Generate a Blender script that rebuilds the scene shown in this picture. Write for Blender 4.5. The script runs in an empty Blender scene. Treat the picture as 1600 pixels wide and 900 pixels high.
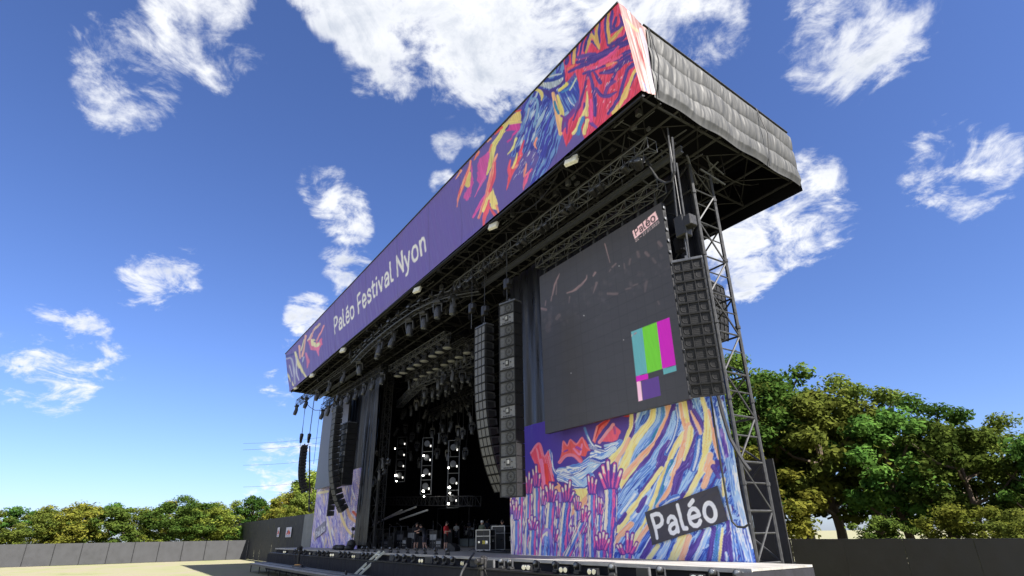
import bpy, bmesh, math, random
import numpy as np
from mathutils import Vector, Matrix, Euler

# ------------------------------------------------------------------ camera, sky, sun, exposure
DK = 1.90                      # height of the stage deck above the ground
CZ = DK + 0.93                 # eye height
FPX = 877.18                   # focal length in pixels of a 1600 px wide picture
YAW, PITCH, ROLL = math.radians(-56.47), math.radians(23.674), math.radians(-0.9357)
SUN_EL, SUN_AZ = math.radians(46), math.radians(12)   # azimuth from +X towards +Y
EXPOSURE = 1.95

scene = bpy.context.scene
col = scene.collection

_fwd = np.array([math.sin(YAW)*math.cos(PITCH), math.cos(YAW)*math.cos(PITCH), math.sin(PITCH)])
_r0 = np.array([math.cos(YAW), -math.sin(YAW), 0.0]); _u0 = np.cross(_r0, _fwd)
_rt = math.cos(ROLL)*_r0 + math.sin(ROLL)*_u0
_up = -math.sin(ROLL)*_r0 + math.cos(ROLL)*_u0
CM = np.array([_rt, _up, _fwd])
CAMP = np.array([0.0, 0.0, CZ])

cam_data = bpy.data.cameras.new('camera'); cam = bpy.data.objects.new('camera', cam_data); col.objects.link(cam)
cam_data.sensor_fit = 'HORIZONTAL'; cam_data.sensor_width = 36.0; cam_data.lens = 36.0*FPX/1600.0
cam_data.clip_start = 0.1; cam_data.clip_end = 5000
cam.matrix_world = Matrix(((_rt[0], _up[0], -_fwd[0], 0.0), (_rt[1], _up[1], -_fwd[1], 0.0), (_rt[2], _up[2], -_fwd[2], CZ), (0, 0, 0, 1)))
scene.camera = cam
scene.render.engine = 'CYCLES'
scene.cycles.use_denoising = True
scene.cycles.max_bounces = 6; scene.cycles.diffuse_bounces = 3; scene.cycles.transparent_max_bounces = 8
scene.view_settings.view_transform = 'Standard'; scene.view_settings.look = 'None'
scene.view_settings.gamma = 1.0; scene.view_settings.exposure = EXPOSURE
try: scene.view_settings.use_curve_mapping = False
except Exception: pass

def ray(px, py):
    return CM.T @ np.array([(px-800)/FPX, -(py-450)/FPX, 1.0])
def at_y(px, py, Y):
    d = ray(px, py); return Vector(CAMP + d*(Y/d[1]))
def at_x(px, py, X):
    d = ray(px, py); return Vector(CAMP + d*(X/d[0]))
def at_z(px, py, Z):
    d = ray(px, py); return Vector(CAMP + d*((Z-CZ)/d[2]))
def proj(P):
    P = np.asarray(P, dtype=float); c = (P-CAMP) @ CM.T
    return np.stack([800+FPX*c[..., 0]/c[..., 2], 450-FPX*c[..., 1]/c[..., 2]], -1)

world = bpy.data.worlds.new('World'); scene.world = world; world.use_nodes = True
def build_world():
    nt = world.node_tree; nt.nodes.clear(); N = nt.nodes; Lk = nt.links
    def n(t, **k):
        o = N.new(t)
        for a, b in k.items(): setattr(o, a, b)
        return o
    def math_(op, a, b=None, clamp=False):
        o = n('ShaderNodeMath', operation=op, use_clamp=clamp)
        for i, v in enumerate((a, b)):
            if v is None: continue
            if isinstance(v, (int, float)): o.inputs[i].default_value = v
            else: Lk.new(v, o.inputs[i])
        return o.outputs[0]
    out = n('ShaderNodeOutputWorld'); bg = n('ShaderNodeBackground'); Lk.new(bg.outputs[0], out.inputs[0])
    sky = n('ShaderNodeTexSky', sky_type='NISHITA', sun_disc=False)
    sky.sun_elevation = SUN_EL; sky.sun_rotation = math.radians(90) - SUN_AZ
    sky.altitude = 400; sky.air_density = 1.0; sky.dust_density = 0.6; sky.ozone_density = 3.0
    tc = n('ShaderNodeTexCoord'); d = tc.outputs['Generated']
    nz = n('ShaderNodeVectorMath', operation='NORMALIZE'); Lk.new(d, nz.inputs[0]); d = nz.outputs[0]
    # clouds lie on a layer: stretch direction by 1/height so that they flatten to the horizon
    sep = n('ShaderNodeSeparateXYZ'); Lk.new(d, sep.inputs[0])
    zz = math_('MAXIMUM', sep.outputs[2], 0.0); zz = math_('ADD', zz, 0.30)
    pl = n('ShaderNodeVectorMath', operation='DIVIDE'); Lk.new(d, pl.inputs[0])
    cmb = n('ShaderNodeCombineXYZ'); [Lk.new(zz, cmb.inputs[i]) for i in range(3)]; Lk.new(cmb.outputs[0], pl.inputs[1])
    def noise(scale, det, rough, dist=0.0, off=(0, 0, 0), lac=2.0):
        mp = n('ShaderNodeMapping'); Lk.new(pl.outputs[0], mp.inputs[0]); mp.inputs['Location'].default_value = off
        t = n('ShaderNodeTexNoise'); Lk.new(mp.outputs[0], t.inputs['Vector'])
        t.inputs['Scale'].default_value = scale; t.inputs['Detail'].default_value = det
        t.inputs['Roughness'].default_value = rough; t.inputs['Distortion'].default_value = dist; t.inputs['Lacunarity'].default_value = lac
        return t.outputs['Fac']
    fine = noise(8.5, 10, 0.63, 0.5, (3.1, 1.7, 0.4))
    big = noise(1.5, 5, 0.55, 0.2, (8.3, 4.2, 1.0))
    shade = noise(3.4, 6, 0.6, 0.3, (1.2, 7.7, 2.0))
    wisp = noise(19.0, 6, 0.66, 0.9, (5.2, 0.7, 2.4))
    # cumulus seen in the photograph: soft lobes at the directions where they stand
    lobes = [(480,-30,60,.95),(515,15,55,.95),(590,55,60,.95),(645,125,42,.75),(700,165,30,.6),(770,150,45,.8),(820,110,70,.9),(620,-30,150,1),(740,20,150,1),(560,10,80,.9),(640,90,75,.85),(690,130,50,.7),(760,90,95,.95),(850,70,110,.95),
             (960,-40,120,1),(1090,30,120,.8),(1080,100,62,.5),(1050,-30,100,.9),(1150,-20,80,.6),(880,20,120,.9),
             (500,285,48,.62),(535,330,55,.68),(550,365,36,.6),(495,250,32,.5),(700,222,34,.55),(735,212,30,.5),
             (545,420,46,.66),(520,405,26,.48),(693,288,28,.6),(480,492,42,.95),(505,500,30,.8),(462,545,38,.62),(440,600,40,.55),
             (450,740,70,.66),(1150,360,90,.85),(1165,430,60,.7),(1130,400,50,.7),(1240,330,120,.75),(570,130,26,.4),
             (330,40,110,.8),(190,110,120,.62),(250,430,80,.6),(100,560,110,.62),(1330,50,150,.8),(1500,260,120,.6)]
    tot = None
    for (x, y, r, a) in lobes:
        v = ray(x, y); v = v/np.linalg.norm(v)
        v2 = ray(x+r, y); v2 = v2/np.linalg.norm(v2); c2 = float(v@v2)
        dt = n('ShaderNodeVectorMath', operation='DOT_PRODUCT'); Lk.new(d, dt.inputs[0]); dt.inputs[1].default_value = tuple(v)
        mr = n('ShaderNodeMapRange', interpolation_type='SMOOTHSTEP'); Lk.new(dt.outputs['Value'], mr.inputs[0])
        mr.inputs[1].default_value = 1-(1-c2)*1.45; mr.inputs[2].default_value = 1-(1-c2)*.22; mr.inputs[3].default_value = 0.0; mr.inputs[4].default_value = a
        tot = mr.outputs[0] if tot is None else math_('MAXIMUM', tot, mr.outputs[0])
    # everywhere else in the sky: unseen cumulus from noise, its cover raised to add fill light; the lobes only say where the seen ones are
    inview = n('ShaderNodeVectorMath', operation='DOT_PRODUCT'); Lk.new(d, inview.inputs[0]); inview.inputs[1].default_value = tuple(_fwd)
    iv = n('ShaderNodeMapRange', interpolation_type='SMOOTHSTEP'); Lk.new(inview.outputs['Value'], iv.inputs[0])
    iv.inputs[1].default_value = 0.55; iv.inputs[2].default_value = 0.72
    gen = n('ShaderNodeMapRange', interpolation_type='SMOOTHSTEP'); Lk.new(big, gen.inputs[0]); gen.inputs[1].default_value = .35; gen.inputs[2].default_value = .53
    mixm = n('ShaderNodeMix'); Lk.new(iv.outputs[0], mixm.inputs['Factor']); Lk.new(gen.outputs[0], mixm.inputs['A']); Lk.new(tot, mixm.inputs['B'])
    base = mixm.outputs['Result']
    f2 = math_('MULTIPLY', math_('SUBTRACT', fine, 0.5), 2.3)
    w2 = math_('MULTIPLY', math_('SUBTRACT', wisp, 0.5), 0.7)
    dens = math_('ADD', math_('ADD', base, f2), w2)
    cov = n('ShaderNodeMapRange', interpolation_type='SMOOTHSTEP'); Lk.new(dens, cov.inputs[0]); cov.inputs[1].default_value = 0.44; cov.inputs[2].default_value = 1.08
    zero = n('ShaderNodeMapRange'); Lk.new(base, zero.inputs[0]); zero.inputs[1].default_value = 0.0; zero.inputs[2].default_value = 0.22
    cover = math_('MULTIPLY', cov.outputs[0], zero.outputs[0], True)
    # cloud brightness: lit edges, greyer thick middles
    thick = n('ShaderNodeMapRange', interpolation_type='SMOOTHSTEP'); Lk.new(math_('ADD', dens, math_('MULTIPLY', math_('SUBTRACT', shade, .5), 2.2)), thick.inputs[0])
    thick.inputs[1].default_value = 0.8; thick.inputs[2].default_value = 1.7
    cc = n('ShaderNodeMix', data_type='RGBA'); Lk.new(thick.outputs[0], cc.inputs['Factor'])
    cc.inputs['A'].default_value = (5.5, 5.6, 5.8, 1); cc.inputs['B'].default_value = (3.1, 3.4, 4.0, 1)
    # tint of the clear sky
    hs = n('ShaderNodeMix', data_type='RGBA', blend_type='MULTIPLY'); hs.inputs['Factor'].default_value = 1.0
    Lk.new(sky.outputs[0], hs.inputs['A']); hs.inputs['B'].default_value = SKY_TINT
    fin = n('ShaderNodeMix', data_type='RGBA'); Lk.new(cover, fin.inputs['Factor']); Lk.new(hs.outputs['Result'], fin.inputs['A']); Lk.new(cc.outputs['Result'], fin.inputs['B'])
    Lk.new(fin.outputs['Result'], bg.inputs['Color']); bg.inputs['Strength'].default_value = 0.05
SKY_TINT = (0.60, 0.685, 0.985, 1)
build_world()

sun_data = bpy.data.lights.new('sun', 'SUN'); sun = bpy.data.objects.new('sun', sun_data); col.objects.link(sun)
sun_data.energy = 4.3; sun_data.angle = math.radians(0.53); sun_data.color = (1.0, 0.95, 0.88)
_sd = Vector((math.cos(SUN_EL)*math.cos(SUN_AZ), math.cos(SUN_EL)*math.sin(SUN_AZ), math.sin(SUN_EL)))
sun.rotation_euler = _sd.to_track_quat('Z', 'Y').to_euler()

# ------------------------------------------------------------------ helpers
rng = random.Random(7); nrng = np.random.default_rng(11)

def srgb(r, g, b):
    f = lambda c: c/12.92 if c <= 0.04045 else ((c+0.055)/1.055)**2.4
    return (f(r/255), f(g/255), f(b/255))

MATS = {}
def mat(name, c, rough=0.6, metal=0.0, var=0.25, scale=3.0, bump=0.0, bscale=40.0, spec=0.5, emit=None, estr=0.0, stretch=(1, 1, 1), rvar=0.12):
    m = bpy.data.materials.new(name); m.use_nodes = True; nt = m.node_tree; N = nt.nodes; Lk = nt.links
    b = N['Principled BSDF']
    tc = N.new('ShaderNodeTexCoord'); mp = N.new('ShaderNodeMapping'); mp.inputs['Scale'].default_value = stretch
    Lk.new(tc.outputs['Object'], mp.inputs[0])
    t = N.new('ShaderNodeTexNoise'); t.inputs['Scale'].default_value = scale; t.inputs['Detail'].default_value = 6; t.inputs['Roughness'].default_value = .62
    Lk.new(mp.outputs[0], t.inputs['Vector'])
    r = N.new('ShaderNodeValToRGB'); r.color_ramp.elements[0].position = .3; r.color_ramp.elements[1].position = .72
    r.color_ramp.elements[0].color = tuple(max(0, x*(1-var)) for x in c)+(1,)
    r.color_ramp.elements[1].color = tuple(min(1, x*(1+var)) for x in c)+(1,)
    Lk.new(t.outputs['Fac'], r.inputs[0]); Lk.new(r.outputs[0], b.inputs['Base Color'])
    mr = N.new('ShaderNodeMapRange'); Lk.new(t.outputs['Fac'], mr.inputs[0]); mr.inputs[1].default_value = .3; mr.inputs[2].default_value = .7
    mr.inputs[3].default_value = max(.03, rough-rvar); mr.inputs[4].default_value = min(1, rough+rvar); Lk.new(mr.outputs[0], b.inputs['Roughness'])
    b.inputs['Metallic'].default_value = metal; b.inputs['Specular IOR Level'].default_value = spec
    if bump:
        t2 = N.new('ShaderNodeTexNoise'); t2.inputs['Scale'].default_value = bscale; t2.inputs['Detail'].default_value = 4; Lk.new(mp.outputs[0], t2.inputs['Vector'])
        bp = N.new('ShaderNodeBump'); bp.inputs['Strength'].default_value = bump; bp.inputs['Distance'].default_value = .02
        Lk.new(t2.outputs['Fac'], bp.inputs['Height']); Lk.new(bp.outputs[0], b.inputs['Normal'])
    if emit:
        b.inputs['Emission Color'].default_value = tuple(emit)+(1,); b.inputs['Emission Strength'].default_value = estr
    MATS[name] = m; return m

def print_mat(name, rough=.55, spec=.35, bump=.15, emit=0.0, bscale=6.0, stretch=(1, 1, 1), trans=0.0):
    """a printed cloth or a screen: flat print held in the colour attribute 'print'"""
    m = bpy.data.materials.new(name); m.use_nodes = True; nt = m.node_tree; N = nt.nodes; Lk = nt.links
    b = N['Principled BSDF']; a = N.new('ShaderNodeVertexColor'); a.layer_name = 'print'
    Lk.new(a.outputs['Color'], b.inputs['Base Color']); b.inputs['Roughness'].default_value = rough; b.inputs['Specular IOR Level'].default_value = spec
    tc = N.new('ShaderNodeTexCoord'); mp = N.new('ShaderNodeMapping'); mp.inputs['Scale'].default_value = stretch; Lk.new(tc.outputs['Object'], mp.inputs[0])
    t = N.new('ShaderNodeTexNoise'); t.inputs['Scale'].default_value = bscale; t.inputs['Detail'].default_value = 5; Lk.new(mp.outputs[0], t.inputs['Vector'])
    if bump:
        bp = N.new('ShaderNodeBump'); bp.inputs['Strength'].default_value = bump; bp.inputs['Distance'].default_value = .05
        Lk.new(t.outputs['Fac'], bp.inputs['Height']); Lk.new(bp.outputs[0], b.inputs['Normal'])
    if emit:
        Lk.new(a.outputs['Color'], b.inputs['Emission Color']); b.inputs['Emission Strength'].default_value = emit
    MATS[name] = m; return m

def cname(o): return o
def tag(o, label=None, cat=None, group=None, kind=None):
    if label: o['label'] = label
    if cat: o['category'] = cat
    if group: o['group'] = group
    if kind: o['kind'] = kind
    return o
def empty(name, loc=(0, 0, 0), label=None, cat=None, group=None, rz=0.0):
    o = bpy.data.objects.new(name, None); col.objects.link(o); o.location = loc; o.rotation_euler = (0, 0, rz)
    o.empty_display_size = .2
    return tag(o, label, cat, group)
def link(name, me, parent=None, loc=None, rot=None):
    o = bpy.data.objects.new(name, me); col.objects.link(o)
    if parent is not None: o.parent = parent
    if loc is not None: o.location = loc
    if rot is not None: o.rotation_euler = rot
    return o
def copy_tree(o, parent=None):
    c = o.copy(); col.objects.link(c); c.parent = parent
    for ch in list(o.children): copy_tree(ch, c)
    return c
def ordinal(i):
    return ['first', 'second', 'third', 'fourth', 'fifth', 'sixth', 'seventh', 'eighth', 'ninth', 'tenth', 'eleventh', 'twelfth', 'thirteenth', 'fourteenth',
            'fifteenth', 'sixteenth', 'seventeenth', 'eighteenth', 'nineteenth', 'twentieth', 'twenty-first', 'twenty-second', 'twenty-third', 'twenty-fourth',
            'twenty-fifth', 'twenty-sixth', 'twenty-seventh', 'twenty-eighth', 'twenty-ninth', 'thirtieth', 'thirty-first', 'thirty-second'][i]

class MB:
    """collects shapes, builds ONE mesh"""
    def __init__(s): s.v = []; s.f = []; s.m = []; s.cur = 0; s.sm = []; s.smooth = False
    def add(s, vs, fs):
        o = len(s.v); s.v += [tuple(x) for x in vs]
        for f in fs: s.f.append(tuple(i+o for i in f)); s.m.append(s.cur); s.sm.append(s.smooth)
        return s
    def box(s, c, d, R=None, taper=None):
        hx, hy, hz = d[0]/2, d[1]/2, d[2]/2; P = []
        for sz in (-1, 1):
            k = 1 if (taper is None or sz < 0) else taper
            for sx, sy in ((-1, -1), (1, -1), (1, 1), (-1, 1)):
                p = Vector((sx*hx*k, sy*hy*k, sz*hz)); p = R @ p if R is not None else p
                P.append(Vector(c)+p)
        return s.add(P, [(3, 2, 1, 0), (4, 5, 6, 7), (0, 1, 5, 4), (1, 2, 6, 5), (2, 3, 7, 6), (3, 0, 4, 7)])
    def bbox(s, c, d, b=.02, R=None):
        """box with chamfered edges"""
        bm = bmesh.new(); bmesh.ops.create_cube(bm, size=1.0)
        bmesh.ops.scale(bm, vec=d, verts=bm.verts)
        bmesh.ops.bevel(bm, geom=bm.edges[:], offset=b, segments=1, affect='EDGES', profile=.5)
        P = [(Vector(c)+((R @ v.co) if R is not None else v.co)) for v in bm.verts]; bm.verts.index_update()
        s.add(P, [[v.index for v in f.verts] for f in bm.faces]); bm.free(); return s
    def tube(s, p, q, r, n=6, r2=None, caps=True):
        p = Vector(p); q = Vector(q); d = q-p
        if d.length < 1e-6: return s
        d.normalize(); a = d.orthogonal().normalized(); b = d.cross(a); r2 = r if r2 is None else r2
        P = []
        for c, rr in ((p, r), (q, r2)):
            for i in range(n):
                t = 2*math.pi*(i+.5)/n; P.append(c+a*math.cos(t)*rr+b*math.sin(t)*rr)
        F = [(i, (i+1) % n, n+(i+1) % n, n+i) for i in range(n)]
        if caps: F += [tuple(range(n-1, -1, -1)), tuple(range(n, 2*n))]
        return s.add(P, F)
    def path(s, pts, r, n=6):
        pts = [Vector(p) for p in pts]; rings = []
        a = None
        for i, p in enumerate(pts):
            d = (pts[min(i+1, len(pts)-1)]-pts[max(i-1, 0)]).normalized()
            if a is None: a = d.orthogonal().normalized()
            a = (a-d*a.dot(d)).normalized(); b = d.cross(a)
            rr = r[i] if isinstance(r, (list, tuple)) else r
            rings.append([p+a*math.cos(2*math.pi*k/n)*rr+b*math.sin(2*math.pi*k/n)*rr for k in range(n)])
        P = [x for g in rings for x in g]; F = []
        for i in range(len(pts)-1):
            for k in range(n): F.append((i*n+k, i*n+(k+1) % n, (i+1)*n+(k+1) % n, (i+1)*n+k))
        F += [tuple(range(n-1, -1, -1)), tuple(range((len(pts)-1)*n, len(pts)*n))]
        return s.add(P, F)
    def lathe(s, prof, n=12, o=(0, 0, 0), R=None):
        """profile of (radius, height)"""
        P = []
        for (r, h) in prof:
            for k in range(n):
                p = Vector((r*math.cos(2*math.pi*k/n), r*math.sin(2*math.pi*k/n), h)); P.append(Vector(o)+(R @ p if R is not None else p))
        F = []
        for i in range(len(prof)-1):
            for k in range(n): F.append((i*n+k, i*n+(k+1) % n, (i+1)*n+(k+1) % n, (i+1)*n+k))
        F += [tuple(range(n-1, -1, -1)), tuple(range((len(prof)-1)*n, len(prof)*n))]
        return s.add(P, F)
    def prism(s, poly, h, o=(0, 0, 0), R=None):
        """polygon in xy, extruded in z"""
        n = len(poly); P = []
        for z in (0, h):
            for (x, y) in poly:
                p = Vector((x, y, z)); P.append(Vector(o)+(R @ p if R is not None else p))
        F = [(i, (i+1) % n, n+(i+1) % n, n+i) for i in range(n)]+[tuple(range(n-1, -1, -1)), tuple(range(n, 2*n))]
        return s.add(P, F)
    def mesh(s, name, mats):
        me = bpy.data.meshes.new(name); me.from_pydata(s.v, [], s.f)
        if not isinstance(mats, (list, tuple)): mats = [mats]
        for m in mats: me.materials.append(MATS[m] if isinstance(m, str) else m)
        if len(mats) > 1: me.polygons.foreach_set('material_index', s.m)
        if any(s.sm): me.polygons.foreach_set('use_smooth', s.sm)
        me.update(); return me
    def build(s, name, mats, parent=None, loc=None, rot=None):
        return link(name, s.mesh(name, mats), parent, loc, rot)

# value noise in numpy
_perm = nrng.random((512, 512))
def vnoise(x, y):
    x = np.asarray(x, float); y = np.asarray(y, float)
    xi = np.floor(x).astype(int); yi = np.floor(y).astype(int); fx = x-xi; fy = y-yi
    fx = fx*fx*(3-2*fx); fy = fy*fy*(3-2*fy)
    g = lambda a, b: _perm[a & 511, b & 511]
    return (g(xi, yi)*(1-fx)+g(xi+1, yi)*fx)*(1-fy)+(g(xi, yi+1)*(1-fx)+g(xi+1, yi+1)*fx)*fy
def fbm(x, y, o=4, g=.5):
    s = 0; a = 1; t = 0
    for i in range(o): s = s+a*vnoise(x*2**i+17.3*i, y*2**i+5.1*i); t += a; a *= g
    return s/t

def sheet(name, P, colors, material, parent=None, thick=None):
    """P (nv,nu,3) grid of points -> one cloth mesh; colors (nv,nu,3) sRGB 0..1 is the print"""
    nv, nu = P.shape[:2]; me = bpy.data.meshes.new(name)
    V = P.reshape(-1, 3); idx = np.arange(nv*nu).reshape(nv, nu)
    F = np.stack([idx[:-1, :-1], idx[:-1, 1:], idx[1:, 1:], idx[1:, :-1]], -1).reshape(-1, 4)
    me.vertices.add(len(V)); me.vertices.foreach_set('co', V.ravel())
    me.loops.add(F.size); me.loops.foreach_set('vertex_index', F.ravel())
    me.polygons.add(len(F)); me.polygons.foreach_set('loop_start', np.arange(0, F.size, 4)); me.polygons.foreach_set('loop_total', np.full(len(F), 4))
    me.polygons.foreach_set('use_smooth', np.ones(len(F), bool))
    me.update(); me.validate()
    if colors is not None:
        c = np.clip(colors.reshape(-1, 3), 0, 1); lin = np.where(c <= .04045, c/12.92, ((c+.055)/1.055)**2.4)
        at = me.attributes.new('print', 'FLOAT_COLOR', 'POINT')
        at.data.foreach_set('color', np.concatenate([lin, np.ones((len(lin), 1))], 1).astype(np.float32).ravel())
    me.materials.append(MATS[material] if isinstance(material, str) else material)
    o = link(name, me, parent)
    if thick:
        sd = o.modifiers.new('thickness', 'SOLIDIFY'); sd.thickness = thick; sd.offset = -1
    return o

# ------------------------------------------------------------------ materials
mat('steel', (.042, .043, .046), .5, .3, .3, 6, spec=.35)
mat('dark_steel', (.02, .02, .022), .55, .1, .35, 6, spec=.25)
mat('alu', (.095, .10, .112), .45, .5, .2, 5)
mat('black_metal', (.018, .018, .02), .45, .2, .3, 8)
mat('black_plastic', (.02, .02, .021), .5, 0, .3, 8)
mat('black_cloth', (.004, .004, .0055), .85, 0, .35, 2.0, .3, 25, .1)
mat('scrim', (.009, .010, .015), .34, 0, .4, 1.6, .6, 5, .55, stretch=(3, 3, .35))
mat('skirt', (.013, .013, .018), .8, 0, .35, 2.0, .4, 20, .3, stretch=(3, 3, .5))
mat('speaker_case', (.011, .011, .0125), .6, 0, .3, 10, .1, 90, .3)
mat('speaker_light', (.11, .112, .12), .55, 0, .25, 14, .15, 160)
mat('speaker_dark', (.011, .011, .012), .6, 0, .3, 14, .1, 160)
mat('speaker_grey', (.085, .087, .093), .5, 0, .25, 12, .12, 120)
mat('speaker_front', (.028, .029, .031), .6, 0, .3, 60, .15, 220)
mat('fixture', (.055, .057, .063), .36, .25, .3, 12)
mat('bright_alu', (.55, .55, .54), .4, .6, .15, 6)
mat('speaker_edge', (.013, .0133, .0145), .6, 0, .25, 10, spec=.3)
mat('flood_glass', (.74, .74, .70), .3, 0, .05, 6)
mat('amp_panel', (.17, .172, .18), .5, .1, .25, 8)
mat('glass_lens', (.10, .11, .125), .16, .1, .1, 4, spec=.8)
mat('lamp_on', (.9, .9, .85), .4, 0, .02, 4, emit=(1, .97, .86), estr=9)
mat('lamp_soft', (.9, .9, .85), .4, 0, .02, 4, emit=(1, .97, .9), estr=.5)
mat('flood_case', (.72, .71, .66), .5, 0, .18, 6)
mat('deck_top', (.27, .26, .245), .55, 0, .3, 1.2, .1, 30, stretch=(.6, 3, 1))
mat('deck_lip', (.4, .385, .36), .55, 0, .2, 2)
mat('platform', (.40, .39, .37), .6, 0, .25, 2)
mat('case_black', (.016, .016, .018), .5, 0, .3, 6)
mat('case_grey', (.30, .305, .30), .55, 0, .25, 6)
mat('riser', (.17, .20, .19), .6, 0, .2, 3)
mat('chrome', (.75, .75, .76), .2, 1, .1, 6)
mat('white_paint', (.7, .7, .66), .5, 0, .1, 5)
mat('pale_ladder', (.72, .73, .62), .5, 0, .18, 5)
mat('yellow', (.75, .6, .06), .5, 0, .1, 5)
mat('red', (.6, .04, .04), .5, 0, .1, 5)
mat('orange', (.8, .42, .12), .5, 0, .1, 5)
mat('tarp', (.04, .041, .042), .62, 0, .26, 1.4, .35, 5.0, .28, stretch=(1, 3, .5))
mat('roof_skin', (.006, .006, .008), .75, 0, .3, 1.5, spec=.07)
mat('fence_cloth', (.030, .031, .034), .7, 0, .3, 1.2, .3, 10)
mat('fence_pale', (.20, .21, .21), .7, 0, .25, 1.0, .3, 10)
mat('cable', (.012, .012, .013), .5, 0, .2, 6)
mat('bark', (.09, .065, .045), .9, 0, .35, 4, .6, 12)
def ground_material():
    m = mat('ground_mat', (.2, .19, .115), .95, 0, .3, .22, .8, 7); N = m.node_tree.nodes; Lk = m.node_tree.links
    r = [n for n in N if n.type == 'VALTORGB'][0]; cr = r.color_ramp; cr.elements[0].position = .25; cr.elements[1].position = .78
    cr.elements[0].color = (.10, .12, .042, 1); cr.elements[1].color = (.25, .228, .16, 1)
    for p, c in ((.42, (.175, .18, .082, 1)), (.52, (.19, .178, .105, 1)), (.63, (.19, .165, .12, 1))): e = cr.elements.new(p); e.color = c
    t = [n for n in N if n.type == 'TEX_NOISE'][0]; t.inputs['Detail'].default_value = 12; t.inputs['Roughness'].default_value = .72
ground_material()
# ------------------------------------------------------------------ print painting (flat art on cloth)
def catmull(pts, k=8):
    pts = [np.array(p, float) for p in pts]
    if len(pts) == 2: return np.array([pts[0]+(pts[1]-pts[0])*t for t in np.linspace(0, 1, k)])
    P = [2*pts[0]-pts[1]]+pts+[2*pts[-1]-pts[-2]]; out = []
    for i in range(1, len(P)-2):
        for t in np.linspace(0, 1, k, endpoint=False):
            a, b, c, d = P[i-1], P[i], P[i+1], P[i+2]
            out.append(.5*((2*b)+(-a+c)*t+(2*a-5*b+4*c-d)*t*t+(-a+3*b-3*c+d)*t**3))
    out.append(P[-2]); return np.array(out)

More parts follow.
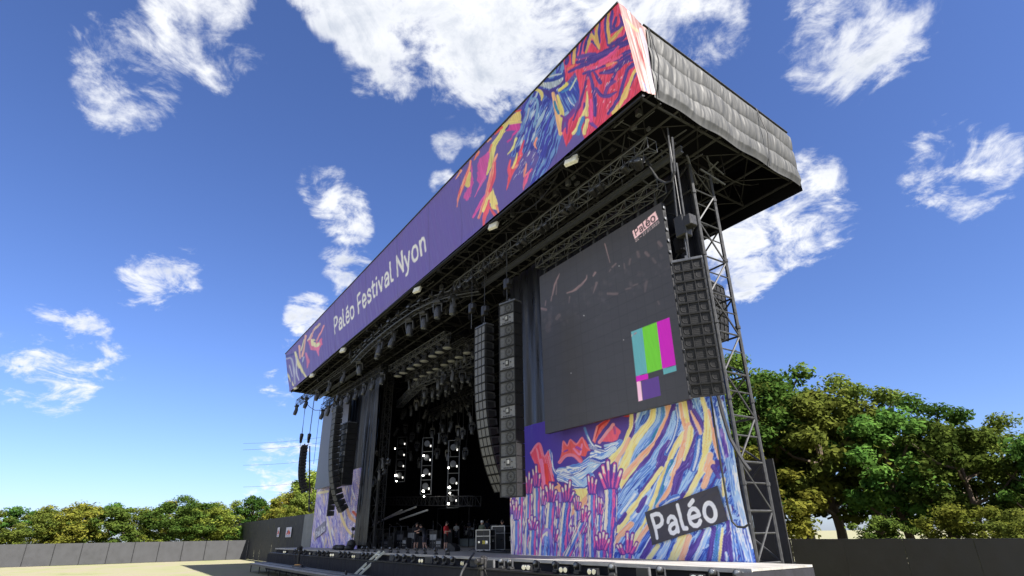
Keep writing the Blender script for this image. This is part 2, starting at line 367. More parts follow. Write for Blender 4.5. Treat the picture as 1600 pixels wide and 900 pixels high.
class Paint:
    def __init__(s, px, base):
        s.px = px.reshape(-1, 2).astype(float); s.shape = px.shape[:2]
        s.c = np.tile(np.array(base, float)/255, (len(s.px), 1)); s.seed = 0
    def sel(s, lo, hi):
        return np.nonzero((s.px[:, 0] >= lo[0]) & (s.px[:, 0] <= hi[0]) & (s.px[:, 1] >= lo[1]) & (s.px[:, 1] <= hi[1]))[0]
    def blend(s, i, a, c): s.c[i] = s.c[i]*(1-a[:, None])+c*a[:, None]
    def dist(s, p, line):
        best = np.full(len(p), 1e9); along = np.zeros(len(p)); side = np.zeros(len(p)); L = 0
        for a, b in zip(line[:-1], line[1:]):
            d = b-a; l2 = d@d
            if l2 < 1e-12: continue
            l = math.sqrt(l2); q = p-a; t = np.clip((q@d)/l2, 0, 1); e = q-t[:, None]*d; dd = np.hypot(e[:, 0], e[:, 1])
            m = dd < best; best[m] = dd[m]; along[m] = (L+t*l)[m]; side[m] = ((q[:, 0]*d[1]-q[:, 1]*d[0])/l)[m]; L += l
        return best, along, side, L
    def stroke(s, pts, w, c, fleck=None, fl=.25, jag=.14, aa=.55, var=.16, alpha=1.0):
        s.seed += 1.37; line = catmull(pts); w = (w, w) if not isinstance(w, (tuple, list)) else w
        m = max(w)+2; i = s.sel(line.min(0)-m, line.max(0)+m)
        if len(i) == 0: return
        d, al, sd, L = s.dist(s.px[i], line)
        ww = np.interp(al/max(L, 1e-6), np.linspace(0, 1, len(w)), w)/2
        ww = ww*(1+jag*(vnoise(al*.16+s.seed*9, s.seed+np.sign(sd)*3)-.5)*2)
        a = np.clip((ww-d)/aa+.5, 0, 1)*alpha
        tone = fbm(sd*.9+s.seed*5, al*.06+s.seed, 3)
        cc = (np.array(c, float)/255)[None]*(1+var*2*(tone-.5))[:, None]
        if fleck is not None:
            f = np.clip((vnoise(sd*1.1+s.seed*3, al*.07+s.seed*7)-(1-fl*1.6))*6, 0, 1)
            cc = cc*(1-f[:, None])+(np.array(fleck, float)/255)*f[:, None]
        s.blend(i, a, cc)
    def poly(s, pts, c, aa=.6, var=.14, jag=.5, fleck=None, fl=.2, flow=(.25, 1.0), alpha=1.0):
        s.seed += 1.91; P = np.array(pts, float); i = s.sel(P.min(0)-2, P.max(0)+2)
        if len(i) == 0: return
        q = s.px[i]; q2 = q+(np.stack([vnoise(q[:, 0]*.4, q[:, 1]*.4+s.seed), vnoise(q[:, 0]*.4+9, q[:, 1]*.4+s.seed)], -1)-.5)*2*jag
        ins = np.zeros(len(q), bool); n = len(P); dmin = np.full(len(q), 1e9)
        for k in range(n):
            a, b = P[k], P[(k+1) % n]
            cond = ((a[1] > q2[:, 1]) != (b[1] > q2[:, 1]))
            with np.errstate(divide='ignore', invalid='ignore'):
                xx = (b[0]-a[0])*(q2[:, 1]-a[1])/(b[1]-a[1]+1e-12)+a[0]
            ins ^= cond & (q2[:, 0] < xx)
            d = b-a; t = np.clip(((q2-a)@d)/(d@d+1e-9), 0, 1); e = q2-a-t[:, None]*d; dmin = np.minimum(dmin, np.hypot(e[:, 0], e[:, 1]))
        a = np.clip(np.where(ins, dmin, -dmin)/aa+.5, 0, 1)*alpha
        f = np.array(flow, float); f /= np.hypot(*f); al = q@f; sd = q[:, 0]*f[1]-q[:, 1]*f[0]
        tone = fbm(sd*.7+s.seed*5, al*.06, 3)
        cc = (np.array(c, float)/255)[None]*(1+var*2*(tone-.5))[:, None]
        if fleck is not None:
            g = np.clip((vnoise(sd*.8+s.seed*3, al*.06+s.seed)-(1-fl*1.6))*6, 0, 1); cc = cc*(1-g[:, None])+(np.array(fleck, float)/255)*g[:, None]
        s.blend(i, a, cc)
    def text(s, string, quad, c, wt=.15, track=.06, alpha=1.0):
        """quad: baseline left, baseline right, top right, top left (cap height) in picture pixels"""
        glyph = GLYPHS; x = 0; items = []
        for ch in string:
            if ch == ' ': x += .34; continue
            w, lines = glyph[ch]
            for l in lines: items.append(np.array(l, float)+np.array([x+wt/2, 0]))
            x += w+wt+track
        W = x-track; src = np.array([(0, 0), (W, 0), (W, 1), (0, 1)], float); dst = np.array(quad, float)
        A = []
        for (u, v), (X, Y) in zip(dst, src):       # picture -> text plane
            A.append([u, v, 1, 0, 0, 0, -X*u, -X*v, -X]); A.append([0, 0, 0, u, v, 1, -Y*u, -Y*v, -Y])
        H = np.linalg.svd(np.array(A))[2][-1].reshape(3, 3)
        lo, hi = dst.min(0)-30, dst.max(0)+30; i = s.sel(lo, hi); q = s.px[i]
        h = np.concatenate([q, np.ones((len(q), 1))], 1) @ H.T; uv = h[:, :2]/h[:, 2:]
        keep = (uv[:, 0] > -.3) & (uv[:, 0] < W+.3) & (uv[:, 1] > -.6) & (uv[:, 1] < 1.4); i = i[keep]; uv = uv[keep]
        best = np.full(len(i), 1e9)
        for l in items:
            m = (uv[:, 0] > l[:, 0].min()-.3) & (uv[:, 0] < l[:, 0].max()+.3)
            # flat ends: distance clipped inside, slightly boxy
            d = s.dist(uv[m], l)[0]; best[m] = np.minimum(best[m], d)
        hpx = np.hypot(*(dst[3]-dst[0]))
        a = np.clip((wt/2-best)*hpx/.8+.5, 0, 1)*alpha
        s.blend(i, a, np.tile(np.array(c, float)/255, (len(i), 1)))
    def out(s): return s.c.reshape(*s.shape, 3)

def _ell(cx, cy, rx, ry, n=20): return [(cx+rx*math.cos(t), cy+ry*math.sin(t)) for t in np.linspace(0, 2*math.pi, n+1)]
_e = [[(.06, .36), (.53, .36)], [(.53, .36), (.51, .5), (.42, .62), (.29, .66), (.16, .61), (.06, .48), (.04, .33), (.07, .18), (.16, .07), (.3, .03), (.43, .07), (.51, .16)]]
GLYPHS = {
 'P': (.55, [[(.03, .06), (.03, .96)], [(.03, .95), (.3, .95), (.46, .9), (.54, .78), (.54, .66), (.46, .53), (.3, .47), (.03, .47)]]),
 'a': (.48, [[(.46, .04), (.46, .46), (.4, .6), (.26, .66), (.12, .61), (.05, .5)], [(.46, .38), (.24, .37), (.1, .31), (.04, .2), (.08, .08), (.2, .03), (.36, .07), (.46, .2)]]),
 'l': (.2, [[(.04, .97), (.04, .2), (.08, .08), (.22, .05)]]),
 'é': (.54, _e+[[(.2, .82), (.42, .93)]]), 'e': (.54, _e),
 'o': (.56, [_ell(.28, .345, .25, .315)]),
 'F': (.48, [[(.03, .04), (.03, .95)], [(.03, .94), (.48, .94)], [(.03, .5), (.42, .5)]]),
 's': (.46, [[(.44, .54), (.36, .63), (.24, .66), (.1, .61), (.07, .5), (.14, .41), (.3, .35), (.43, .27), (.45, .16), (.38, .06), (.24, .03), (.1, .06), (.03, .15)]]),
 't': (.32, [[(.13, .86), (.13, .18), (.19, .07), (.33, .06)], [(0, .63), (.32, .63)]]),
 'i': (.06, [[(.03, .05), (.03, .62)], [(.03, .87), (.03, .9)]]),
 'v': (.46, [[(0, .62), (.23, .07), (.46, .62)]]),
 'N': (.56, [[(.03, .04), (.03, .95)], [(.03, .93), (.54, .07)], [(.54, .05), (.54, .96)]]),
 'y': (.48, [[(0, .62), (.25, .06)], [(.48, .62), (.22, -.12), (.14, -.22), (.02, -.23)]]),
 'n': (.46, [[(.03, .05), (.03, .63)], [(.03, .42), (.1, .57), (.24, .65), (.38, .6), (.44, .46), (.44, .05)]]),
 '2': (.46, [[(.04, .76), (.12, .9), (.25, .95), (.4, .88), (.44, .74), (.35, .55), (.04, .06), (.48, .06)]]),
 '7': (.46, [[(.02, .93), (.46, .93), (.16, .04)]]), '0': (.46, [_ell(.23, .5, .2, .44)]),
 '5': (.46, [[(.42, .93), (.1, .93), (.06, .54), (.2, .61), (.36, .57), (.45, .38), (.41, .15), (.25, .05), (.04, .12)]]),
 '.': (.03, [[(.02, .05), (.03, .06)]]), '—': (.6, [[(0, .42), (.6, .42)]]),
}
def Z(sx, sy, k):                         # reading aid: local trace coordinates -> picture pixels
    return lambda *p: [(sx+x*k, sy+y*k) for x, y in p]

DV = (70, 50, 140); BL = (48, 72, 178); SB = (92, 134, 220); LB = (164, 198, 246); WH = (240, 240, 248); YE = (252, 220, 136); PE = (252, 170, 132)
PK = (244, 92, 158); RD = (240, 72, 88); LV = (160, 132, 214); MG = (150, 58, 168); TL = (48, 124, 170); CR = (250, 228, 208); VI = (98, 66, 178); PUR = (82, 66, 160)

def paint_mural(px):
    p = Paint(px, (82, 62, 156)); q = p.px
    # base colour: violet, going deep blue towards the side of the stage
    t = np.clip((q[:, 0]-815)/90, 0, 1)[:, None]; p.c = p.c*t+(np.array([52, 30, 160])/255)*(1-t)
    # lower-left field: upright streaks
    k = np.clip((q[:, 1]-(748+(q[:, 0]-800)*.12))/14, 0, 1)*np.clip((985-q[:, 0]-(q[:, 1]-760)*.25)/18, 0, 1)
    n1 = fbm(q[:, 0]*.19+3+(q[:, 1]-800)*.012, q[:, 1]*.016, 3); n2 = vnoise(q[:, 0]*.33+40-(q[:, 1]-800)*.02, q[:, 1]*.02+5)
    pal = np.array([VI, BL, LV, MG, (126, 84, 190), LV, PE, VI, CR, BL])/255; idx = np.clip((n1*1.5-.25)*10, 0, 9).astype(int); f = pal[idx]
    f = np.where(n2[:, None] > .86, np.array(CR)/255, f); p.c = p.c*(1-k[:, None])+f*k[:, None]
    # right field: blue flow
    k = np.clip((q[:, 0]-972+(q[:, 1]-700)*.25)/10, 0, 1)*np.clip((q[:, 0]-945)/6, 0, 1)
    g = fbm((q[:, 0]+q[:, 1]*.5)*.10, (q[:, 1]-q[:, 0]*.35)*.018, 4); pal = np.array([DV, BL, SB, BL, LB, SB, DV, BL])/255
    f = pal[np.clip((g*1.8-.4)*8, 0, 7).astype(int)]; p.c = p.c*(1-k[:, None])+f*k[:, None]
    z1 = Z(790, 650, 1/9); z2 = Z(790, 720, 1/9); z4 = Z(920, 630, 1/9); z5 = Z(920, 710, 1/9); z6 = Z(920, 790, 1/9); z7 = Z(1040, 610, .1444); z8 = Z(1040, 720, .1889)
    S = p.stroke
    # blue swirl
    for pts, w, c in [(z1((620, 500), (660, 740), (760, 890)), 7, BL), (z1((780, 790), (900, 770), (1100, 700), (1250, 600), (1500, 470)), 15, SB), (z1((830, 830), (980, 850), (1120, 760)), 9, BL),
                      (z1((1000, 880), (1150, 790), (1300, 650), (1400, 560)), 12, LB), (z2((780, 230), (900, 270), (1050, 320), (1190, 220)), 12, SB), (z2((960, 250), (1080, 340), (1160, 250)), 9, LB),
                      (z2((980, 370), (1100, 395), (1150, 360)), 5, BL), (z1((1110, 170), (1180, 350), (1250, 450)), 4, SB), (z4((60, 720), (250, 700), (440, 560)), 11, SB), (z4((10, 860), (180, 790), (360, 640)), 8, LB),
                      (z4((0, 600), (90, 640), (200, 660)), 6, BL), (z4((230, 600), (330, 575), (400, 560)), 4, LB), (z4((40, 790), (160, 820), (300, 780)), 7, BL)]:
        S(pts, w, c, WH, .3)
    for pts, w in [(z1((870, 718), (950, 735), (1025, 728)), 2.6), (z1((1255, 490), (1330, 515)), 3), (z1((780, 790), (810, 760), (860, 770)), 3), (z1((1190, 570), (1280, 540)), 1.6), (z4((90, 590), (170, 620)), 2.5), (z4((20, 760), (100, 720)), 2)]:
        S(pts, w, WH)
    # red crowns and flames
    p.poly(z1((810, 340), (870, 410), (910, 318), (1000, 390), (1075, 288), (1130, 360), (1190, 480), (1150, 500), (1120, 570), (1050, 560), (1085, 635), (1040, 650), (950, 570), (860, 575), (765, 665), (745, 645), (790, 520)), (242, 84, 88), var=.1)
    S(z1((760, 650), (850, 560), (960, 555), (1050, 640)), 5, (252, 124, 150)); S(z1((800, 500), (815, 360), (870, 420), (912, 335), (990, 400), (1075, 305), (1120, 420), (1180, 480)), 2.4, (252, 120, 140))
    S(z1((960, 460), (1040, 540), (1070, 400)), 3, (252, 132, 180)); S(z1((1000, 440), (1050, 470)), 4, (160, 70, 170)); S(z1((830, 500), (870, 480)), 2.5, (130, 60, 160))
    p.poly(z1((345, 540), (475, 372), (545, 575), (602, 485), (640, 650), (690, 920), (640, 980), (560, 1100), (500, 1150), (500, 900), (430, 700)), (240, 66, 96), var=.16, fleck=(252, 130, 160), fl=.25)
    S(z1((355, 520), (475, 385), (540, 570), (600, 500)), 3, (252, 120, 150)); S(z1((560, 700), (570, 900), (600, 960)), 8, (244, 60, 60)); S(z1((500, 620), (520, 780), (540, 1020)), 5, (250, 120, 180))
    p.poly(z4((55, 525), (110, 320), (230, 236), (300, 232), (140, 450), (85, 565)), (244, 100, 104), var=.12); S(z4((90, 480), (150, 330), (260, 240)), 3, (200, 50, 60)); S(z4((65, 525), (120, 330)), 3, (252, 140, 150))
    p.poly(z4((145, 552), (330, 288), (455, 392), (395, 520), (320, 545), (200, 540)), (246, 92, 120), var=.12); S(z4((150, 550), (250, 420), (340, 300)), 5, (252, 150, 170)); S(z4((355, 340), (365, 420)), 4, (190, 80, 150))
    p.poly(z4((470, 185), (500, 160), (575, 165), (560, 200)), (210, 56, 56))
    # peach and yellow ground behind the hands
    p.poly(z2((670, 385), (730, 300), (800, 365), (790, 440), (690, 430)), PE); p.poly(z2((945, 400), (1145, 385), (1165, 520), (915, 735), (950, 560)), YE); S(z2((1165, 500), (1050, 620), (915, 740)), 8, PE)
    p.poly(z2((620, 290), (700, 290), (740, 340), (690, 365), (640, 340)), DV); S(z2((985, 480), (970, 560)), 4, TL)
    p.poly(z2((700, 700), (745, 730), (730, 770), (690, 750)), YE)
    # the big flowing strokes
    big = [(z4((735, 110), (660, 300), (620, 480), (520, 650), (440, 830)), (11, 9, 8), SB), (z4((850, 100), (760, 300), (640, 480), (540, 650)), 6, BL), (z4((640, 150), (612, 420), (555, 530), (490, 690)), (7, 7, 4), DV),
           (z4((602, 140), (592, 330), (545, 440), (500, 560), (400, 700), (290, 820)), (6, 6, 6, 10), YE), (z4((560, 500), (500, 640), (410, 780), (380, 890)), (5, 6, 5), PE),
           (z4((920, 80), (885, 230), (765, 390), (650, 560), (575, 720), (480, 900))+z5((470, 330), (478, 450)), (9, 11, 15, 15, 14, 9), YE),
           (z4((1000, 60), (985, 240), (880, 400), (760, 560), (640, 740), (575, 910)), (13, 13, 13, 12, 8, 3), SB), (z4((1045, 60), (1040, 220), (930, 420), (800, 640), (680, 750)), 4, TL),
           (z4((1110, 30), (1112, 180), (1010, 400), (940, 560), (820, 690), (640, 870))+z5((560, 235), (490, 320)), (9, 8, 9, 10, 11, 10, 8), PE),
           (z4((1010, 510), (840, 745), (715, 885))+z5((600, 290), (485, 430)), (4, 6, 7, 6), YE), (z4((1195, 40), (1130, 250), (1040, 450), (900, 700), (780, 850))+z5((700, 230), (560, 400), (470, 530)), (7, 9, 10, 10, 9, 7), DV),
           (z4((1205, 140), (1160, 380), (1060, 560), (960, 730))+z5((900, 120), (760, 260), (560, 480), (445, 650)), (9, 14, 13, 14, 16, 16, 12), SB), (z4((1240, 60), (1260, 260), (1190, 520), (1100, 700)), 7, BL),
           (z5((640, 560), (520, 720), (440, 830)), 13, SB), (z5((860, 170), (700, 340), (520, 560)), 4, BL), (z5((740, 620), (600, 760), (470, 880)), 7, BL),
           (z4((1120, 540), (1020, 700), (985, 870)), (6, 9, 10), DV), (z5((1070, 60), (920, 300), (810, 450), (735, 565)), (11, 8, 9, 7), DV),
           (z7((190, 60), (205, 250), (245, 390), (215, 560), (150, 720), (60, 900)), (14, 15, 16, 10, 8, 8), YE), (z7((160, 150), (190, 330), (210, 420)), 5, PE),
           (z4((1330, 430), (1230, 600), (1160, 740), (1105, 880)), (9, 9, 8, 8), YE), (z5((1025, 195), (930, 320), (830, 470), (725, 600), (560, 840))+z6((430, 300), (400, 350)), (6, 7, 7, 7, 10, 11, 8), YE),
           (z5((1105, 120), (1060, 270), (990, 420), (900, 620), (840, 780)), (5, 8, 9, 9, 8), YE), (z5((1170, 100), (1085, 300), (1030, 470), (945, 720)), 7, TL), (z5((1230, 90), (1110, 300), (1070, 420)), 4, LB),
           (z4((1405, 320), (1345, 560), (1285, 760), (1240, 900))+z5((1220, 220), (1160, 420), (1050, 610), (960, 730)), (11, 9, 9, 8, 8, 7, 6, 5), PE), (z4((1430, 350), (1405, 600), (1350, 800)), (8, 10, 5), YE),
           (z5((1340, 130), (1255, 330), (1195, 560)), (7, 13, 11), DV), (z5((1450, 230), (1350, 400), (1270, 540)), (10, 12, 6), SB), (z5((1250, 590), (1130, 640), (1020, 720)), 9, BL),
           (z7((255, 90), (290, 330), (340, 440), (300, 600), (240, 780), (140, 890)), (8, 8, 9, 9, 12, 9), DV), (z7((280, 230), (330, 340), (375, 460)), (3, 6, 5), PE), (z7((310, 220), (380, 350), (432, 475)), (8, 7, 6), DV),
           (z7((310, 60), (355, 200), (400, 310)), (13, 9, 3), SB), (z7((385, 60), (430, 200), (452, 350), (450, 500), (420, 660), (395, 860)), (6, 8, 12, 14, 13, 11), YE), (z8((335, 0), (280, 120), (200, 260), (150, 330)), (11, 10, 9, 6), YE),
           (z7((465, 215), (512, 380), (542, 550), (582, 730)), (5, 9, 9, 5), PE), (z7((485, 700), (440, 860)), 9, PE), (z8((385, 20), (320, 210)), 10, PE), (z7((480, 90), (530, 300), (575, 520), (640, 760)), (7, 10, 8, 8), BL),
           (z7((360, 520), (345, 700), (300, 850)), (10, 13, 10), BL), (z8((400, 50), (445, 140)), (10, 5), DV), (z8((480, 150), (478, 290)), (6, 3), YE), (z8((440, 200), (465, 380), (480, 500)), 6, SB),
           (z7((585, 120), (680, 480), (760, 820)), (9, 16, 18), LB), (z7((560, 60), (640, 330), (690, 560), (720, 830)), 6, BL), (z7((640, 30), (670, 200), (690, 400)), 6, SB), (z7((600, 430), (650, 640), (690, 900)), 6, VI),
           (z8((520, 0), (560, 200), (590, 380)), 11, SB), (z8((590, 60), (620, 300), (660, 520), (700, 700)), 14, LB), (z8((520, 380), (545, 560), (575, 820)), 9, LB), (z8((575, 500), (640, 820)), 6, BL), (z8((600, 560), (690, 820)), 8, LB), (z8((545, 480), (585, 830)), 3, BL), (z8((650, 560), (720, 850)), 6, BL),
           (z6((1030, 540), (880, 745)), 6, BL), (z6((1120, 520), (1000, 750)), 10, LB), (z6((1205, 470), (1085, 760)), 6, BL), (z6((1330, 450), (1175, 770)), 13, YE), (z6((1410, 440), (1300, 770)), 9, PE),
           (z8((320, 590), (180, 815)), 9, DV), (z8((355, 570), (250, 825)), 9, LB), (z8((315, 740), (265, 825)), 4, BL), (z8((400, 560), (360, 825)), 8, DV), (z8((440, 540), (408, 825)), 7, TL), (z8((470, 560), (462, 700), (445, 825)), (3, 6, 4), YE), (z8((500, 630), (480, 825)), 9, DV), (z8((500, 760), (505, 820)), 4, LB), (z8((512, 500), (545, 825)), 7, DV),
           (z6((860, 380), (695, 630)), 10, BL), (z6((880, 440), (740, 690)), 5, LB), (z6((890, 490), (760, 750)), 10, DV), (z6((970, 570), (840, 750)), 7, YE), (z6((790, 150), (660, 400), (600, 520)), 11, YE), (z6((830, 290), (700, 490), (640, 620)), 7, PE),
           (z5((945, 400), (860, 580), (770, 730), (620, 890)), (3, 9, 9, 9), SB), (z6((800, 20), (700, 220), (560, 420)), (9, 13, 9), SB), (z6((830, 20), (720, 220), (630, 390)), 4, BL), (z5((805, 590), (690, 800)), (4, 9, 6), DV), (z6((510, 120), (420, 240)), 7, DV), (z6((590, 260), (420, 450), (370, 530)), 9, PE), (z6((480, 470), (400, 620)), 7, SB)]
    for pts, w, c in big:
        fleck = {SB: LB, BL: SB, DV: (96, 74, 168), LB: WH, YE: (254, 234, 170), PE: (253, 190, 160), TL: SB, VI: LV}.get(c)
        # ragged pale gaps along the stroke edge, then the stroke
        wl = tuple(x+1.5 for x in (w if isinstance(w, (tuple, list)) else (w, w)))
        if c in (YE, PE) and rng.random() < .8: S(pts, wl, (244, 236, 236), alpha=.65)
        S(pts, w, c, fleck, .36, .16)
        if c in (SB, BL, LB) and rng.random() < .7:
            o = np.array(pts)+np.array([rng.uniform(-2, 2), rng.uniform(-2, 2)]); S([tuple(a) for a in o], tuple(x*.28 for x in (w if isinstance(w, (tuple, list)) else (w, w))), WH if rng.random() < .5 else LB, None, 0, .3, alpha=.85)
    for i in range(90):                                   # dry-brush flecks
        x = rng.uniform(985, 1160); y = rng.uniform(640, 872); L = rng.uniform(2, 9)
        S([(x, y), (x-L*.55, y+L)], (.9, .4), rng.choice([WH, LB, (230, 232, 250)]), alpha=.75)
    # hands reaching up
    nh = len(p.c)
    def hand(tips, palm, arm, w, cols=((116, 64, 172), PK, VI)):
        arm_line = [palm]+arm; aw = w*1.22
        S(arm_line, aw+3.2, (86, 48, 140), alpha=.8); S(arm_line, aw+1.6, CR); S(arm_line, aw-.6, cols[2], BL, .5); S([(a+aw*.22, b) for a, b in arm_line], aw*.3, cols[0], PK, .4); S([(a-aw*.3, b) for a, b in arm_line], aw*.24, CR)
        S([(a-aw*.02, b) for a, b in arm_line], aw*.3, BL, SB, .5)
        for i, t in enumerate(tips):
            b = (palm[0]+(t[0]-palm[0])*.5, palm[1]-2+(t[1]-palm[1])*.12); fw = w*.37
            S([t, b], (fw*.9+2, fw+2.2), (86, 44, 138)); S([t, b], (fw*.8, fw*1.05), cols[0], PK, .3)
            mid = (t[0]+(b[0]-t[0])*.38, t[1]+(b[1]-t[1])*.38); S([(t[0]+(b[0]-t[0])*.06, t[1]+(b[1]-t[1])*.06), mid], (fw*.62, fw*.5), CR); S([mid, b], fw*.3, PK)
    for hx, hy, hw_, c3 in ((816, 765, 6, (LV, CR, LV)), (848, 792, 7, (LV, CR, VI)), (872, 812, 8, (LV, CR, VI)), (902, 800, 7, (LV, CR, LV)), (911, 835, 9, (VI, PK, BL)), (937, 806, 8, (LV, CR, VI)), (821, 842, 9, (VI, PK, LV)), (868, 850, 10, (LV, CR, BL)), (893, 848, 9, (VI, PK, LV)), (803, 805, 8, (LV, CR, LV))):
        hand([(hx-hw_*.7+rng.uniform(-1, 1), hy-16-rng.uniform(0, 6)), (hx-hw_*.2, hy-22-rng.uniform(0, 8)), (hx+hw_*.25+rng.uniform(-1, 1), hy-20-rng.uniform(0, 8)), (hx+hw_*.7, hy-13-rng.uniform(0, 6))], (hx, hy), [(hx-1, hy+30), (hx-rng.uniform(-2, 4), 878)], hw_, c3)
    hand([(838, 727), (843.5, 741), (832.5, 733)], (839, 764), [(839, 800), (838, 875)], 9)
    hand([(808, 742), (814, 735), (819, 740)], (813, 770), [(812, 810), (811, 875)], 9, (LV, PE, VI)); hand([(822, 745), (827, 738), (831, 748)], (826, 775), [(825, 815), (824, 875)], 8, (MG, PK, LV))
    hand([(852.5, 760), (859, 754.5), (863.5, 757.5), (869, 767)], (861, 787), [(859, 815), (857, 872)], 12); hand([(879, 762), (884, 757.5), (891, 751.5), (896.5, 769)], (886, 787), [(882, 820), (879, 875)], 12)
    hand([(919, 743), (925.5, 746.5), (932, 749)], (925, 775), [(925, 810), (926, 872)], 11); hand([(803, 790), (807, 783), (812, 790)], (807, 815), [(806, 872), (806, 878)], 9, (LV, CR, VI))
    hand([(910, 797), (916, 792), (921, 800)], (910, 818), [(898, 845), (884, 876)], 10); hand([(826, 812), (831, 806), (836, 809), (840, 815)], (833, 830), [(832, 850), (832, 876)], 10)
    S([(848, 850), (851, 830), (858, 830), (862, 850), (864, 874)], 5, VI, LV, .4); S([(842, 872), (846, 842), (854, 832)], 3, CR); S([(851, 872), (853, 840)], 5, SB, LB, .4)
    hand([(949.4, 720), (941.6, 728), (936.8, 740), (960.5, 725), (970.4, 735)], (954, 767), [(953, 800), (948, 875)], 16)
    hand([(931, 838), (937, 833), (943, 831), (948, 835), (952, 843)], (940, 862), [(940, 872), (940, 880)], 13, (MG, PK, MG)); hand([(980, 832), (988, 834), (995, 848), (964, 852), (969, 851)], (980, 868), [(980, 876), (980, 884)], 13, (MG, PK, MG))
    for i in range(46):
        x = rng.uniform(798, 950); y = rng.uniform(800, 868); L = rng.uniform(8, 26); S([(x, y), (x+rng.uniform(-3, 2), y+L)], (.7, 1.8, .6), rng.choice([WH, CR, (240, 220, 240), PK, (70, 40, 130)]), alpha=.85)
    p.poly([(780, 876), (1200, 892), (1200, 896), (780, 880)], (60, 40, 130))
    p.c = np.clip(np.clip(p.c, 0, 1)**.86*1.03, 0, 1)
    return p.out()

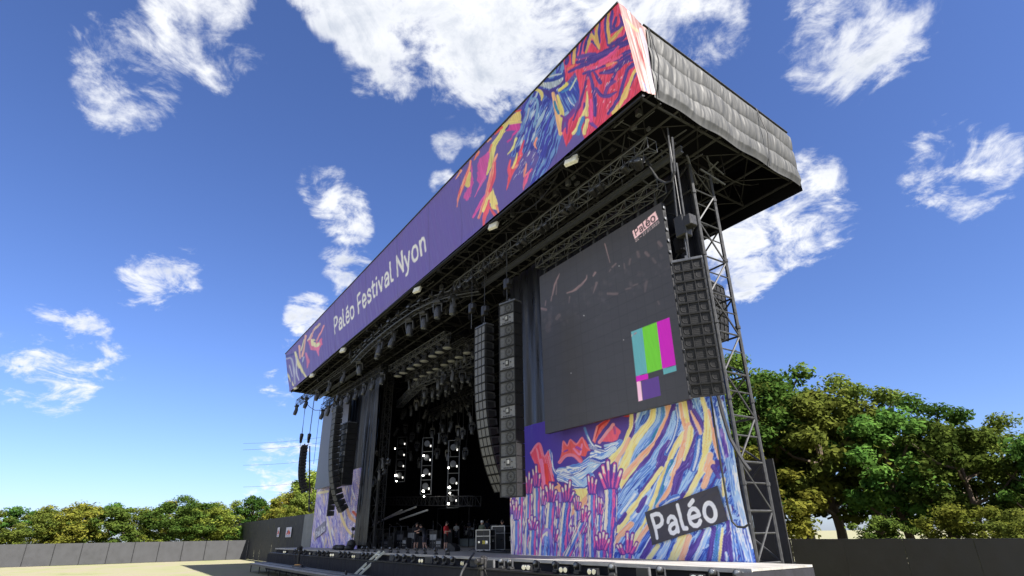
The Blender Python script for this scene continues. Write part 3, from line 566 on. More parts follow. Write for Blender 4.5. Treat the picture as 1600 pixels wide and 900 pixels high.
def paint_banner(px):
    p = Paint(px, (100, 86, 168)); S = p.stroke; q = p.px
    CRIM = (222, 62, 92)
    a = Z(880, 0, 1/9); b = Z(860, 80, 1/9); c = Z(780, 110, 1/9); d = Z(740, 190, 1/9); e = Z(680, 240, 1/9); f = Z(640, 290, 1/9); g = Z(440, 490, .1445)
    # blue field
    p.poly([(852, 124), (882, 92), (885, 128), (872, 142), (866, 152), (874, 190), (881, 212), (870, 236), (853, 268), (826, 298), (832, 270), (841, 246), (836, 231), (825, 233), (813, 246), (796, 244), (811, 207), (813, 172), (828, 150)], (58, 62, 168), var=.3, fleck=(108, 146, 214), fl=.34, flow=(-.38, 1))
    for i in range(120):
        t = rng.random(); x = 862-48*t+rng.uniform(-22, 16); y = 140+108*t+rng.uniform(-14, 14); L = rng.uniform(6, 20); k = rng.uniform(.25, .6)
        if x < 800 or (x < 822 and y > 238): continue
        S([(x+k*L*.5, y-L*.5), (x, y), (x-k*L*.5, y+L*.5)], (.8, rng.uniform(1.2, 4), .6), rng.choice([(108, 146, 214), (150, 176, 220), (40, 48, 150), (70, 88, 190), (206, 216, 232), (72, 56, 150), (40, 48, 150)]), alpha=.85)
    p.poly(c((600, 170), (720, 130), (880, 60), (890, 130), (830, 210), (720, 260), (640, 240), (570, 220)), (170, 182, 200), fleck=WH); S(c((640, 150), (780, 120), (900, 40)), 5, (46, 66, 160)); S(c((690, 90), (860, 40)), 2.2, (190, 200, 220)); S(c((800, 250), (870, 180), (910, 90), (900, 0)), 3.5, DV)
    p.poly(c((580, 240), (700, 280), (740, 240), (800, 260), (820, 340), (760, 320), (720, 400), (620, 330)), (64, 50, 140))
    for (u, v), w, cc in [((0, 0), 1, BL)]: pass
    S(c((510, 270), (570, 290), (600, 360), (590, 420)), (4, 6, 2), (214, 196, 120)); S(c((440, 390), (520, 400), (540, 480), (530, 640), (490, 800)), (2, 4, 4, 2), (120, 160, 210)); S(c((640, 570), (570, 720), (520, 830)), (3, 6, 2), (160, 184, 214)); S(c((430, 540), (400, 660), (360, 740)), (3, 3, 1), (180, 190, 214))
    # blue wedge and yellow rib between blue and red
    p.poly(c((828, 310), (900, 250), (1095, 55), (1135, 250), (1105, 400), (1035, 520), (920, 640), (875, 450)), (56, 70, 176), var=.25, fleck=(112, 150, 214), fl=.3, flow=(.5, 1)); S(c((1090, 90), (1000, 220), (880, 300)), 4, (60, 120, 190)); S(c((1080, 110), (980, 270)), 2.4, (200, 204, 190)); S(c((960, 380), (1000, 450), (1060, 500)), 1.4, WH); S(c((930, 620), (960, 590)), 4, (150, 176, 214))
    S(c((755, 320), (790, 480), (830, 650), (880, 890)), (5, 7, 8, 8), (248, 186, 136)); S(c((820, 360), (850, 480), (885, 600), (890, 820)), (4, 8, 6, 2), (226, 206, 120)); S(c((780, 440), (810, 540), (840, 610)), (3, 4, 3), TL)
    # red field
    p.poly([(966, 0), (1008, 146), (960, 185), (920, 220), (913, 216), (909, 200), (899, 208), (886, 230), (880, 208), (889, 188), (902, 170), (906, 150), (903, 128), (899, 113), (882, 129), (880, 92)], CRIM, var=.2, fleck=(238, 84, 128), fl=.3, flow=(-.2, 1))
    for pts, w, cc in [(a((640, 150), (598, 350), (630, 640)), (5, 5, 3), DV), (a((690, 150), (668, 460)), (4, 5), DV), (a((680, 450), (830, 350), (790, 200)), (5, 8, 2), (86, 60, 150)), (a((745, 240), (720, 380)), (3, 5), (70, 50, 140)), (a((510, 290), (508, 600)), (4, 5), DV),
                       (a((415, 410), (455, 520)), 4, DV), (a((370, 460), (330, 620), (300, 720)), (5, 5, 3), DV), (a((290, 530), (230, 800)), (4, 3), DV), (a((380, 600), (430, 600), (510, 690)), 4, DV), (a((200, 640), (180, 800)), 5, DV), (a((60, 800), (40, 890)), 6, DV), (a((120, 720), (130, 890)), 3, DV),
                       (b((250, 290), (470, 195), (680, 110), (880, 0)), (4, 7, 7, 5), DV), (b((400, 90), (520, 60), (640, 40)), (6, 7, 4), (96, 70, 156)), (b((380, 160), (560, 110)), 5, (90, 66, 150)), (b((465, 315), (640, 250), (825, 190)), (5, 4.5, 3), DV), (b((700, 315), (880, 265), (1000, 150), (1120, 60)), (4, 8, 7, 3), DV), (b((930, 115), (1060, 30), (1120, 0)), 6, DV),
                       (b((1155, 125), (1020, 190), (920, 290), (830, 470)), (3, 4, 4, 5), DV), (b((555, 310), (595, 500), (625, 700), (620, 900)), (4, 6, 7, 5), DV), (b((620, 300), (700, 440)), (4, 7), DV), (b((640, 520), (720, 625), (830, 625), (930, 565)), (4, 6, 6, 2), DV), (b((770, 590), (830, 470), (900, 420)), (6, 6, 4), (110, 66, 150)),
                       (b((1160, 180), (1080, 290), (1010, 480), (940, 680), (815, 880)), (6, 5, 5, 4.5, 5), DV), (b((1205, 310), (1120, 500)), (3.5, 2), DV), (a((200, 880), (450, 800), (660, 700), (900, 600)), (5, 7, 7, 9), DV), (a((660, 640), (860, 520), (900, 440)), (6, 8, 4), (76, 52, 136)), (a((740, 860), (900, 760)), (6, 3), DV), (a((780, 890), (940, 820)), 4, DV),
                       (c((1250, 40), (1190, 260), (1120, 500), (1040, 700)), (3, 3.5, 4, 3), (96, 54, 140)), (c((1040, 560), (940, 700)), 6, (120, 58, 150)), (c((960, 700), (960, 890)), (4, 2), (110, 54, 150)), (c((1195, 460), (1190, 640), (1215, 770)), (3, 3.5, 2), (90, 56, 150)), (c((1290, 740), (1360, 800)), 5, (110, 66, 160)), (c((880, 640), (910, 680), (900, 860)), 3, (120, 58, 150)),
                       (a((640, 190), (628, 340), (640, 470), (652, 600)), (3.5, 4.5, 5, 4), (214, 172, 100)), (a((650, 600), (740, 500), (835, 385)), (4.5, 6, 3), (214, 172, 100)), (a((405, 480), (370, 620), (325, 745)), (3.5, 4.5, 3), (214, 172, 100)), (a((400, 490), (470, 580), (515, 690)), (4, 7, 3), (214, 172, 100)), (a((482, 340), (470, 480), (490, 600)), (3.5, 4, 4), (214, 172, 100)), (a((165, 680), (150, 890)), (5, 4.5), (214, 172, 110)), (b((330, 40), (318, 170)), (4.5, 2), (226, 176, 110)),
                       (b((1195, 262), (1085, 520), (985, 730), (890, 870)), (3.5, 7, 7.5, 7), (246, 206, 124)), (b((510, 580), (512, 740), (505, 900)), (2, 5, 5), (244, 214, 150)), (c((935, 185), (840, 280)), (6, 4), (226, 210, 110)), (c((1230, 300), (1220, 500), (1110, 780), (1050, 890)), (2, 4, 5, 5), (240, 220, 150)), (c((1180, 660), (1120, 890)), (4, 7), (74, 128, 200)), (c((1230, 700), (1210, 890)), (6, 5), (236, 214, 150)),
                       (b((480, 255), (660, 215), (850, 110)), (4, 5, 3), (238, 84, 140)), (b((860, 140), (1010, 60)), (4, 3), (240, 90, 140)), (b((560, 690), (575, 900)), 6, (240, 80, 150)), (b((800, 200), (930, 150)), (5, 2), (238, 140, 110)), (c((1280, 560), (1290, 700)), 6, (240, 76, 150)), (a((780, 660), (640, 800), (520, 880)), (3, 6, 4), (236, 80, 140)), (b((230, 250), (330, 200)), 3, (236, 120, 90))]:
        S(pts, w, cc, {DV: (96, 72, 160)}.get(cc), .3, .3)
    for i in range(40):
        x = rng.uniform(905, 985); y = rng.uniform(90, 175)
        if y > 150-(x-1003)*.84: continue
        L = rng.uniform(2, 8); S([(x, y), (x-L*.4, y+L*.8)], (1.2, .5), rng.choice([WH, (252, 150, 170), (252, 190, 200)]), alpha=.8)
    # feathers on the violet ground
    p.poly(c((235, 590), (300, 555), (302, 700), (150, 765), (60, 890), (-40, 960), (80, 740)), (226, 198, 120), var=.1); S(c((230, 575), (300, 560)), 2.5, (220, 80, 80))
    p.poly(d((440, 125), (530, 42), (655, 5), (658, 110), (545, 225), (475, 295), (462, 280), (545, 195), (600, 125), (520, 130)), (208, 64, 156), var=.12); S(d((660, 5), (490, 30), (420, 90)), (3, 5, 6), (226, 206, 128)); S(d((440, 120), (500, 50)), 2.5, DV)
    S(d((430, 50), (380, 190), (285, 345), (250, 550), (180, 745)), (6, 7, 9, 8, 2), (224, 210, 128)); p.poly(d((240, 390), (205, 590), (175, 730), (85, 900), (50, 830), (52, 600), (70, 530), (200, 430)), (206, 80, 164), var=.12, jag=1.2); S(d((260, 330), (225, 430)), 3, (240, 130, 110))
    S(d((20, 525), (75, 425)), (2, 3), (248, 150, 120)); S(d((200, 285), (245, 240)), (2, 3), (250, 170, 140)); S(d((300, 180), (400, 80)), (2, 4), (226, 84, 80)); S(e((545, 90), (595, 10)), (1, 4), (244, 120, 100)); S(e((290, 360), (360, 240)), (1, 4), (248, 160, 130))
    p.poly(e((505, 120), (527, 400), (505, 560), (480, 655), (428, 662), (405, 600), (470, 450)), (208, 84, 168), jag=1.0); S(e((498, 105), (445, 280), (390, 450), (298, 745)), (3, 5, 5, 1.5), (248, 156, 132), (236, 90, 100), .3); S(e((480, 265), (450, 440)), (3, 8), (232, 208, 120))
    S(e((760, 480), (660, 680), (530, 895)), (3, 6, 3), (226, 84, 170)); S(e((695, 330), (550, 610)), (5, 1), (220, 96, 176)); S(e((875, 5), (835, 130), (785, 330), (740, 560), (690, 720), (615, 905)), (2, 6, 9, 8, 6, 4), (250, 164, 138), (240, 100, 120), .3); S(e((850, 130), (825, 320), (765, 530)), (3, 5, 4), (232, 84, 110))
    p.poly(e((812, 485), (875, 700), (872, 800), (800, 770), (760, 650), (738, 620)), (250, 224, 140), var=.08); S(e((735, 640), (690, 810)), (5, 5), (250, 220, 140)); S(e((760, 660), (735, 800), (700, 900))+f((1040, 560)), (3, 6, 6, 3), (244, 92, 118)); S(e((770, 750), (850, 880)), (3, 5), (244, 92, 118)); S(e((860, 730), (890, 830)), 3, (250, 150, 130))
    S(e((1205, 5), (1120, 170), (1060, 310), (1000, 510)), (5, 8, 6, 1), (240, 84, 104)); S(e((1060, 90), (1035, 220), (1050, 320)), (2, 5, 4), (240, 84, 110)); S(e((1150, 0), (1092, 200)), (3, 3), (246, 214, 130)); S(e((1110, 200), (1150, 160)), 3, (250, 150, 140)); S(d((705, 265), (650, 440)), (2, 5), (232, 80, 110))
    S(d((890, 235), (858, 320), (885, 385)), (3, 3.5, 1), (250, 150, 130)); S(d((605, 235), (545, 370), (480, 465)), (3, 4, 1), (224, 214, 140)); S(e((1275, 145), (1252, 250), (1245, 320)), (2.5, 4, 3), (250, 150, 140)); S(e((1350, 215), (1275, 320), (1242, 505)), (3, 6, 1.5), (250, 140, 136), (246, 100, 150), .3); S(e((1300, 290), (1270, 410)), 3.5, (244, 96, 150))
    for i in range(46):
        x = rng.uniform(806, 850); y = 262-(x-806)*.35+rng.uniform(-20, 20); L = rng.uniform(3, 10); S([(x, y), (x-L*.5, y+L*.9)], (.9, .4), rng.choice([(150, 170, 230), WH, (60, 64, 170)]), alpha=.7)
    # the far end
    for pts, w, cc in [(g((30, 470), (120, 440), (170, 420)), 3, (58, 60, 140)), (g((150, 420), (190, 560), (262, 680)), (3, 5.5, 3), (222, 214, 170)), (g((190, 350), (200, 480)), 2.8, (226, 170, 160)), (g((262, 240), (225, 460)), (3, 3), (226, 168, 160)), (g((240, 280), (210, 400)), 2, (210, 204, 176)), (g((455, 130), (375, 310)), (2.5, 2.2), (222, 140, 160)),
                       (g((285, 290), (340, 200), (410, 110)), (3, 3, 3), (226, 196, 184)), (g((350, 180), (310, 280)), 2, (222, 150, 160)), (g((262, 430), (285, 520), (278, 590)), (3, 5, 1), (206, 110, 158)), (g((50, 490), (110, 490), (140, 640), (150, 760)), (2, 3, 2), (170, 172, 206)), (g((40, 620), (90, 700), (130, 775)), (2, 3.5, 3), (214, 206, 170)), (g((160, 480), (165, 640), (190, 720)), 2, (190, 190, 214)),
                       (g((40, 560), (100, 690), (110, 790)), 2, (70, 74, 160)), (g((45, 690), (70, 800)), 1.6, (176, 178, 208)), (g((195, 600), (215, 690)), 2, (60, 64, 150)), (g((85, 560), (120, 680)), 1.6, (190, 190, 216)), (g((240, 470), (230, 520)), 2, (180, 190, 220))]:
        S(pts, w, cc)
    p.poly(g((300, 350), (310, 390), (370, 400), (400, 465), (405, 385), (440, 335), (430, 255), (400, 310), (330, 270), (280, 290)), (218, 104, 154)); p.poly(g((310, 275), (365, 280), (375, 330), (405, 305), (420, 335), (375, 368), (320, 345)), (226, 218, 176)); S(g((352, 300), (372, 306)), 2, DV)
    p.text('Paléo Festival Nyon', [(522.5, 523.5), (667, 391.5), (663.2, 356), (521.2, 497.5)], (232, 230, 232), wt=.152, track=.055)
    p.c = np.clip(p.c, 0, 1)**.92
    for k in range(11):                                    # sewn joints between the printed widths
        xx = 470+k*50; i = p.sel((xx-30, 0), (xx+30, 700)); p.c[i] *= (1-.10*np.exp(-((p.px[i, 0]-xx-(p.px[i, 1]-350)*.02)/.8)**2))[:, None]
    return p.out()

# ------------------------------------------------------------------ ground
def ground():
    n = 60; xs = np.concatenate([np.linspace(-900, -90, 14), np.linspace(-80, 40, 61), np.linspace(60, 900, 14)]); ys = np.concatenate([np.linspace(-600, -30, 10), np.linspace(-25, 60, 44), np.linspace(80, 1200, 16)])
    X, Y = np.meshgrid(xs, ys); Zg = .05*(fbm(X*.2, Y*.2, 3)-.5); P = np.stack([X, Y, Zg], -1)
    o = sheet('ground', P, None, 'ground_mat'); tag(o, 'trodden ground in front of and around the stage', kind='structure')
ground()

# ------------------------------------------------------------------ stage deck, front skirt, lamp shelf
XR, XL = -10.3, -65.6
def stage():
    t = empty('stage_deck', (0, 0, 0)); tag(t, 'long open-air stage deck with pale lip and black skirt', kind='structure')
    # deck boards 2 m wide, each its own piece
    w = 2.0; n = int((XR-XL)/w); k = 0
    for i in range(n+1):
        x0 = XL+i*w; x1 = min(x0+w, XR)
        for (y0, y1) in ((14.22, 17.0), (17.0, 19.6), (19.6, 23.0), (23.0, 31.8)):
            if (y0 > 16 and x1 > -12.6) or (y0 > 19 and x1 > -25.5): continue
            MB().box(((x0+x1)/2, (y0+y1)/2, DK-.03+rng.uniform(-.003, .003)), (x1-x0-.012, y1-y0-.012, .06)).build('deck_board', 'deck_top', t)
    MB().box(((XR+XL)/2, 14.205, DK-.05), (XR-XL, .03, .11)).build('deck_lip', 'deck_lip', t)
    # recessed fascia and shelf for the lamps
    MB().box(((XR+XL)/2, 14.35, DK-.45), (XR-XL, .05, .66)).build('fascia', 'skirt', t)
    SH = at_y(780, 890, 13.55).z
    MB().box(((XR+XL)/2, 13.93, SH-.04), (XR-XL, .76, .06)).build('lamp_shelf', 'black_metal', t)
    MB().box(((XR+XL)/2, 13.54, SH-.035), (XR-XL, .02, .05)).build('shelf_edge', 'dark_steel', t)
    # pleated skirt panels down to the ground
    x = XL
    while x < XR-.1:
        wd = min(3.0, XR-x); nu, nv = 40, 8
        u = np.linspace(0, wd-.015, nu); v = np.linspace(0.0, SH-.09, nv); U, V = np.meshgrid(u, v)
        P = np.stack([x+U, 13.52+.03*(fbm((x+U)*3.1, V*.3+3, 3)-.5)*2-.02*np.exp(-V*2), V], -1)
        sheet('skirt_panel', P, None, 'skirt', t); x += wd
    nu, nv = 60, 8; U, V = np.meshgrid(np.linspace(13.52, 17.0, nu), np.linspace(0, DK-.07, nv)); P = np.stack([XR+.01+.04*(fbm(U*2, V*.3, 3)-.5), U, V], -1)
    sheet('side_skirt', P, None, 'skirt', t)
    return SH
SHELF = stage()

# ------------------------------------------------------------------ roof
ZB = lambda y, x=-37: CZ+14.70-.03*(y-13)+.0070*(x+37)
RX, LX = -10.72, -63.95
def roof():
    t = empty('stage_roof', (-37, 18, 0), 'huge flat stage roof with dark lattice underside over the whole stage', 'stage roof')
    t.location = (0, 0, 0)
    ztop = lambda y: CZ+18.75-.15*(y-12.3)
    # skin
    ys = np.linspace(12.4, 23.0, 12); xs = np.linspace(LX, RX, 40); X, Y = np.meshgrid(xs, ys); P = np.stack([X, Y, ztop(Y)-.06], -1); sheet('roof_sheet', P, None, 'roof_skin', t, .05)
    # back and left closing cloths
    for nm, pts in (('back_cloth', [(LX, 23.02), (RX, 23.02)]), ('end_cloth', [(LX, 13.0), (LX, 23.0)])):
        (xa, ya), (xb, yb) = pts; nu = 80; s = np.linspace(0, 1, nu); v = np.linspace(0, 1, 10); Sg, V = np.meshgrid(s, v)
        X = xa+(xb-xa)*Sg; Y = ya+(yb-ya)*Sg; zb = CZ+14.63-.03*(Y-13)-(.25 if nm == 'back_cloth' else .0); Zz = zb+(ztop(Y)+.03-zb)*V
        wob = .05*(fbm(Sg*30, V*2, 3)-.5); P = np.stack([X+(wob if nm == 'end_cloth' else 0), Y+(wob if nm == 'back_cloth' else 0), Zz], -1); sheet(nm, P, None, 'roof_skin', t)
    # rafters: lattice girders from front to back
    xsr = np.linspace(LX+.3, RX-.35, 22)
    for i, x in enumerate(xsr):
        m = MB(); y0, y1 = 13.25, 22.9; za = lambda y: ZB(y, x)+.16; zb = lambda y: ZB(y, x)+1.35
        m.tube((x, y0, za(y0)), (x, y1, za(y1)), .055, 5); m.tube((x, y0, zb(y0)), (x, y1, zb(y1)), .055, 5)
        k = 8
        for j in range(k):
            ya = y0+(y1-y0)*j/k; yb = y0+(y1-y0)*(j+1)/k; ym = (ya+yb)/2
            m.tube((x, ya, za(ya)), (x, ym, zb(ym)), .03, 4); m.tube((x, ym, zb(ym)), (x, yb, za(yb)), .03, 4)
        m.build('rafter', 'dark_steel' if i % 3 else 'steel', t)
    # purlins along the stage
    for j, (y, dz, r, mt) in enumerate([(13.2, .05, .07, 'dark_steel'), (13.22, .75, .05, 'steel'), (14.1, .1, .045, 'dark_steel'), (15.1, .22, .05, 'steel'), (16.4, .12, .05, 'dark_steel'), (17.7, .22, .06, 'steel'), (19.2, .1, .05, 'dark_steel'), (20.8, .2, .05, 'steel'), (22.85, .1, .07, 'dark_steel'), (14.6, 1.4, .045, 'steel'), (18.2, 1.4, .045, 'steel'), (21.2, 1.4, .045, 'dark_steel')]):
        MB().tube((LX+.1, y, ZB(y, LX)+dz), (RX-.1, y, ZB(y, RX)+dz), r, 6).build('purlin', mt, t)
    # crossing wind braces and short stubs between rafters
    for i in range(len(xsr)-1):
        m = MB(); x0, x1 = xsr[i], xsr[i+1]
        for (ya, yb) in ((13.3, 16.3), (16.5, 19.6), (19.8, 22.7)):
            m.tube((x0, ya, ZB(ya, x0)+.3), (x1, yb, ZB(yb, x1)+.3), .026, 4); m.tube((x1, ya, ZB(ya, x1)+.36), (x0, yb, ZB(yb, x0)+.36), .026, 4)
        m.build('wind_brace', 'dark_steel', t)
        m = MB()
        for k in range(5):
            ya = rng.uniform(13.4, 16.5); xa = rng.uniform(x0+.2, x1-.8); L = rng.uniform(.5, 1.3); z = ZB(ya, xa)+rng.uniform(.15, .9); s = rng.random() < .5
            m.tube((xa, ya, z), (xa+(L if s else 0), ya+(0 if s else L), z), .028, 4)
        m.build('hanger_bar', 'alu' if i % 4 == 0 else 'steel', t)
    # bright girder in front of the near screen, one mirrored at the far side
    for (xa, xb) in ((-27.5, -11.6), (-63, -49)):
        m = MB(); zb = CZ+13.97; m.box(((xa+xb)/2, 16.0, zb), (xb-xa, .16, .05)); m.box(((xa+xb)/2, 16.0, zb+.26), (xb-xa, .16, .05)); m.box(((xa+xb)/2, 16.0, zb+.13), (xb-xa, .03, .22))
        for x in np.arange(xa+.5, xb, 2.4): m.tube((x, 16, zb+.25), (x, 16, zb+.75), .03, 4)
        m.build('girder', 'alu', t)
    # front gutter rail under the banner
    MB().box(((LX+RX)/2, 13.02, ZB(13)+.02), (RX-LX, .06, .07)).build('front_rail', 'dark_steel', t)
    # clamp plates hanging below the near corner
    for k in range(12):
        x = rng.uniform(-22, -11.2); y = rng.uniform(13.3, 15.5); MB().box((x, y, ZB(y, x)+.05), (rng.uniform(.1, .3), .12, rng.uniform(.1, .3))).build('clamp', rng.choice(['steel', 'alu', 'dark_steel']), t)
    # motors, drop pipes and slack cables under the roof, thickest over the near screen
    for k in range(46):
        x = -11.6-abs(rng.gauss(0, 1))*14 if k < 30 else rng.uniform(-62, -14); y = rng.uniform(13.5, 20); z = ZB(y, x)-rng.uniform(-.3, .35); m = MB(); m.bbox((x, y, z), (rng.uniform(.15, .3), .2, rng.uniform(.25, .5)), .03); m.tube((x, y, z), (x, y, ZB(y, x)+.6), .02, 4); m.build('roof_motor', rng.choice(['black_metal', 'fixture', 'dark_steel']), t)
    for k in range(34):
        x = rng.uniform(-34, -11.5) if k < 24 else rng.uniform(-62, -34); y = rng.uniform(13.4, 19); L = rng.uniform(1.2, 4.2); sg = rng.uniform(.1, .6); z = ZB(y, x)+rng.uniform(-.1, .5); al = rng.random() < .65
        pts = [(x-(L*f if al else 0), y+(0 if al else L*f), z-sg*4*f*(1-f)) for f in np.linspace(0, 1, 7)]; MB().path(pts, .025, 5).build('slack_cable', 'cable', t)
    for k in range(26):
        x = rng.uniform(-30, -11.5); y = rng.uniform(13.6, 20); MB().tube((x, y, ZB(y, x)+.5), (x+rng.uniform(-.3, .3), y, ZB(y, x)-rng.uniform(.2, 1.0)), .028, 5).build('drop_pipe', rng.choice(['steel', 'alu', 'dark_steel']), t)
    # steel knot round the head of the near tower
    for k in range(22):
        p0 = Vector((rng.uniform(-14.6, -11.3), rng.uniform(15.2, 19.5), ZB(17, -12)+rng.uniform(-.8, .4))); d0 = Vector((-rng.choice([1.6, 0, .9]), rng.choice([0, 1.6, .9]), rng.uniform(-.5, .1))); MB().tube(p0, p0+d0, rng.uniform(.03, .06), 5).build('head_brace', rng.choice(['steel', 'alu', 'steel']), t)
    # backstage ceiling and heavy drapes that keep the inside dark
    MB().box((-44.5, 27.6, CZ+14.4), (41.0, 9.3, .1)).build('backstage_ceiling', 'roof_skin', t)
    for k in range(10):
        y = 24+k*.8; MB().tube((-51, y, CZ+13.9-(k % 2)*.4), (-26, y, CZ+13.9-(k % 2)*.4), .05, 4).build('grid_pipe', 'dark_steel', t)
roof()

# ------------------------------------------------------------------ banner, its folded end, grey tarpaulin
print_mat('banner_print', .5, .35, .55, 0, 2.4, (2.6, 1, .16), 0)
print_mat('mural_print', .55, .3, .12, 0, 3.0)
def banner():
    t = empty('banner', (0, 0, 0), 'long purple festival banner with painted flames along the roof front edge', 'banner')
    BR = np.array(at_y(1002, 141, 13.0)); BLc = np.array([-63.92, 13.0, 14.56+CZ]); TR = np.array([-10.60, 12.2, 18.88+CZ]); TLc = np.array([-64.93, 12.2, 19.01+CZ])
    nu, nv = 760, 118
    # even steps in the picture: near end finer
    pxs = np.linspace(452, 1002, nu); sx = []
    d = [at_y(x, 612.5+(141-612.5)*(x-452)/(1002-452), 13.0).x for x in pxs]; s = (np.array(d)-BLc[0])/(BR[0]-BLc[0]); s = np.clip((s-s[0])/(s[-1]-s[0]), 0, 1)
    v = np.linspace(0, 1, nv); Sg, V = np.meshgrid(s, v)
    P = ((BLc*(1-Sg[..., None])+BR*Sg[..., None])*(1-V[..., None])+(TLc*(1-Sg[..., None])+TR*Sg[..., None])*V[..., None])
    colr = paint_banner(proj(P))
    # gathers: fine upright creases
    x = P[..., 0]; cre = (fbm(x*2.6+V*.9, V*1.2, 4)-.5)*.11+(fbm(x*.55+V*1.6, V*.6+7, 2)-.5)*.14
    cre = cre*np.clip(np.minimum(V, 1-V)*14, .15, 1); P = P.copy(); P[..., 1] -= cre
    sheet('printed_cloth', P, colr, 'banner_print', t)
    MB().path([tuple(TLc+(0, -.02, .02)), tuple(TR+(0, -.02, .02))], .045).build('top_hem', 'steel', t)
    # the folded end round the corner
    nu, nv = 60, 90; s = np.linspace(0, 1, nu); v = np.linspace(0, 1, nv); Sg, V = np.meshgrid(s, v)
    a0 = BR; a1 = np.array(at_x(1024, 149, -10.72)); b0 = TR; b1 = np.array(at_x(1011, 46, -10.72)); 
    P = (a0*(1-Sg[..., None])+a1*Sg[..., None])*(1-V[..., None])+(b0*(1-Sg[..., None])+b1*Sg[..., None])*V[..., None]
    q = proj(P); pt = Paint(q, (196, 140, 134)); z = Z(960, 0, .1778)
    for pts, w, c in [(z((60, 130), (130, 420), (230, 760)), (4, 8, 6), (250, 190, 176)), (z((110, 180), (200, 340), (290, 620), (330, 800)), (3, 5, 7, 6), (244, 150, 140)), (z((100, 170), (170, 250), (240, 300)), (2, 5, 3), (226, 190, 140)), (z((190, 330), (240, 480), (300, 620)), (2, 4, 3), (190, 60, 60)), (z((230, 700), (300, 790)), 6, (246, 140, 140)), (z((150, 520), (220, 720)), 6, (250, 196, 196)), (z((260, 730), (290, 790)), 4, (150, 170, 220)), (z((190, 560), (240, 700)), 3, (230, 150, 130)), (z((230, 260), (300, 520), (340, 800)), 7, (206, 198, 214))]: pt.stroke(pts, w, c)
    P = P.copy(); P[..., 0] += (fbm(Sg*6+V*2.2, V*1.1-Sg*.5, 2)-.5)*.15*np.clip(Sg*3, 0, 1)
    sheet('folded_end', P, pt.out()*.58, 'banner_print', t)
    # red flap peeping over the top corner
    m = MB(); c0 = Vector(TR); c1 = Vector(b1); pts = [c0+(c1-c0)*k for k in (0, .25, .5, .8)]
    vs = []; 
    for i, pnt in enumerate(pts): vs += [pnt, pnt+Vector((-.1, .05, (0.02, .30, .22, .02)[i]))]
    m.add(vs, [(0, 2, 3, 1), (2, 4, 5, 3), (4, 6, 7, 5)]); fl = m.build('corner_flap', 'red', t); sd = fl.modifiers.new('thickness', 'SOLIDIFY'); sd.thickness = .01
banner()

def tarpaulin():
    nu, nv = 300, 110; y0b, y1 = 13.72, 23.0; s = np.linspace(0, 1, nu); v = np.linspace(0, 1, nv); Sg, V = np.meshgrid(s, v)
    Y = y0b+(y1-y0b)*Sg; zb = CZ+15.08-.08*(Y-13.7)+.05*np.sin(Y*2.6)*(1-V); zt = CZ+18.70-.147*(Y-13.67)
    Zz = zb+(zt-zb)*V
    # three slack bays one above the other, pulled tight at the ropes between them, with slanting creases
    bay = np.abs(np.sin(V*math.pi*3+.25*np.sin(Y*1.7)))**.6; u2 = np.abs(np.sin((Y-13.7)*math.pi/2.3))**.5
    puff = .10*bay*(.6+.4*u2)
    cr = np.abs(fbm(Y*1.9+V*1.1, V*1.6-Y*.25, 3)-.5)*.42; cr2 = np.abs(fbm(Y*4.6-V*2.2, V*1.8+11, 2)-.5)*.16
    X = -10.74+puff*.9-cr*.34-cr2*.6+.05
    edge = np.clip(np.minimum(V, 1-V)*10, 0, 1); X = -10.76+(X+10.76)*edge
    o = sheet('tarpaulin', np.stack([X, Y, Zz], -1), None, 'tarp'); tag(o, 'slack grey tarpaulin lashed over the end of the roof', 'tarpaulin')
    t = empty('tarp_frame', (0, 0, 0), 'thin dark ropes and rail holding the grey tarpaulin', 'rope')
    pt = lambda y: (-10.74, y, CZ+18.70-.147*(y-13.67)+.03)
    MB().path([pt(13.67), pt(18), pt(23.0)], .05).build('top_rail', 'black_metal', t)
    for yy in (13.85, 20.6):
        MB().path([(-10.66, yy, CZ+15.0-.075*(yy-13.7)), (-10.45, yy+.05, CZ+16.8-.1*(yy-13.7)), (-10.66, yy, CZ+18.65-.147*(yy-13.67))], .022).build('rope', 'cable', t)
tarpaulin()
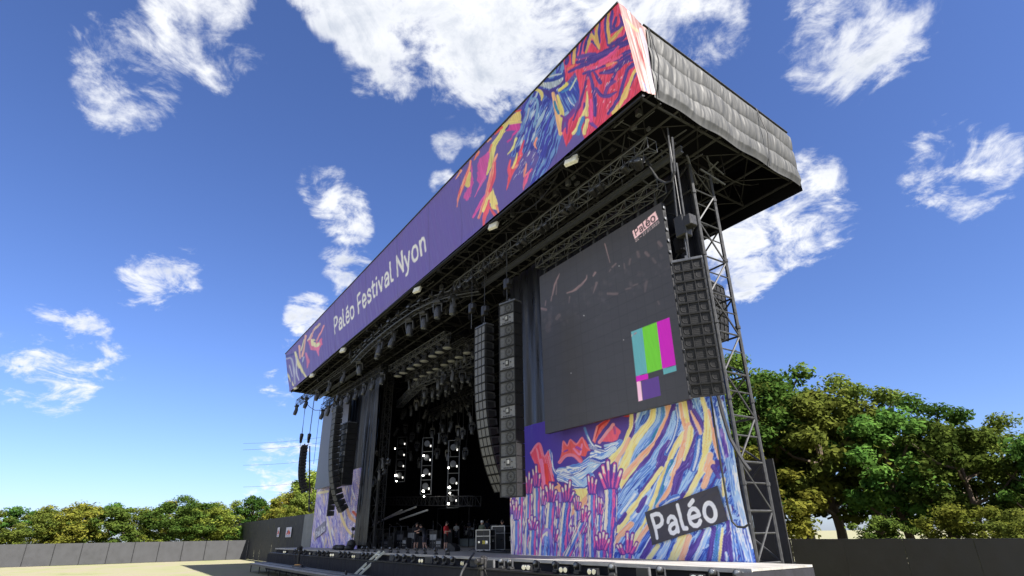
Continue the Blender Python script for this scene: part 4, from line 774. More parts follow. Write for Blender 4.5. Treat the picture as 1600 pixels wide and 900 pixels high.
# ------------------------------------------------------------------ painted murals
def plane_grid(X0, X1, Y, z0, z1, nu, nv, right_edge=None):
    s = np.linspace(0, 1, nu); v = np.linspace(0, 1, nv); S, V = np.meshgrid(s, v); Zz = z0+(z1-z0)*V
    xr = X1 if right_edge is None else right_edge(Zz); X = X0+(xr-X0)*S
    return np.stack([X, np.full_like(X, Y), Zz], -1), S, V
MUR_Y = 16.9
def murals():
    xl = at_y(797.5, 830, MUR_Y).x; ztop = at_y(830, 664, MUR_Y).z
    zr = [at_y(1122, 560, MUR_Y), at_y(1126, 618, MUR_Y), at_y(1140, 690, MUR_Y), at_y(1155, 758, MUR_Y), at_y(1167, 815, MUR_Y), at_y(1182, 882, MUR_Y)]
    zz = np.array([p.z for p in zr])[::-1]; xx = np.array([p.x for p in zr])[::-1]; xx = np.maximum.accumulate(xx[::-1])[::-1]
    P, S, V = plane_grid(xl, None, MUR_Y, DK+.004, ztop, 400, 310, lambda z: np.interp(z, zz, xx))
    c = paint_mural(proj(P)); P[..., 1] += (fbm(P[..., 0]*1.1, P[..., 2]*.8, 3)-.5)*.06+(fbm(P[..., 0]*3.5, V*1.2, 2)-.5)*.02+np.clip(V-.86, 0, 1)*.25*(fbm(P[..., 0]*5, V*0, 2)-.5)
    o = sheet('mural', P, c, 'mural_print'); tag(o, 'bright painted mural of raised hands and flowing colour strokes beneath the near screen', 'mural')
    # dark name sign tacked on to it
    TLs, TRs, BRs, BLs = [np.array(at_y(*p, MUR_Y-.06)) for p in ((1008, 800.5), (1121.5, 758.7), (1137.5, 813.5), (1020, 852))]
    s = np.linspace(0, 1, 190); v = np.linspace(0, 1, 110); Sg, Vg = np.meshgrid(s, v); A = lambda k: k[..., None]
    P = (BLs*(1-A(Sg))+BRs*A(Sg))*(1-A(Vg))+(TLs*(1-A(Sg))+TRs*A(Sg))*A(Vg)
    p = Paint(proj(P), (70, 68, 78)); p.c *= (.93+.14*fbm(Sg.ravel()*6-Vg.ravel()*3, Vg.ravel()*3, 3))[:, None]
    p.text('Paléo', [(1025, 843.5), (1126, 811), (1114, 767), (1015.5, 805)], (236, 236, 242), wt=.17, track=.045)
    P[..., 1] += (fbm(Sg*5-Vg*3.5, Vg*2+Sg, 3)-.5)*.07-.02
    o = sheet('name_sign', P, p.out(), 'mural_print'); tag(o, 'dark tilted cloth sign with white festival name on the near mural', 'sign')
    # far mural
    xa = at_y(486, 845, 17.1).x; xb = at_y(558.5, 845, 17.1).x; zt = at_y(497, 750, 17.1).z
    P, S, V = plane_grid(xa, xb, 17.1, DK+.004, zt, 150, 200); q = proj(P); p = Paint(q, (128, 116, 190))
    qx = q.reshape(-1, 2)
    n1 = fbm((qx[:, 0]-qx[:, 1]*.12)*.42, qx[:, 1]*.035, 3); pal = np.array([(96, 84, 176), (134, 122, 200), (190, 176, 220), (116, 104, 190), (214, 204, 228), (150, 134, 204), (226, 196, 190), (120, 110, 190), (206, 190, 222)])/255
    p.c = pal[np.clip((n1*1.7-.35)*9, 0, 8).astype(int)]
    for i in range(110):
        x = rng.uniform(486, 558); y = rng.uniform(752, 848); L = rng.uniform(6, 22); k = rng.uniform(-.15, .35)
        p.stroke([(x, y), (x+k*L, y+L)], (.7, rng.uniform(1.2, 3.2), .5), rng.choice([(236, 230, 240), (96, 88, 190), (240, 206, 160), (200, 180, 224), (120, 110, 200), (226, 190, 214), (150, 140, 214), (250, 246, 250)]), alpha=.85)
    for pts, w, c in [([(531, 795), (536, 815), (546, 832), (556, 840)], (2, 5, 3), (248, 210, 140)), ([(540, 790), (548, 808), (557, 816)], (3, 6, 4), (246, 180, 130)), ([(552, 800), (557, 806)], 4, (220, 80, 60)), ([(511, 806), (516, 835), (519, 852)], (2, 3, 2), (244, 226, 190)), ([(556, 838), (555, 850)], 4, (236, 200, 110)), ([(498, 770), (512, 768)], 4, (244, 226, 180))]: p.stroke(pts, w, c)
    P[..., 1] += (fbm(P[..., 0]*1.6, V*1.4, 3)-.5)*.09
    p.c = np.clip(p.c, 0, 1)**.75
    o = sheet('mural', P, p.out(), 'mural_print'); tag(o, 'pale violet painted mural at the far end of the stage', 'mural')
    Q = [np.array(at_y(*pp, 17.02)) for pp in ((493, 826.5), (508.3, 813.5), (509, 829.5), (491.3, 843))]; s = np.linspace(0, 1, 50); v = np.linspace(0, 1, 36); Sg, Vg = np.meshgrid(s, v)
    P = (Q[3]*(1-A(Sg))+Q[2]*A(Sg))*(1-A(Vg))+(Q[0]*(1-A(Sg))+Q[1]*A(Sg))*A(Vg); p = Paint(proj(P), (150, 146, 164)); p.text('Paléo', [(493.4, 841.5), (508, 828.5), (507.4, 818.5), (493.2, 832)], (228, 226, 234), wt=.16, track=.05)
    P[..., 1] += (fbm(Sg*4, Vg*2, 2)-.5)*.05
    o = sheet('name_sign', P, p.out(), 'mural_print'); tag(o, 'small grey tilted name sign on the far pale mural', 'sign')
murals()

# ------------------------------------------------------------------ screens
print_mat('screen_face', .42, .4, .05, .06, 9.0, (1, 1, 6))
SCR_Y = 16.2
def screens():
    c4 = [at_y(*p, SCR_Y) for p in ((843, 431.5), (1033.4, 317.3), (1077.3, 625), (851.7, 676.7))]
    x0 = (c4[0].x+c4[3].x)/2; x1 = (c4[1].x+c4[2].x)/2; z1 = (c4[0].z+c4[1].z)/2; z0 = (c4[2].z+c4[3].z)/2
    t = empty('led_screen', (0, 0, 0), 'large grey screen showing colour bars and festival logo above the bright mural', 'screen')
    P, S, V = plane_grid(x0, x1, SCR_Y, z0, z1, 300, 320); q = proj(P); p = Paint(q, (62, 61, 65)); f = p.px
    # module grid: very faint brightness steps between panels
    ii = np.floor(S*17).astype(int); jj = np.floor(V*16).astype(int); p.c *= (1+.035*(_perm[ii, jj]-.5)).reshape(-1, 1)
    p.c *= (1+.05*(fbm(f[:, 0]*.02, f[:, 1]*.3, 2)-.5))[:, None]
    p.c *= (1-.09*((np.abs((S*17) % 1-.5) > .468) | (np.abs((V*16) % 1-.5) > .468))).reshape(-1, 1)
    # crowd shown dimly: raised arms, faces, phone lights
    arm = [([(863, 461), (867, 445), (874, 428)], (2, 3, 1.5), .55), ([(886, 458), (900, 452), (915, 437), (917, 430)], (2, 4, 3, 1), .6), ([(927, 431), (930, 426)], 3, .55), ([(932, 442), (927, 458)], (4, 1.5), .35), ([(945, 381), (953, 410)], (1.3, .8), .75), ([(862, 463), (861, 470)], 2, .5), ([(846, 482), (853, 484)], 4, .5), ([(950, 459), (964, 459)], 4, .3), ([(978, 452), (985, 450)], 3, .25), ([(990, 446), (996, 444)], 3, .25), ([(870, 441), (869, 460)], 1.6, .4), ([(890, 464), (889, 473)], (2, 1), .4), ([(852, 477), (853, 470)], 1.8, .4), ([(1029, 379), (1033, 384)], 5, .3), ([(1009, 395), (1013, 399)], 5, .3), ([(996, 394), (998, 401)], 4, .25), ([(962, 412), (957, 417)], 3, .35), ([(976, 420), (975, 412)], 2, .3), ([(874, 493), (870, 498)], 5, .22), ([(1010, 440), (1008, 455)], 4, .2), ([(1028, 471), (1030, 475)], 3, .2), ([(858, 505), (856, 515)], 8, .12), ([(985, 405), (983, 413)], 3, .3), ([(952, 424), (954, 421)], 2, .4), ([(1020, 404), (1024, 410)], 4, .2)]
    for pts, w, al in arm: p.stroke(pts, w, (176, 140, 140), None, 0, .3, 1.6, .2, al)
    for (x, y) in ((967, 415.5), (892, 583), (912, 493), (974, 531)): p.stroke([(x, y), (x+.6, y+.2)], 1.6, (220, 215, 215), alpha=.6)
    for i in range(150):                                                   # heads in the shown crowd, barely there
        x = rng.uniform(846, 1060); y = 500-(x-846)*.45+rng.gauss(0, 16)
        p.stroke([(x, y), (x+rng.uniform(-2, 2), y+rng.uniform(1, 4))], rng.uniform(2, 6), rng.choice([(110, 96, 98), (60, 58, 64), (96, 90, 96), (56, 54, 60)]), None, 0, .3, 2.5, .2, .16)
    y_ = Z(970, 480, .178)
    for pts, c in [(y_((90, 215), (188, 180), (232, 580), (132, 605)), (98, 168, 178)), (y_((188, 180), (315, 130), (363, 540), (232, 580)), (112, 204, 48)), (y_((315, 130), (425, 88), (482, 508), (363, 540)), (204, 20, 188)), (y_((368, 541), (486, 511), (490, 556), (375, 591)), (98, 168, 178)), (y_((132, 606), (238, 583), (241, 630), (137, 656)), (204, 20, 188)), (y_((138, 656), (175, 650), (192, 816), (155, 826)), (252, 198, 226)), (y_((180, 650), (330, 605), (352, 775), (196, 815)), (92, 60, 140))]: p.poly(pts, c, .5, .03, 0)
    p.stroke(y_((120, 235), (135, 225)), 2.2, (150, 120, 130)); p.stroke(y_((97, 240), (97, 255)), 1, (190, 170, 170))
    p.poly([(987.8, 361.3), (1023.8, 330.2), (1028.7, 342.2), (991.8, 373.3)], (250, 206, 212), .5, .02, 0)
    p.text('Paléo', [(993.2, 369.6), (1025.6, 343.2), (1021.2, 331.8), (990.2, 359.2)], (40, 32, 38), wt=.14, track=.05)
    p.text('22 — 27.07.2025', [(993.2, 378.2), (1030.6, 348.2), (1029.0, 344.2), (991.8, 374.4)], (236, 206, 210), wt=.13, track=.08)
    sheet('screen_face', P, p.out(), 'screen_face', t)
    m = MB(); m.box(((x0+x1)/2, SCR_Y+.11, (z0+z1)/2), (x1-x0-.01, .19, z1-z0-.01)); m.build('cabinet_wall', 'black_metal', t)
    for k in range(16):                                                    # latches down the visible edge
        z = z0+(z1-z0)*(k+.5)/16; m = MB(); m.box((x1+.02, SCR_Y+.1, z), (.05, .08, .12)); m.tube((x1+.045, SCR_Y+.04, z-.05), (x1+.045, SCR_Y+.04, z+.05), .02, 5); m.build('latch', 'alu', t)
    for k in range(9):
        x = x0+.4+(x1-x0-.8)*k/8; m = MB(); m.tube((x, SCR_Y+.1, z1), (x, SCR_Y+.1, z1+.55), .035, 5); m.box((x, SCR_Y+.1, z1+.1), (.12, .1, .2)); m.build('hanging_bracket', 'steel', t)
    # far screen
    t2 = empty('led_screen', (0, 0, 0), 'blank grey screen at the far end of the stage', 'screen')
    a = at_y(505.5, 641, 16.5); b = at_y(492.5, 765, 16.5); xa = (a.x+b.x)/2; za, zb = b.z, a.z+.15; xb = xa+8.7
    P, S, V = plane_grid(xa, xb, 16.5, za, zb, 60, 60); ii = np.floor(S*17).astype(int); jj = np.floor(V*16).astype(int)
    sheet('screen_face', P, np.ones((60, 60, 3))*(np.array([72, 70, 75])/255)*(1+.03*(_perm[ii+40, jj]-.5))[..., None], 'screen_face', t2)
    MB().box(((xa+xb)/2, 16.61, (za+zb)/2), (xb-xa-.01, .19, zb-za-.01)).build('cabinet_wall', 'black_metal', t2)
    for k in range(7):
        x = xa+.4+(xb-xa-.8)*k/6; MB().tube((x, 16.6, zb), (x, 16.6, zb+.6), .035, 5).build('hanging_bracket', 'steel', t2)
    return x0, x1, z1, xa, xb, zb
SX0, SX1, SZ1, FX0, FX1, FZ1 = screens()

# ------------------------------------------------------------------ drapes
def drape(name, p0, p1, z0, z1, label, mt='scrim', amp=.10, freq=1.3, nu=160, nv=24, cat='drape'):
    p0 = Vector(p0); p1 = Vector(p1); L = (p1-p0).length; d = (p1-p0)/L; nrm = Vector((-d.y, d.x))
    S, V = np.meshgrid(np.linspace(0, L, nu), np.linspace(0, 1, nv)); w = amp*(fbm(S*freq+3, V*.9, 4)-.5)*2+amp*.4*np.sin(S*freq*5+2*fbm(S*.7, V*1.1, 2))
    P = np.stack([p0.x+d.x*S+nrm.x*w, p0.y+d.y*S+nrm.y*w, z0+(z1-z0)*V], -1); o = sheet(name, P, None, mt); return tag(o, label, cat)
XD_R = at_y(797, 600, 17.35).x; XD_L = at_y(592, 640, 17.35).x
drape('drape', (XD_R, 17.35), (-12.35, 17.35), at_y(830, 668, 17.35).z-.25, CZ+14.4, 'shiny black drape hanging behind the near screen', nu=240)
drape('drape', (FX0-.5, 17.5), (XD_L, 17.5), at_y(540, 755, 17.5).z-.4, CZ+14.4, 'shiny black drape hanging behind the far screen and tower', nu=240, amp=.16)
drape('drape', (XD_R, 17.5), (XD_R, 32.4), DK, CZ+14.4, 'black wing drape on the near side of the stage opening', 'black_cloth', .12)
drape('drape', (XD_L-10, 18.5), (XD_L-10, 32.4), DK, CZ+14.4, 'black wing drape on the far side of the stage opening', 'black_cloth', .12)
drape('drape', (XD_L-11, 31.7), (XD_R+1.5, 31.7), DK, CZ+14.4, 'black backdrop at the rear of the stage', 'black_cloth', .1, nu=200)
# glossy pleated column of drape beside the far tower
drape('drape', (at_y(572, 640, 17.0).x, 17.0), (at_y(591, 640, 17.0).x, 17.0), DK+.3, CZ+13.9, 'narrow glossy bunched drape beside the far tower', 'scrim', .22, 1.5, 90, 40)

# ------------------------------------------------------------------ trusses and towers
def truss(name, p, q, w, label=None, group=None, cat='truss', bay=None, mt='dark_steel', r=.024, parent=None, h=None, upv=None):
    """box truss: four chords as parts and their lacing"""
    p = Vector(p); q = Vector(q); d = (q-p); L = d.length; d.normalize(); h = h or w
    up = Vector(upv) if upv else (Vector((0, 0, 1)) if abs(d.z) < .7 else Vector((0, 1, 0)))
    s = d.cross(up).normalized(); up = s.cross(d).normalized(); bay = bay or w*1.15; n = max(2, int(L/bay))
    t = parent if parent is not None else empty(name, (0, 0, 0), label, cat, group)
    C = [s*(w/2)+up*(h/2), s*(-w/2)+up*(h/2), s*(-w/2)-up*(h/2), s*(w/2)-up*(h/2)]
    for c in C: MB().tube(p+c, q+c, r, 6).build('chord', mt, t)
    m = MB()
    for i in range(n+1):
        o = p+d*(L*i/n)
        for k in range(4):
            m.tube(o+C[k], o+C[(k+1) % 4], r*.6, 4, caps=False)
        if i < n:
            o2 = p+d*(L*(i+1)/n)
            for k in range(4):
                if (i+k) % 2: m.tube(o+C[k], o2+C[(k+1) % 4], r*.6, 4, caps=False)
                else: m.tube(o+C[(k+1) % 4], o2+C[k], r*.6, 4, caps=False)
    m.build('lacing', mt, t); return t

def tower(label, X, Y, z0, z1, mt='steel', nb=11, r=.075):
    t = empty('scaffold_tower', (0, 0, 0), label, 'scaffold tower')
    for x in X:
        for y in Y: 
            m = MB(); m.tube((x, y, z0), (x, y, z1), r, 8)
            for k in range(6): zc = z0+(z1-z0)*(k+.5)/6; m.tube((x, y, zc-.06), (x, y, zc+.06), r*1.35, 8)
            m.build('leg', mt, t)
            MB().box((x, y, z0+.02), (.4, .4, .04)).build('base_plate', mt, t)
    H = (z1-z0)/nb
    for k in range(nb):
        za = z0+H*k+.3; zb = za+H*.5
        for i, x in enumerate(X):
            MB().tube((x, Y[0], za), (x, Y[1], za), r*.5, 5).build('rung', mt, t); MB().tube((x, Y[0], zb+.1), (x, Y[1], zb+.1), r*.4, 5).build('rung', mt, t)
            a, b = (Y[0], Y[1]) if k % 2 else (Y[1], Y[0])
            MB().tube((x, a, za), (x, b, min(za+H, z1)), r*.5, 5).build('diagonal_brace', mt, t)
        for i, y in enumerate(Y):
            MB().tube((X[0], y, za), (X[1], y, za), r*.55, 5).build('rung', mt, t); a, b = (X[0], X[1]) if k % 2 else (X[1], X[0])
            MB().tube((a, y, za), (b, y, min(za+H, z1)), r*.5, 5).build('diagonal_brace', mt, t)
    return t
TWX = (at_y(1095, 365, 17.25).x); tower('tall grey scaffold tower against the sky beside the near screen', (TWX, TWX-2.0), (17.25, 18.55), 0, CZ+14.3, nb=11)
tower('tall grey scaffold tower behind the far mural', (FX0-.6, FX0+1.4), (17.7, 19.0), 0, CZ+14.3, nb=9, r=.06)
xm1 = at_y(582.5, 668, 17.8).x; xm2 = at_y(603, 664, 18.4).x
truss('lattice_mast', (xm1, 17.8, DK), (xm1, 17.8, CZ+14), .55, 'slim dark lattice mast right beside the narrow glossy drape', cat='mast', r=.045, mt='steel')
truss('lattice_mast', (xm2, 18.4, DK), (xm2, 18.4, CZ+14), .6, 'slim dark lattice mast just inside the stage opening, nearer the drum kit', cat='mast', r=.045, mt='steel')
# lattice base at the foot of the far masts
tb = empty('lattice_support', (0, 0, 0), 'squat dark lattice base at the foot of the far masts', 'scaffold')
pA = at_y(566, 752, 17.4); pB = at_y(594, 752, 17.4)
for (xa, xb) in ((pA.x, (pA.x+pB.x)/2), ((pA.x+pB.x)/2, pB.x)):
    z = DK+.02; k = 0
    while z < pA.z:
        MB().tube((xa, 17.25, z), (xb, 17.25, z+1.6), .045, 5).build('cross_brace', 'dark_steel', tb); MB().tube((xb, 17.25, z), (xa, 17.25, z+1.6), .045, 5).build('cross_brace', 'dark_steel', tb); MB().tube((xa, 17.25, z), (xb, 17.25, z), .045, 5).build('rung', 'dark_steel', tb); z += 1.6
for x in (pA.x, (pA.x+pB.x)/2, pB.x): MB().tube((x, 17.25, DK), (x, 17.25, pA.z+1.2), .06, 6).build('post', 'dark_steel', tb)

# truss that carries the near screen
zt = SZ1+.55
truss('screen_truss', (SX0-.1, SCR_Y+.1, zt+.25), (SX1+.05, SCR_Y+.1, zt+.25), .5, 'silver box truss carrying the near screen', mt='alu', r=.028, bay=.62)
truss('screen_truss', (FX0-.2, 16.6, FZ1+.85), (FX1+.2, 16.6, FZ1+.85), .5, 'dark box truss carrying the far screen', mt='steel', r=.028, bay=.62)
# front lighting truss, near part and far part
FT_Y, FT_Z = 14.6, CZ+13.95
truss('lighting_truss', (at_y(715, 447, FT_Y).x, FT_Y, FT_Z), (-11.9, FT_Y, FT_Z), .5, 'long straight lighting truss running under the near roof edge', mt='alu', r=.026, bay=.7)
FL0 = at_y(466, 629, FT_Y); FL1 = at_y(610, 527, FT_Y)
truss('lighting_truss', (FL0.x, FT_Y, FL0.z), (FL1.x, FT_Y, FL0.z), .5, 'far lighting truss sticking out past the roof end', mt='steel', r=.028, bay=.7)
FM0 = at_y(505, 636, 15.6)
truss('lighting_truss', (FM0.x, 15.6, FM0.z), (at_y(600, 565, 15.6).x, 15.6, FM0.z), .45, 'dark lighting truss above the far screen', mt='dark_steel', r=.028, bay=.7)
# arched truss in front of the stage opening
AR_Z = CZ+13.7
arc = [at_z(x, y, AR_Z) for x, y in ((553, 564), (566, 550), (580, 536), (600, 519), (622, 502), (650, 483), (680, 469), (708, 460), (735, 455), (750, 453))]
ta = empty('arched_truss', (0, 0, 0), 'curved lighting truss sweeping out over the stage front', 'truss')
def off(pts, d, z): 
    out = []
    for i, p in enumerate(pts):
        t_ = (pts[min(i+1, len(pts)-1)]-pts[max(i-1, 0)]); n_ = Vector((-t_.y, t_.x, 0)).normalized(); out.append(p+n_*d+Vector((0, 0, z)))
    return out
ch = [off(arc, a, b) for a, b in ((.22, .2), (-.22, .2), (-.22, -.2), (.22, -.2))]
for c in ch: MB().path(c, .034).build('chord', 'alu', ta)
m = MB()
for i in range(len(arc)-1):
    for j in range(3):
        f0, f1 = j/3, (j+1)/3
        for k in range(4):
            a0 = ch[k][i].lerp(ch[k][i+1], f0); b0 = ch[(k+1) % 4][i].lerp(ch[(k+1) % 4][i+1], f0); b1 = ch[(k+1) % 4][i].lerp(ch[(k+1) % 4][i+1], f1)
            m.tube(a0, b0, .016, 4, caps=False); m.tube(a0, b1, .016, 4, caps=False)
m.build('lacing', 'steel', ta)
# two straight trusses with the wash lamps, and the bent truss behind
WZ = CZ+12.0
W1 = [at_z(616, 585-9, WZ+.75), at_z(691, 540-11, WZ+.75)]; W2 = [at_z(646, 581, WZ+.75), at_z(724, 538, WZ+.75)]
truss('wash_truss', (W1[0].x-.6, W1[0].y, WZ+.85), (W1[1].x+.6, W1[0].y, WZ+.85), .5, 'front overhead truss of the round wash lamps', mt='alu', r=.026)
truss('wash_truss', (W2[0].x-.6, W2[0].y, WZ+.85), (W2[1].x+.6, W2[0].y, WZ+.85), .5, 'rear overhead truss of the round wash lamps', mt='steel', r=.026)
BZ = CZ+11.5
bt = [at_z(624, 632, BZ), at_z(658, 598, BZ), at_z(740, 563, BZ)]
tb2 = empty('bent_truss', (0, 0, 0), 'bent truss of spotlights deep in the stage', 'truss')
truss('', bt[0], bt[1], .55, parent=tb2, mt='alu', r=.032); truss('', bt[1], bt[2], .55, parent=tb2, mt='alu', r=.032)
truss('back_truss', at_y(600, 783, 22.5), at_y(745, 783, 22.5), .7, 'dim wide truss low across the rear of the stage', mt='dark_steel', r=.04)
b3 = at_y(700, 622, 24); b4 = at_y(742, 605, 24)
truss('batten_truss', b3, (b4.x+4, 24, b3.z), .5, 'short dark truss of strip lamps behind the spotlights', mt='dark_steel', r=.03)
# ------------------------------------------------------------------ loudspeakers
_mesh_cache = {}
def shared(key, fn):
    if key not in _mesh_cache: _mesh_cache[key] = fn()
    return _mesh_cache[key]
RX90 = Matrix.Rotation(math.radians(90), 3, 'X')
# local frame of a cabinet: x across, -y is the front, z up, hung from its top edge
def cab_meshes(w, h, d, kind):
    lite = kind == 'array_l'; kind = 'array' if lite else kind
    key = (round(w, 3), round(h, 3), round(d, 3), kind, lite)
    def mk():
        out = []
        m = MB(); hb = h*.8 if kind == 'array' else h
        # wedge body
        prof = [(-d/2+.03, -h/2+.012), (-d/2+.03, h/2-.012), (d/2, hb/2-.012), (d/2, -hb/2+.012)]
        P = []; 
        for x in (-w/2, w/2): P += [(x, y, z) for y, z in prof]
        m.add(P, [(0, 1, 2, 3), (7, 6, 5, 4), (0, 4, 5, 1), (1, 5, 6, 2), (2, 6, 7, 3), (3, 7, 4, 0)]); out.append(('cabinet', m.mesh('cabinet', 'speaker_case')))
        m = MB(); fy = -d/2
        if kind == 'array':
            m.box((0, fy+.012, h/2-.014), (w, .05, .018)); m.box((0, fy+.012, -h/2+.014), (w, .05, .018))
            for x in (-w/2+.012, -w*.17, w*.17, w/2-.012): m.box((x, fy+.014, 0), (.022, .045, h-.04))
        else:
            m.box((0, fy+.012, h/2-.02), (w, .05, .03)); m.box((0, fy+.012, -h/2+.02), (w, .05, .03))
            for x in (-w/2+.02, w/2-.02): m.box((x, fy+.014, 0), (.04, .045, h-.06))
        out.append(('grille_frame', m.mesh('grille_frame', 'speaker_edge')))
        if kind == 'array':
            m = MB()
            for x in (-w*.335, w*.335): m.smooth = True; m.lathe([(.0, .0), (h*.10, .0), (h*.26, .02), (h*.3, .02), (h*.3, 0)], 14, (x, fy+.045, 0), RX90)
            m.smooth = False
            for k in range(5): m.box((0, fy+.035, -h*.32+k*h*.16), (w*.28, .02, h*.05))
            out.append(('driver', m.mesh('driver', 'speaker_dark')))
            if lite:
                m = MB()
                for x, ww in ((-w*.335, w*.29), (0, w*.3), (w*.335, w*.29)): m.box((x, fy+.02, 0), (ww, .016, h-.07))
                out.append(('grille', m.mesh('grille', 'speaker_light')))
            for sx in (-1, 1):
                m = MB(); pl = [(-d/2+.03, -h*.46), (-d/2+.09, -h*.46), (-d/2+.09, h*.3), (d/2-.12, h*.22), (d/2-.12, -hb*.38), (d/2-.05, -hb*.38), (d/2-.05, hb*.38), (-d/2+.03, h*.46)]
                m.prism([(y, z) for y, z in pl], .03, (w/2+.002 if sx > 0 else -w/2-.032, 0, 0), Matrix(((0, 0, 1), (1, 0, 0), (0, 1, 0)))); out.append(('rigging_bar', m.mesh('rigging_bar', 'steel')))
        elif kind == 'sub':
            m = MB(); m.box((0, fy+.034, 0), (w-.06, .012, h-.05)); out.append(('grille', m.mesh('grille', 'speaker_grey')))
            m = MB(); m.smooth = True; r = h*.42
            m.lathe([(.0, .015), (r*.25, .012), (r*.7, .0), (r*.82, .03), (r, .03), (r, 0)], 18, (w*.12, fy+.04, 0), RX90); m.smooth = False
            for k in range(7): m.box((w*.12, fy+.016, -h*.36+k*h*.12), (w*.62, .012, h*.025))
            out.append(('driver', m.mesh('driver', 'speaker_front')))
        elif kind == 'panel':
            m = MB(); m.box((0, fy+.03, 0), (w-.1, .03, h-.08)); out.append(('rear_panel', m.mesh('rear_panel', 'amp_panel')))
            m = MB(); m.box((0, fy+.004, h*.08), (w*.22, .03, h*.5)); 
            for x in (-w*.22, w*.22): m.tube((x, fy-.01, h*.1), (x, fy+.02, h*.1), .035, 8)
            for k in range(6): m.box((-w*.25+k*w*.1, fy+.005, -h*.34), (.05, .03, .04))
            out.append(('connector', m.mesh('connector', 'black_plastic')))
            m = MB(); m.box((0, fy-.014, h*.1), (w*.13, .02, h*.28)); out.append(('label_plate', m.mesh('label_plate', 'case_grey')))
        return out
    return shared(key, mk)
def hang(name, top, theta, n, w, h, d, label, cat, tilts=None, kind='array', kinds=None, hinge=.5, frame=True, group=None):
    """a column of cabinets hanging as one; top = point at the top centre of the first front face"""
    t = empty(name, top, label, cat, group, rz=theta)
    y, z, a = 0.0, 0.0, 0.0
    for i in range(n):
        a = (tilts[i] if tilts else 0.0); R = Matrix.Rotation(a, 3, 'X')     # positive tilt: front looks down
        off = Vector((0, 0, -h/2)); o = Vector((0, y+d/2, z))+R @ off
        k = kinds[i] if kinds else kind
        first = None
        for nm, me in cab_meshes(w, h, d, k):
            if first is None: first = link(nm, me, t, o, (a, 0, 0))
            else: link(nm, me, first)
        e = R @ Vector((0, 0, -h)); y += e.y; z += e.z
    if frame:
        m = MB(); m.bbox((0, d/2, .07), (w+.06, d*.9, .1), .015); m.box((0, d/2, .2), (.12, .12, .2)); m.build('flying_frame', 'alu', t)
    return t
def quad_tilts(n, a0, a1, p=2.2): return [math.radians(a0+(a1-a0)*(i/(n-1))**p) for i in range(n)]

# centre-right bass column
sub_top = at_y(791, 473.5, 14.0); sub_bot = at_y(794, 777, 14.0)
ks = ['sub', 'panel', 'sub', 'sub', 'sub', 'panel', 'sub', 'sub', 'sub', 'panel', 'sub', 'sub', 'sub', 'panel', 'sub', 'sub']
hh = (sub_top.z-sub_bot.z)/len(ks)
hang('bass_column', sub_top, math.radians(15), len(ks), 1.0, hh, .58, 'tall straight grey bass column hanging left of the near screen', 'speaker column', None, 'sub', ks)
# main array to its left
ar_top = at_y(749.5, 511, 14.2); zb = at_y(770, 763, 14.9).z; n = 19
tl = quad_tilts(n, 0, 30, 2.6); hcab = (ar_top.z-zb)/sum(math.cos(a) for a in tl)
hang('line_array', ar_top, math.radians(3), n, 1.0, hcab, .6, 'long curved line array hanging just left of the bass column', 'line array', tl, 'array_l')
# outfill array by the tower
ra_top = at_y(1073, 407, 15.0); rb = at_y(1102, 618, 15.0).z; n = 12; hcab = (ra_top.z-rb)/n
hang('line_array', ra_top, math.radians(34), n, 1.0, hcab, .55, 'black line array hanging between near screen and scaffold tower', 'line array', [math.radians(-2+i*.45) for i in range(n)])
# arrays at the far side
la_top = at_y(523, 637, 14.2); lz = at_y(532, 795, 14.6).z; n = 18; tl = quad_tilts(n, 0, 32, 2.6); hcab = (la_top.z-lz)/sum(math.cos(a) for a in tl)
hang('line_array', la_top, math.radians(-2), n, 1.1, hcab, .62, 'long curved line array hanging in front of the far screen', 'line array', tl, 'array_l')
lsub = at_y(539, 662, 15.2); lsz = at_y(541, 755, 15.2).z; k2 = ['sub', 'panel', 'sub', 'sub', 'sub', 'panel', 'sub', 'sub', 'panel', 'sub', 'sub']
hang('bass_column', lsub, math.radians(6), len(k2), 1.32, (lsub.z-lsz)/len(k2), .9, 'black bass column hanging beside the far screen over the pale mural', 'speaker column', None, 'sub', k2)
lf = at_y(517, 745, 15.4); lfz = at_y(517, 806, 15.4).z
hang('line_array', lf, math.radians(-16), 7, 1.25, (lf.z-lfz)/7, .6, 'short straight array hanging low against the pale mural', 'line array', None, 'array')
lo = at_y(470.5, 698, 14.0); loz = at_y(474, 767, 14.3).z; n = 14; tl = quad_tilts(n, 0, 26, 2.2); hcab = (lo.z-loz)/sum(math.cos(a) for a in tl)
hang('line_array', lo, math.radians(-8), n, 1.15, hcab, .6, 'small curved array hanging out in the sky past the roof end', 'line array', tl)
# stack glimpsed through the tower
bk = at_y(1122, 445, 21.0)
hang('line_array', bk, math.radians(100), 7, 1.1, .36, .6, 'grey side array glimpsed through the scaffold tower', 'line array', quad_tilts(7, 0, 12, 1.5))

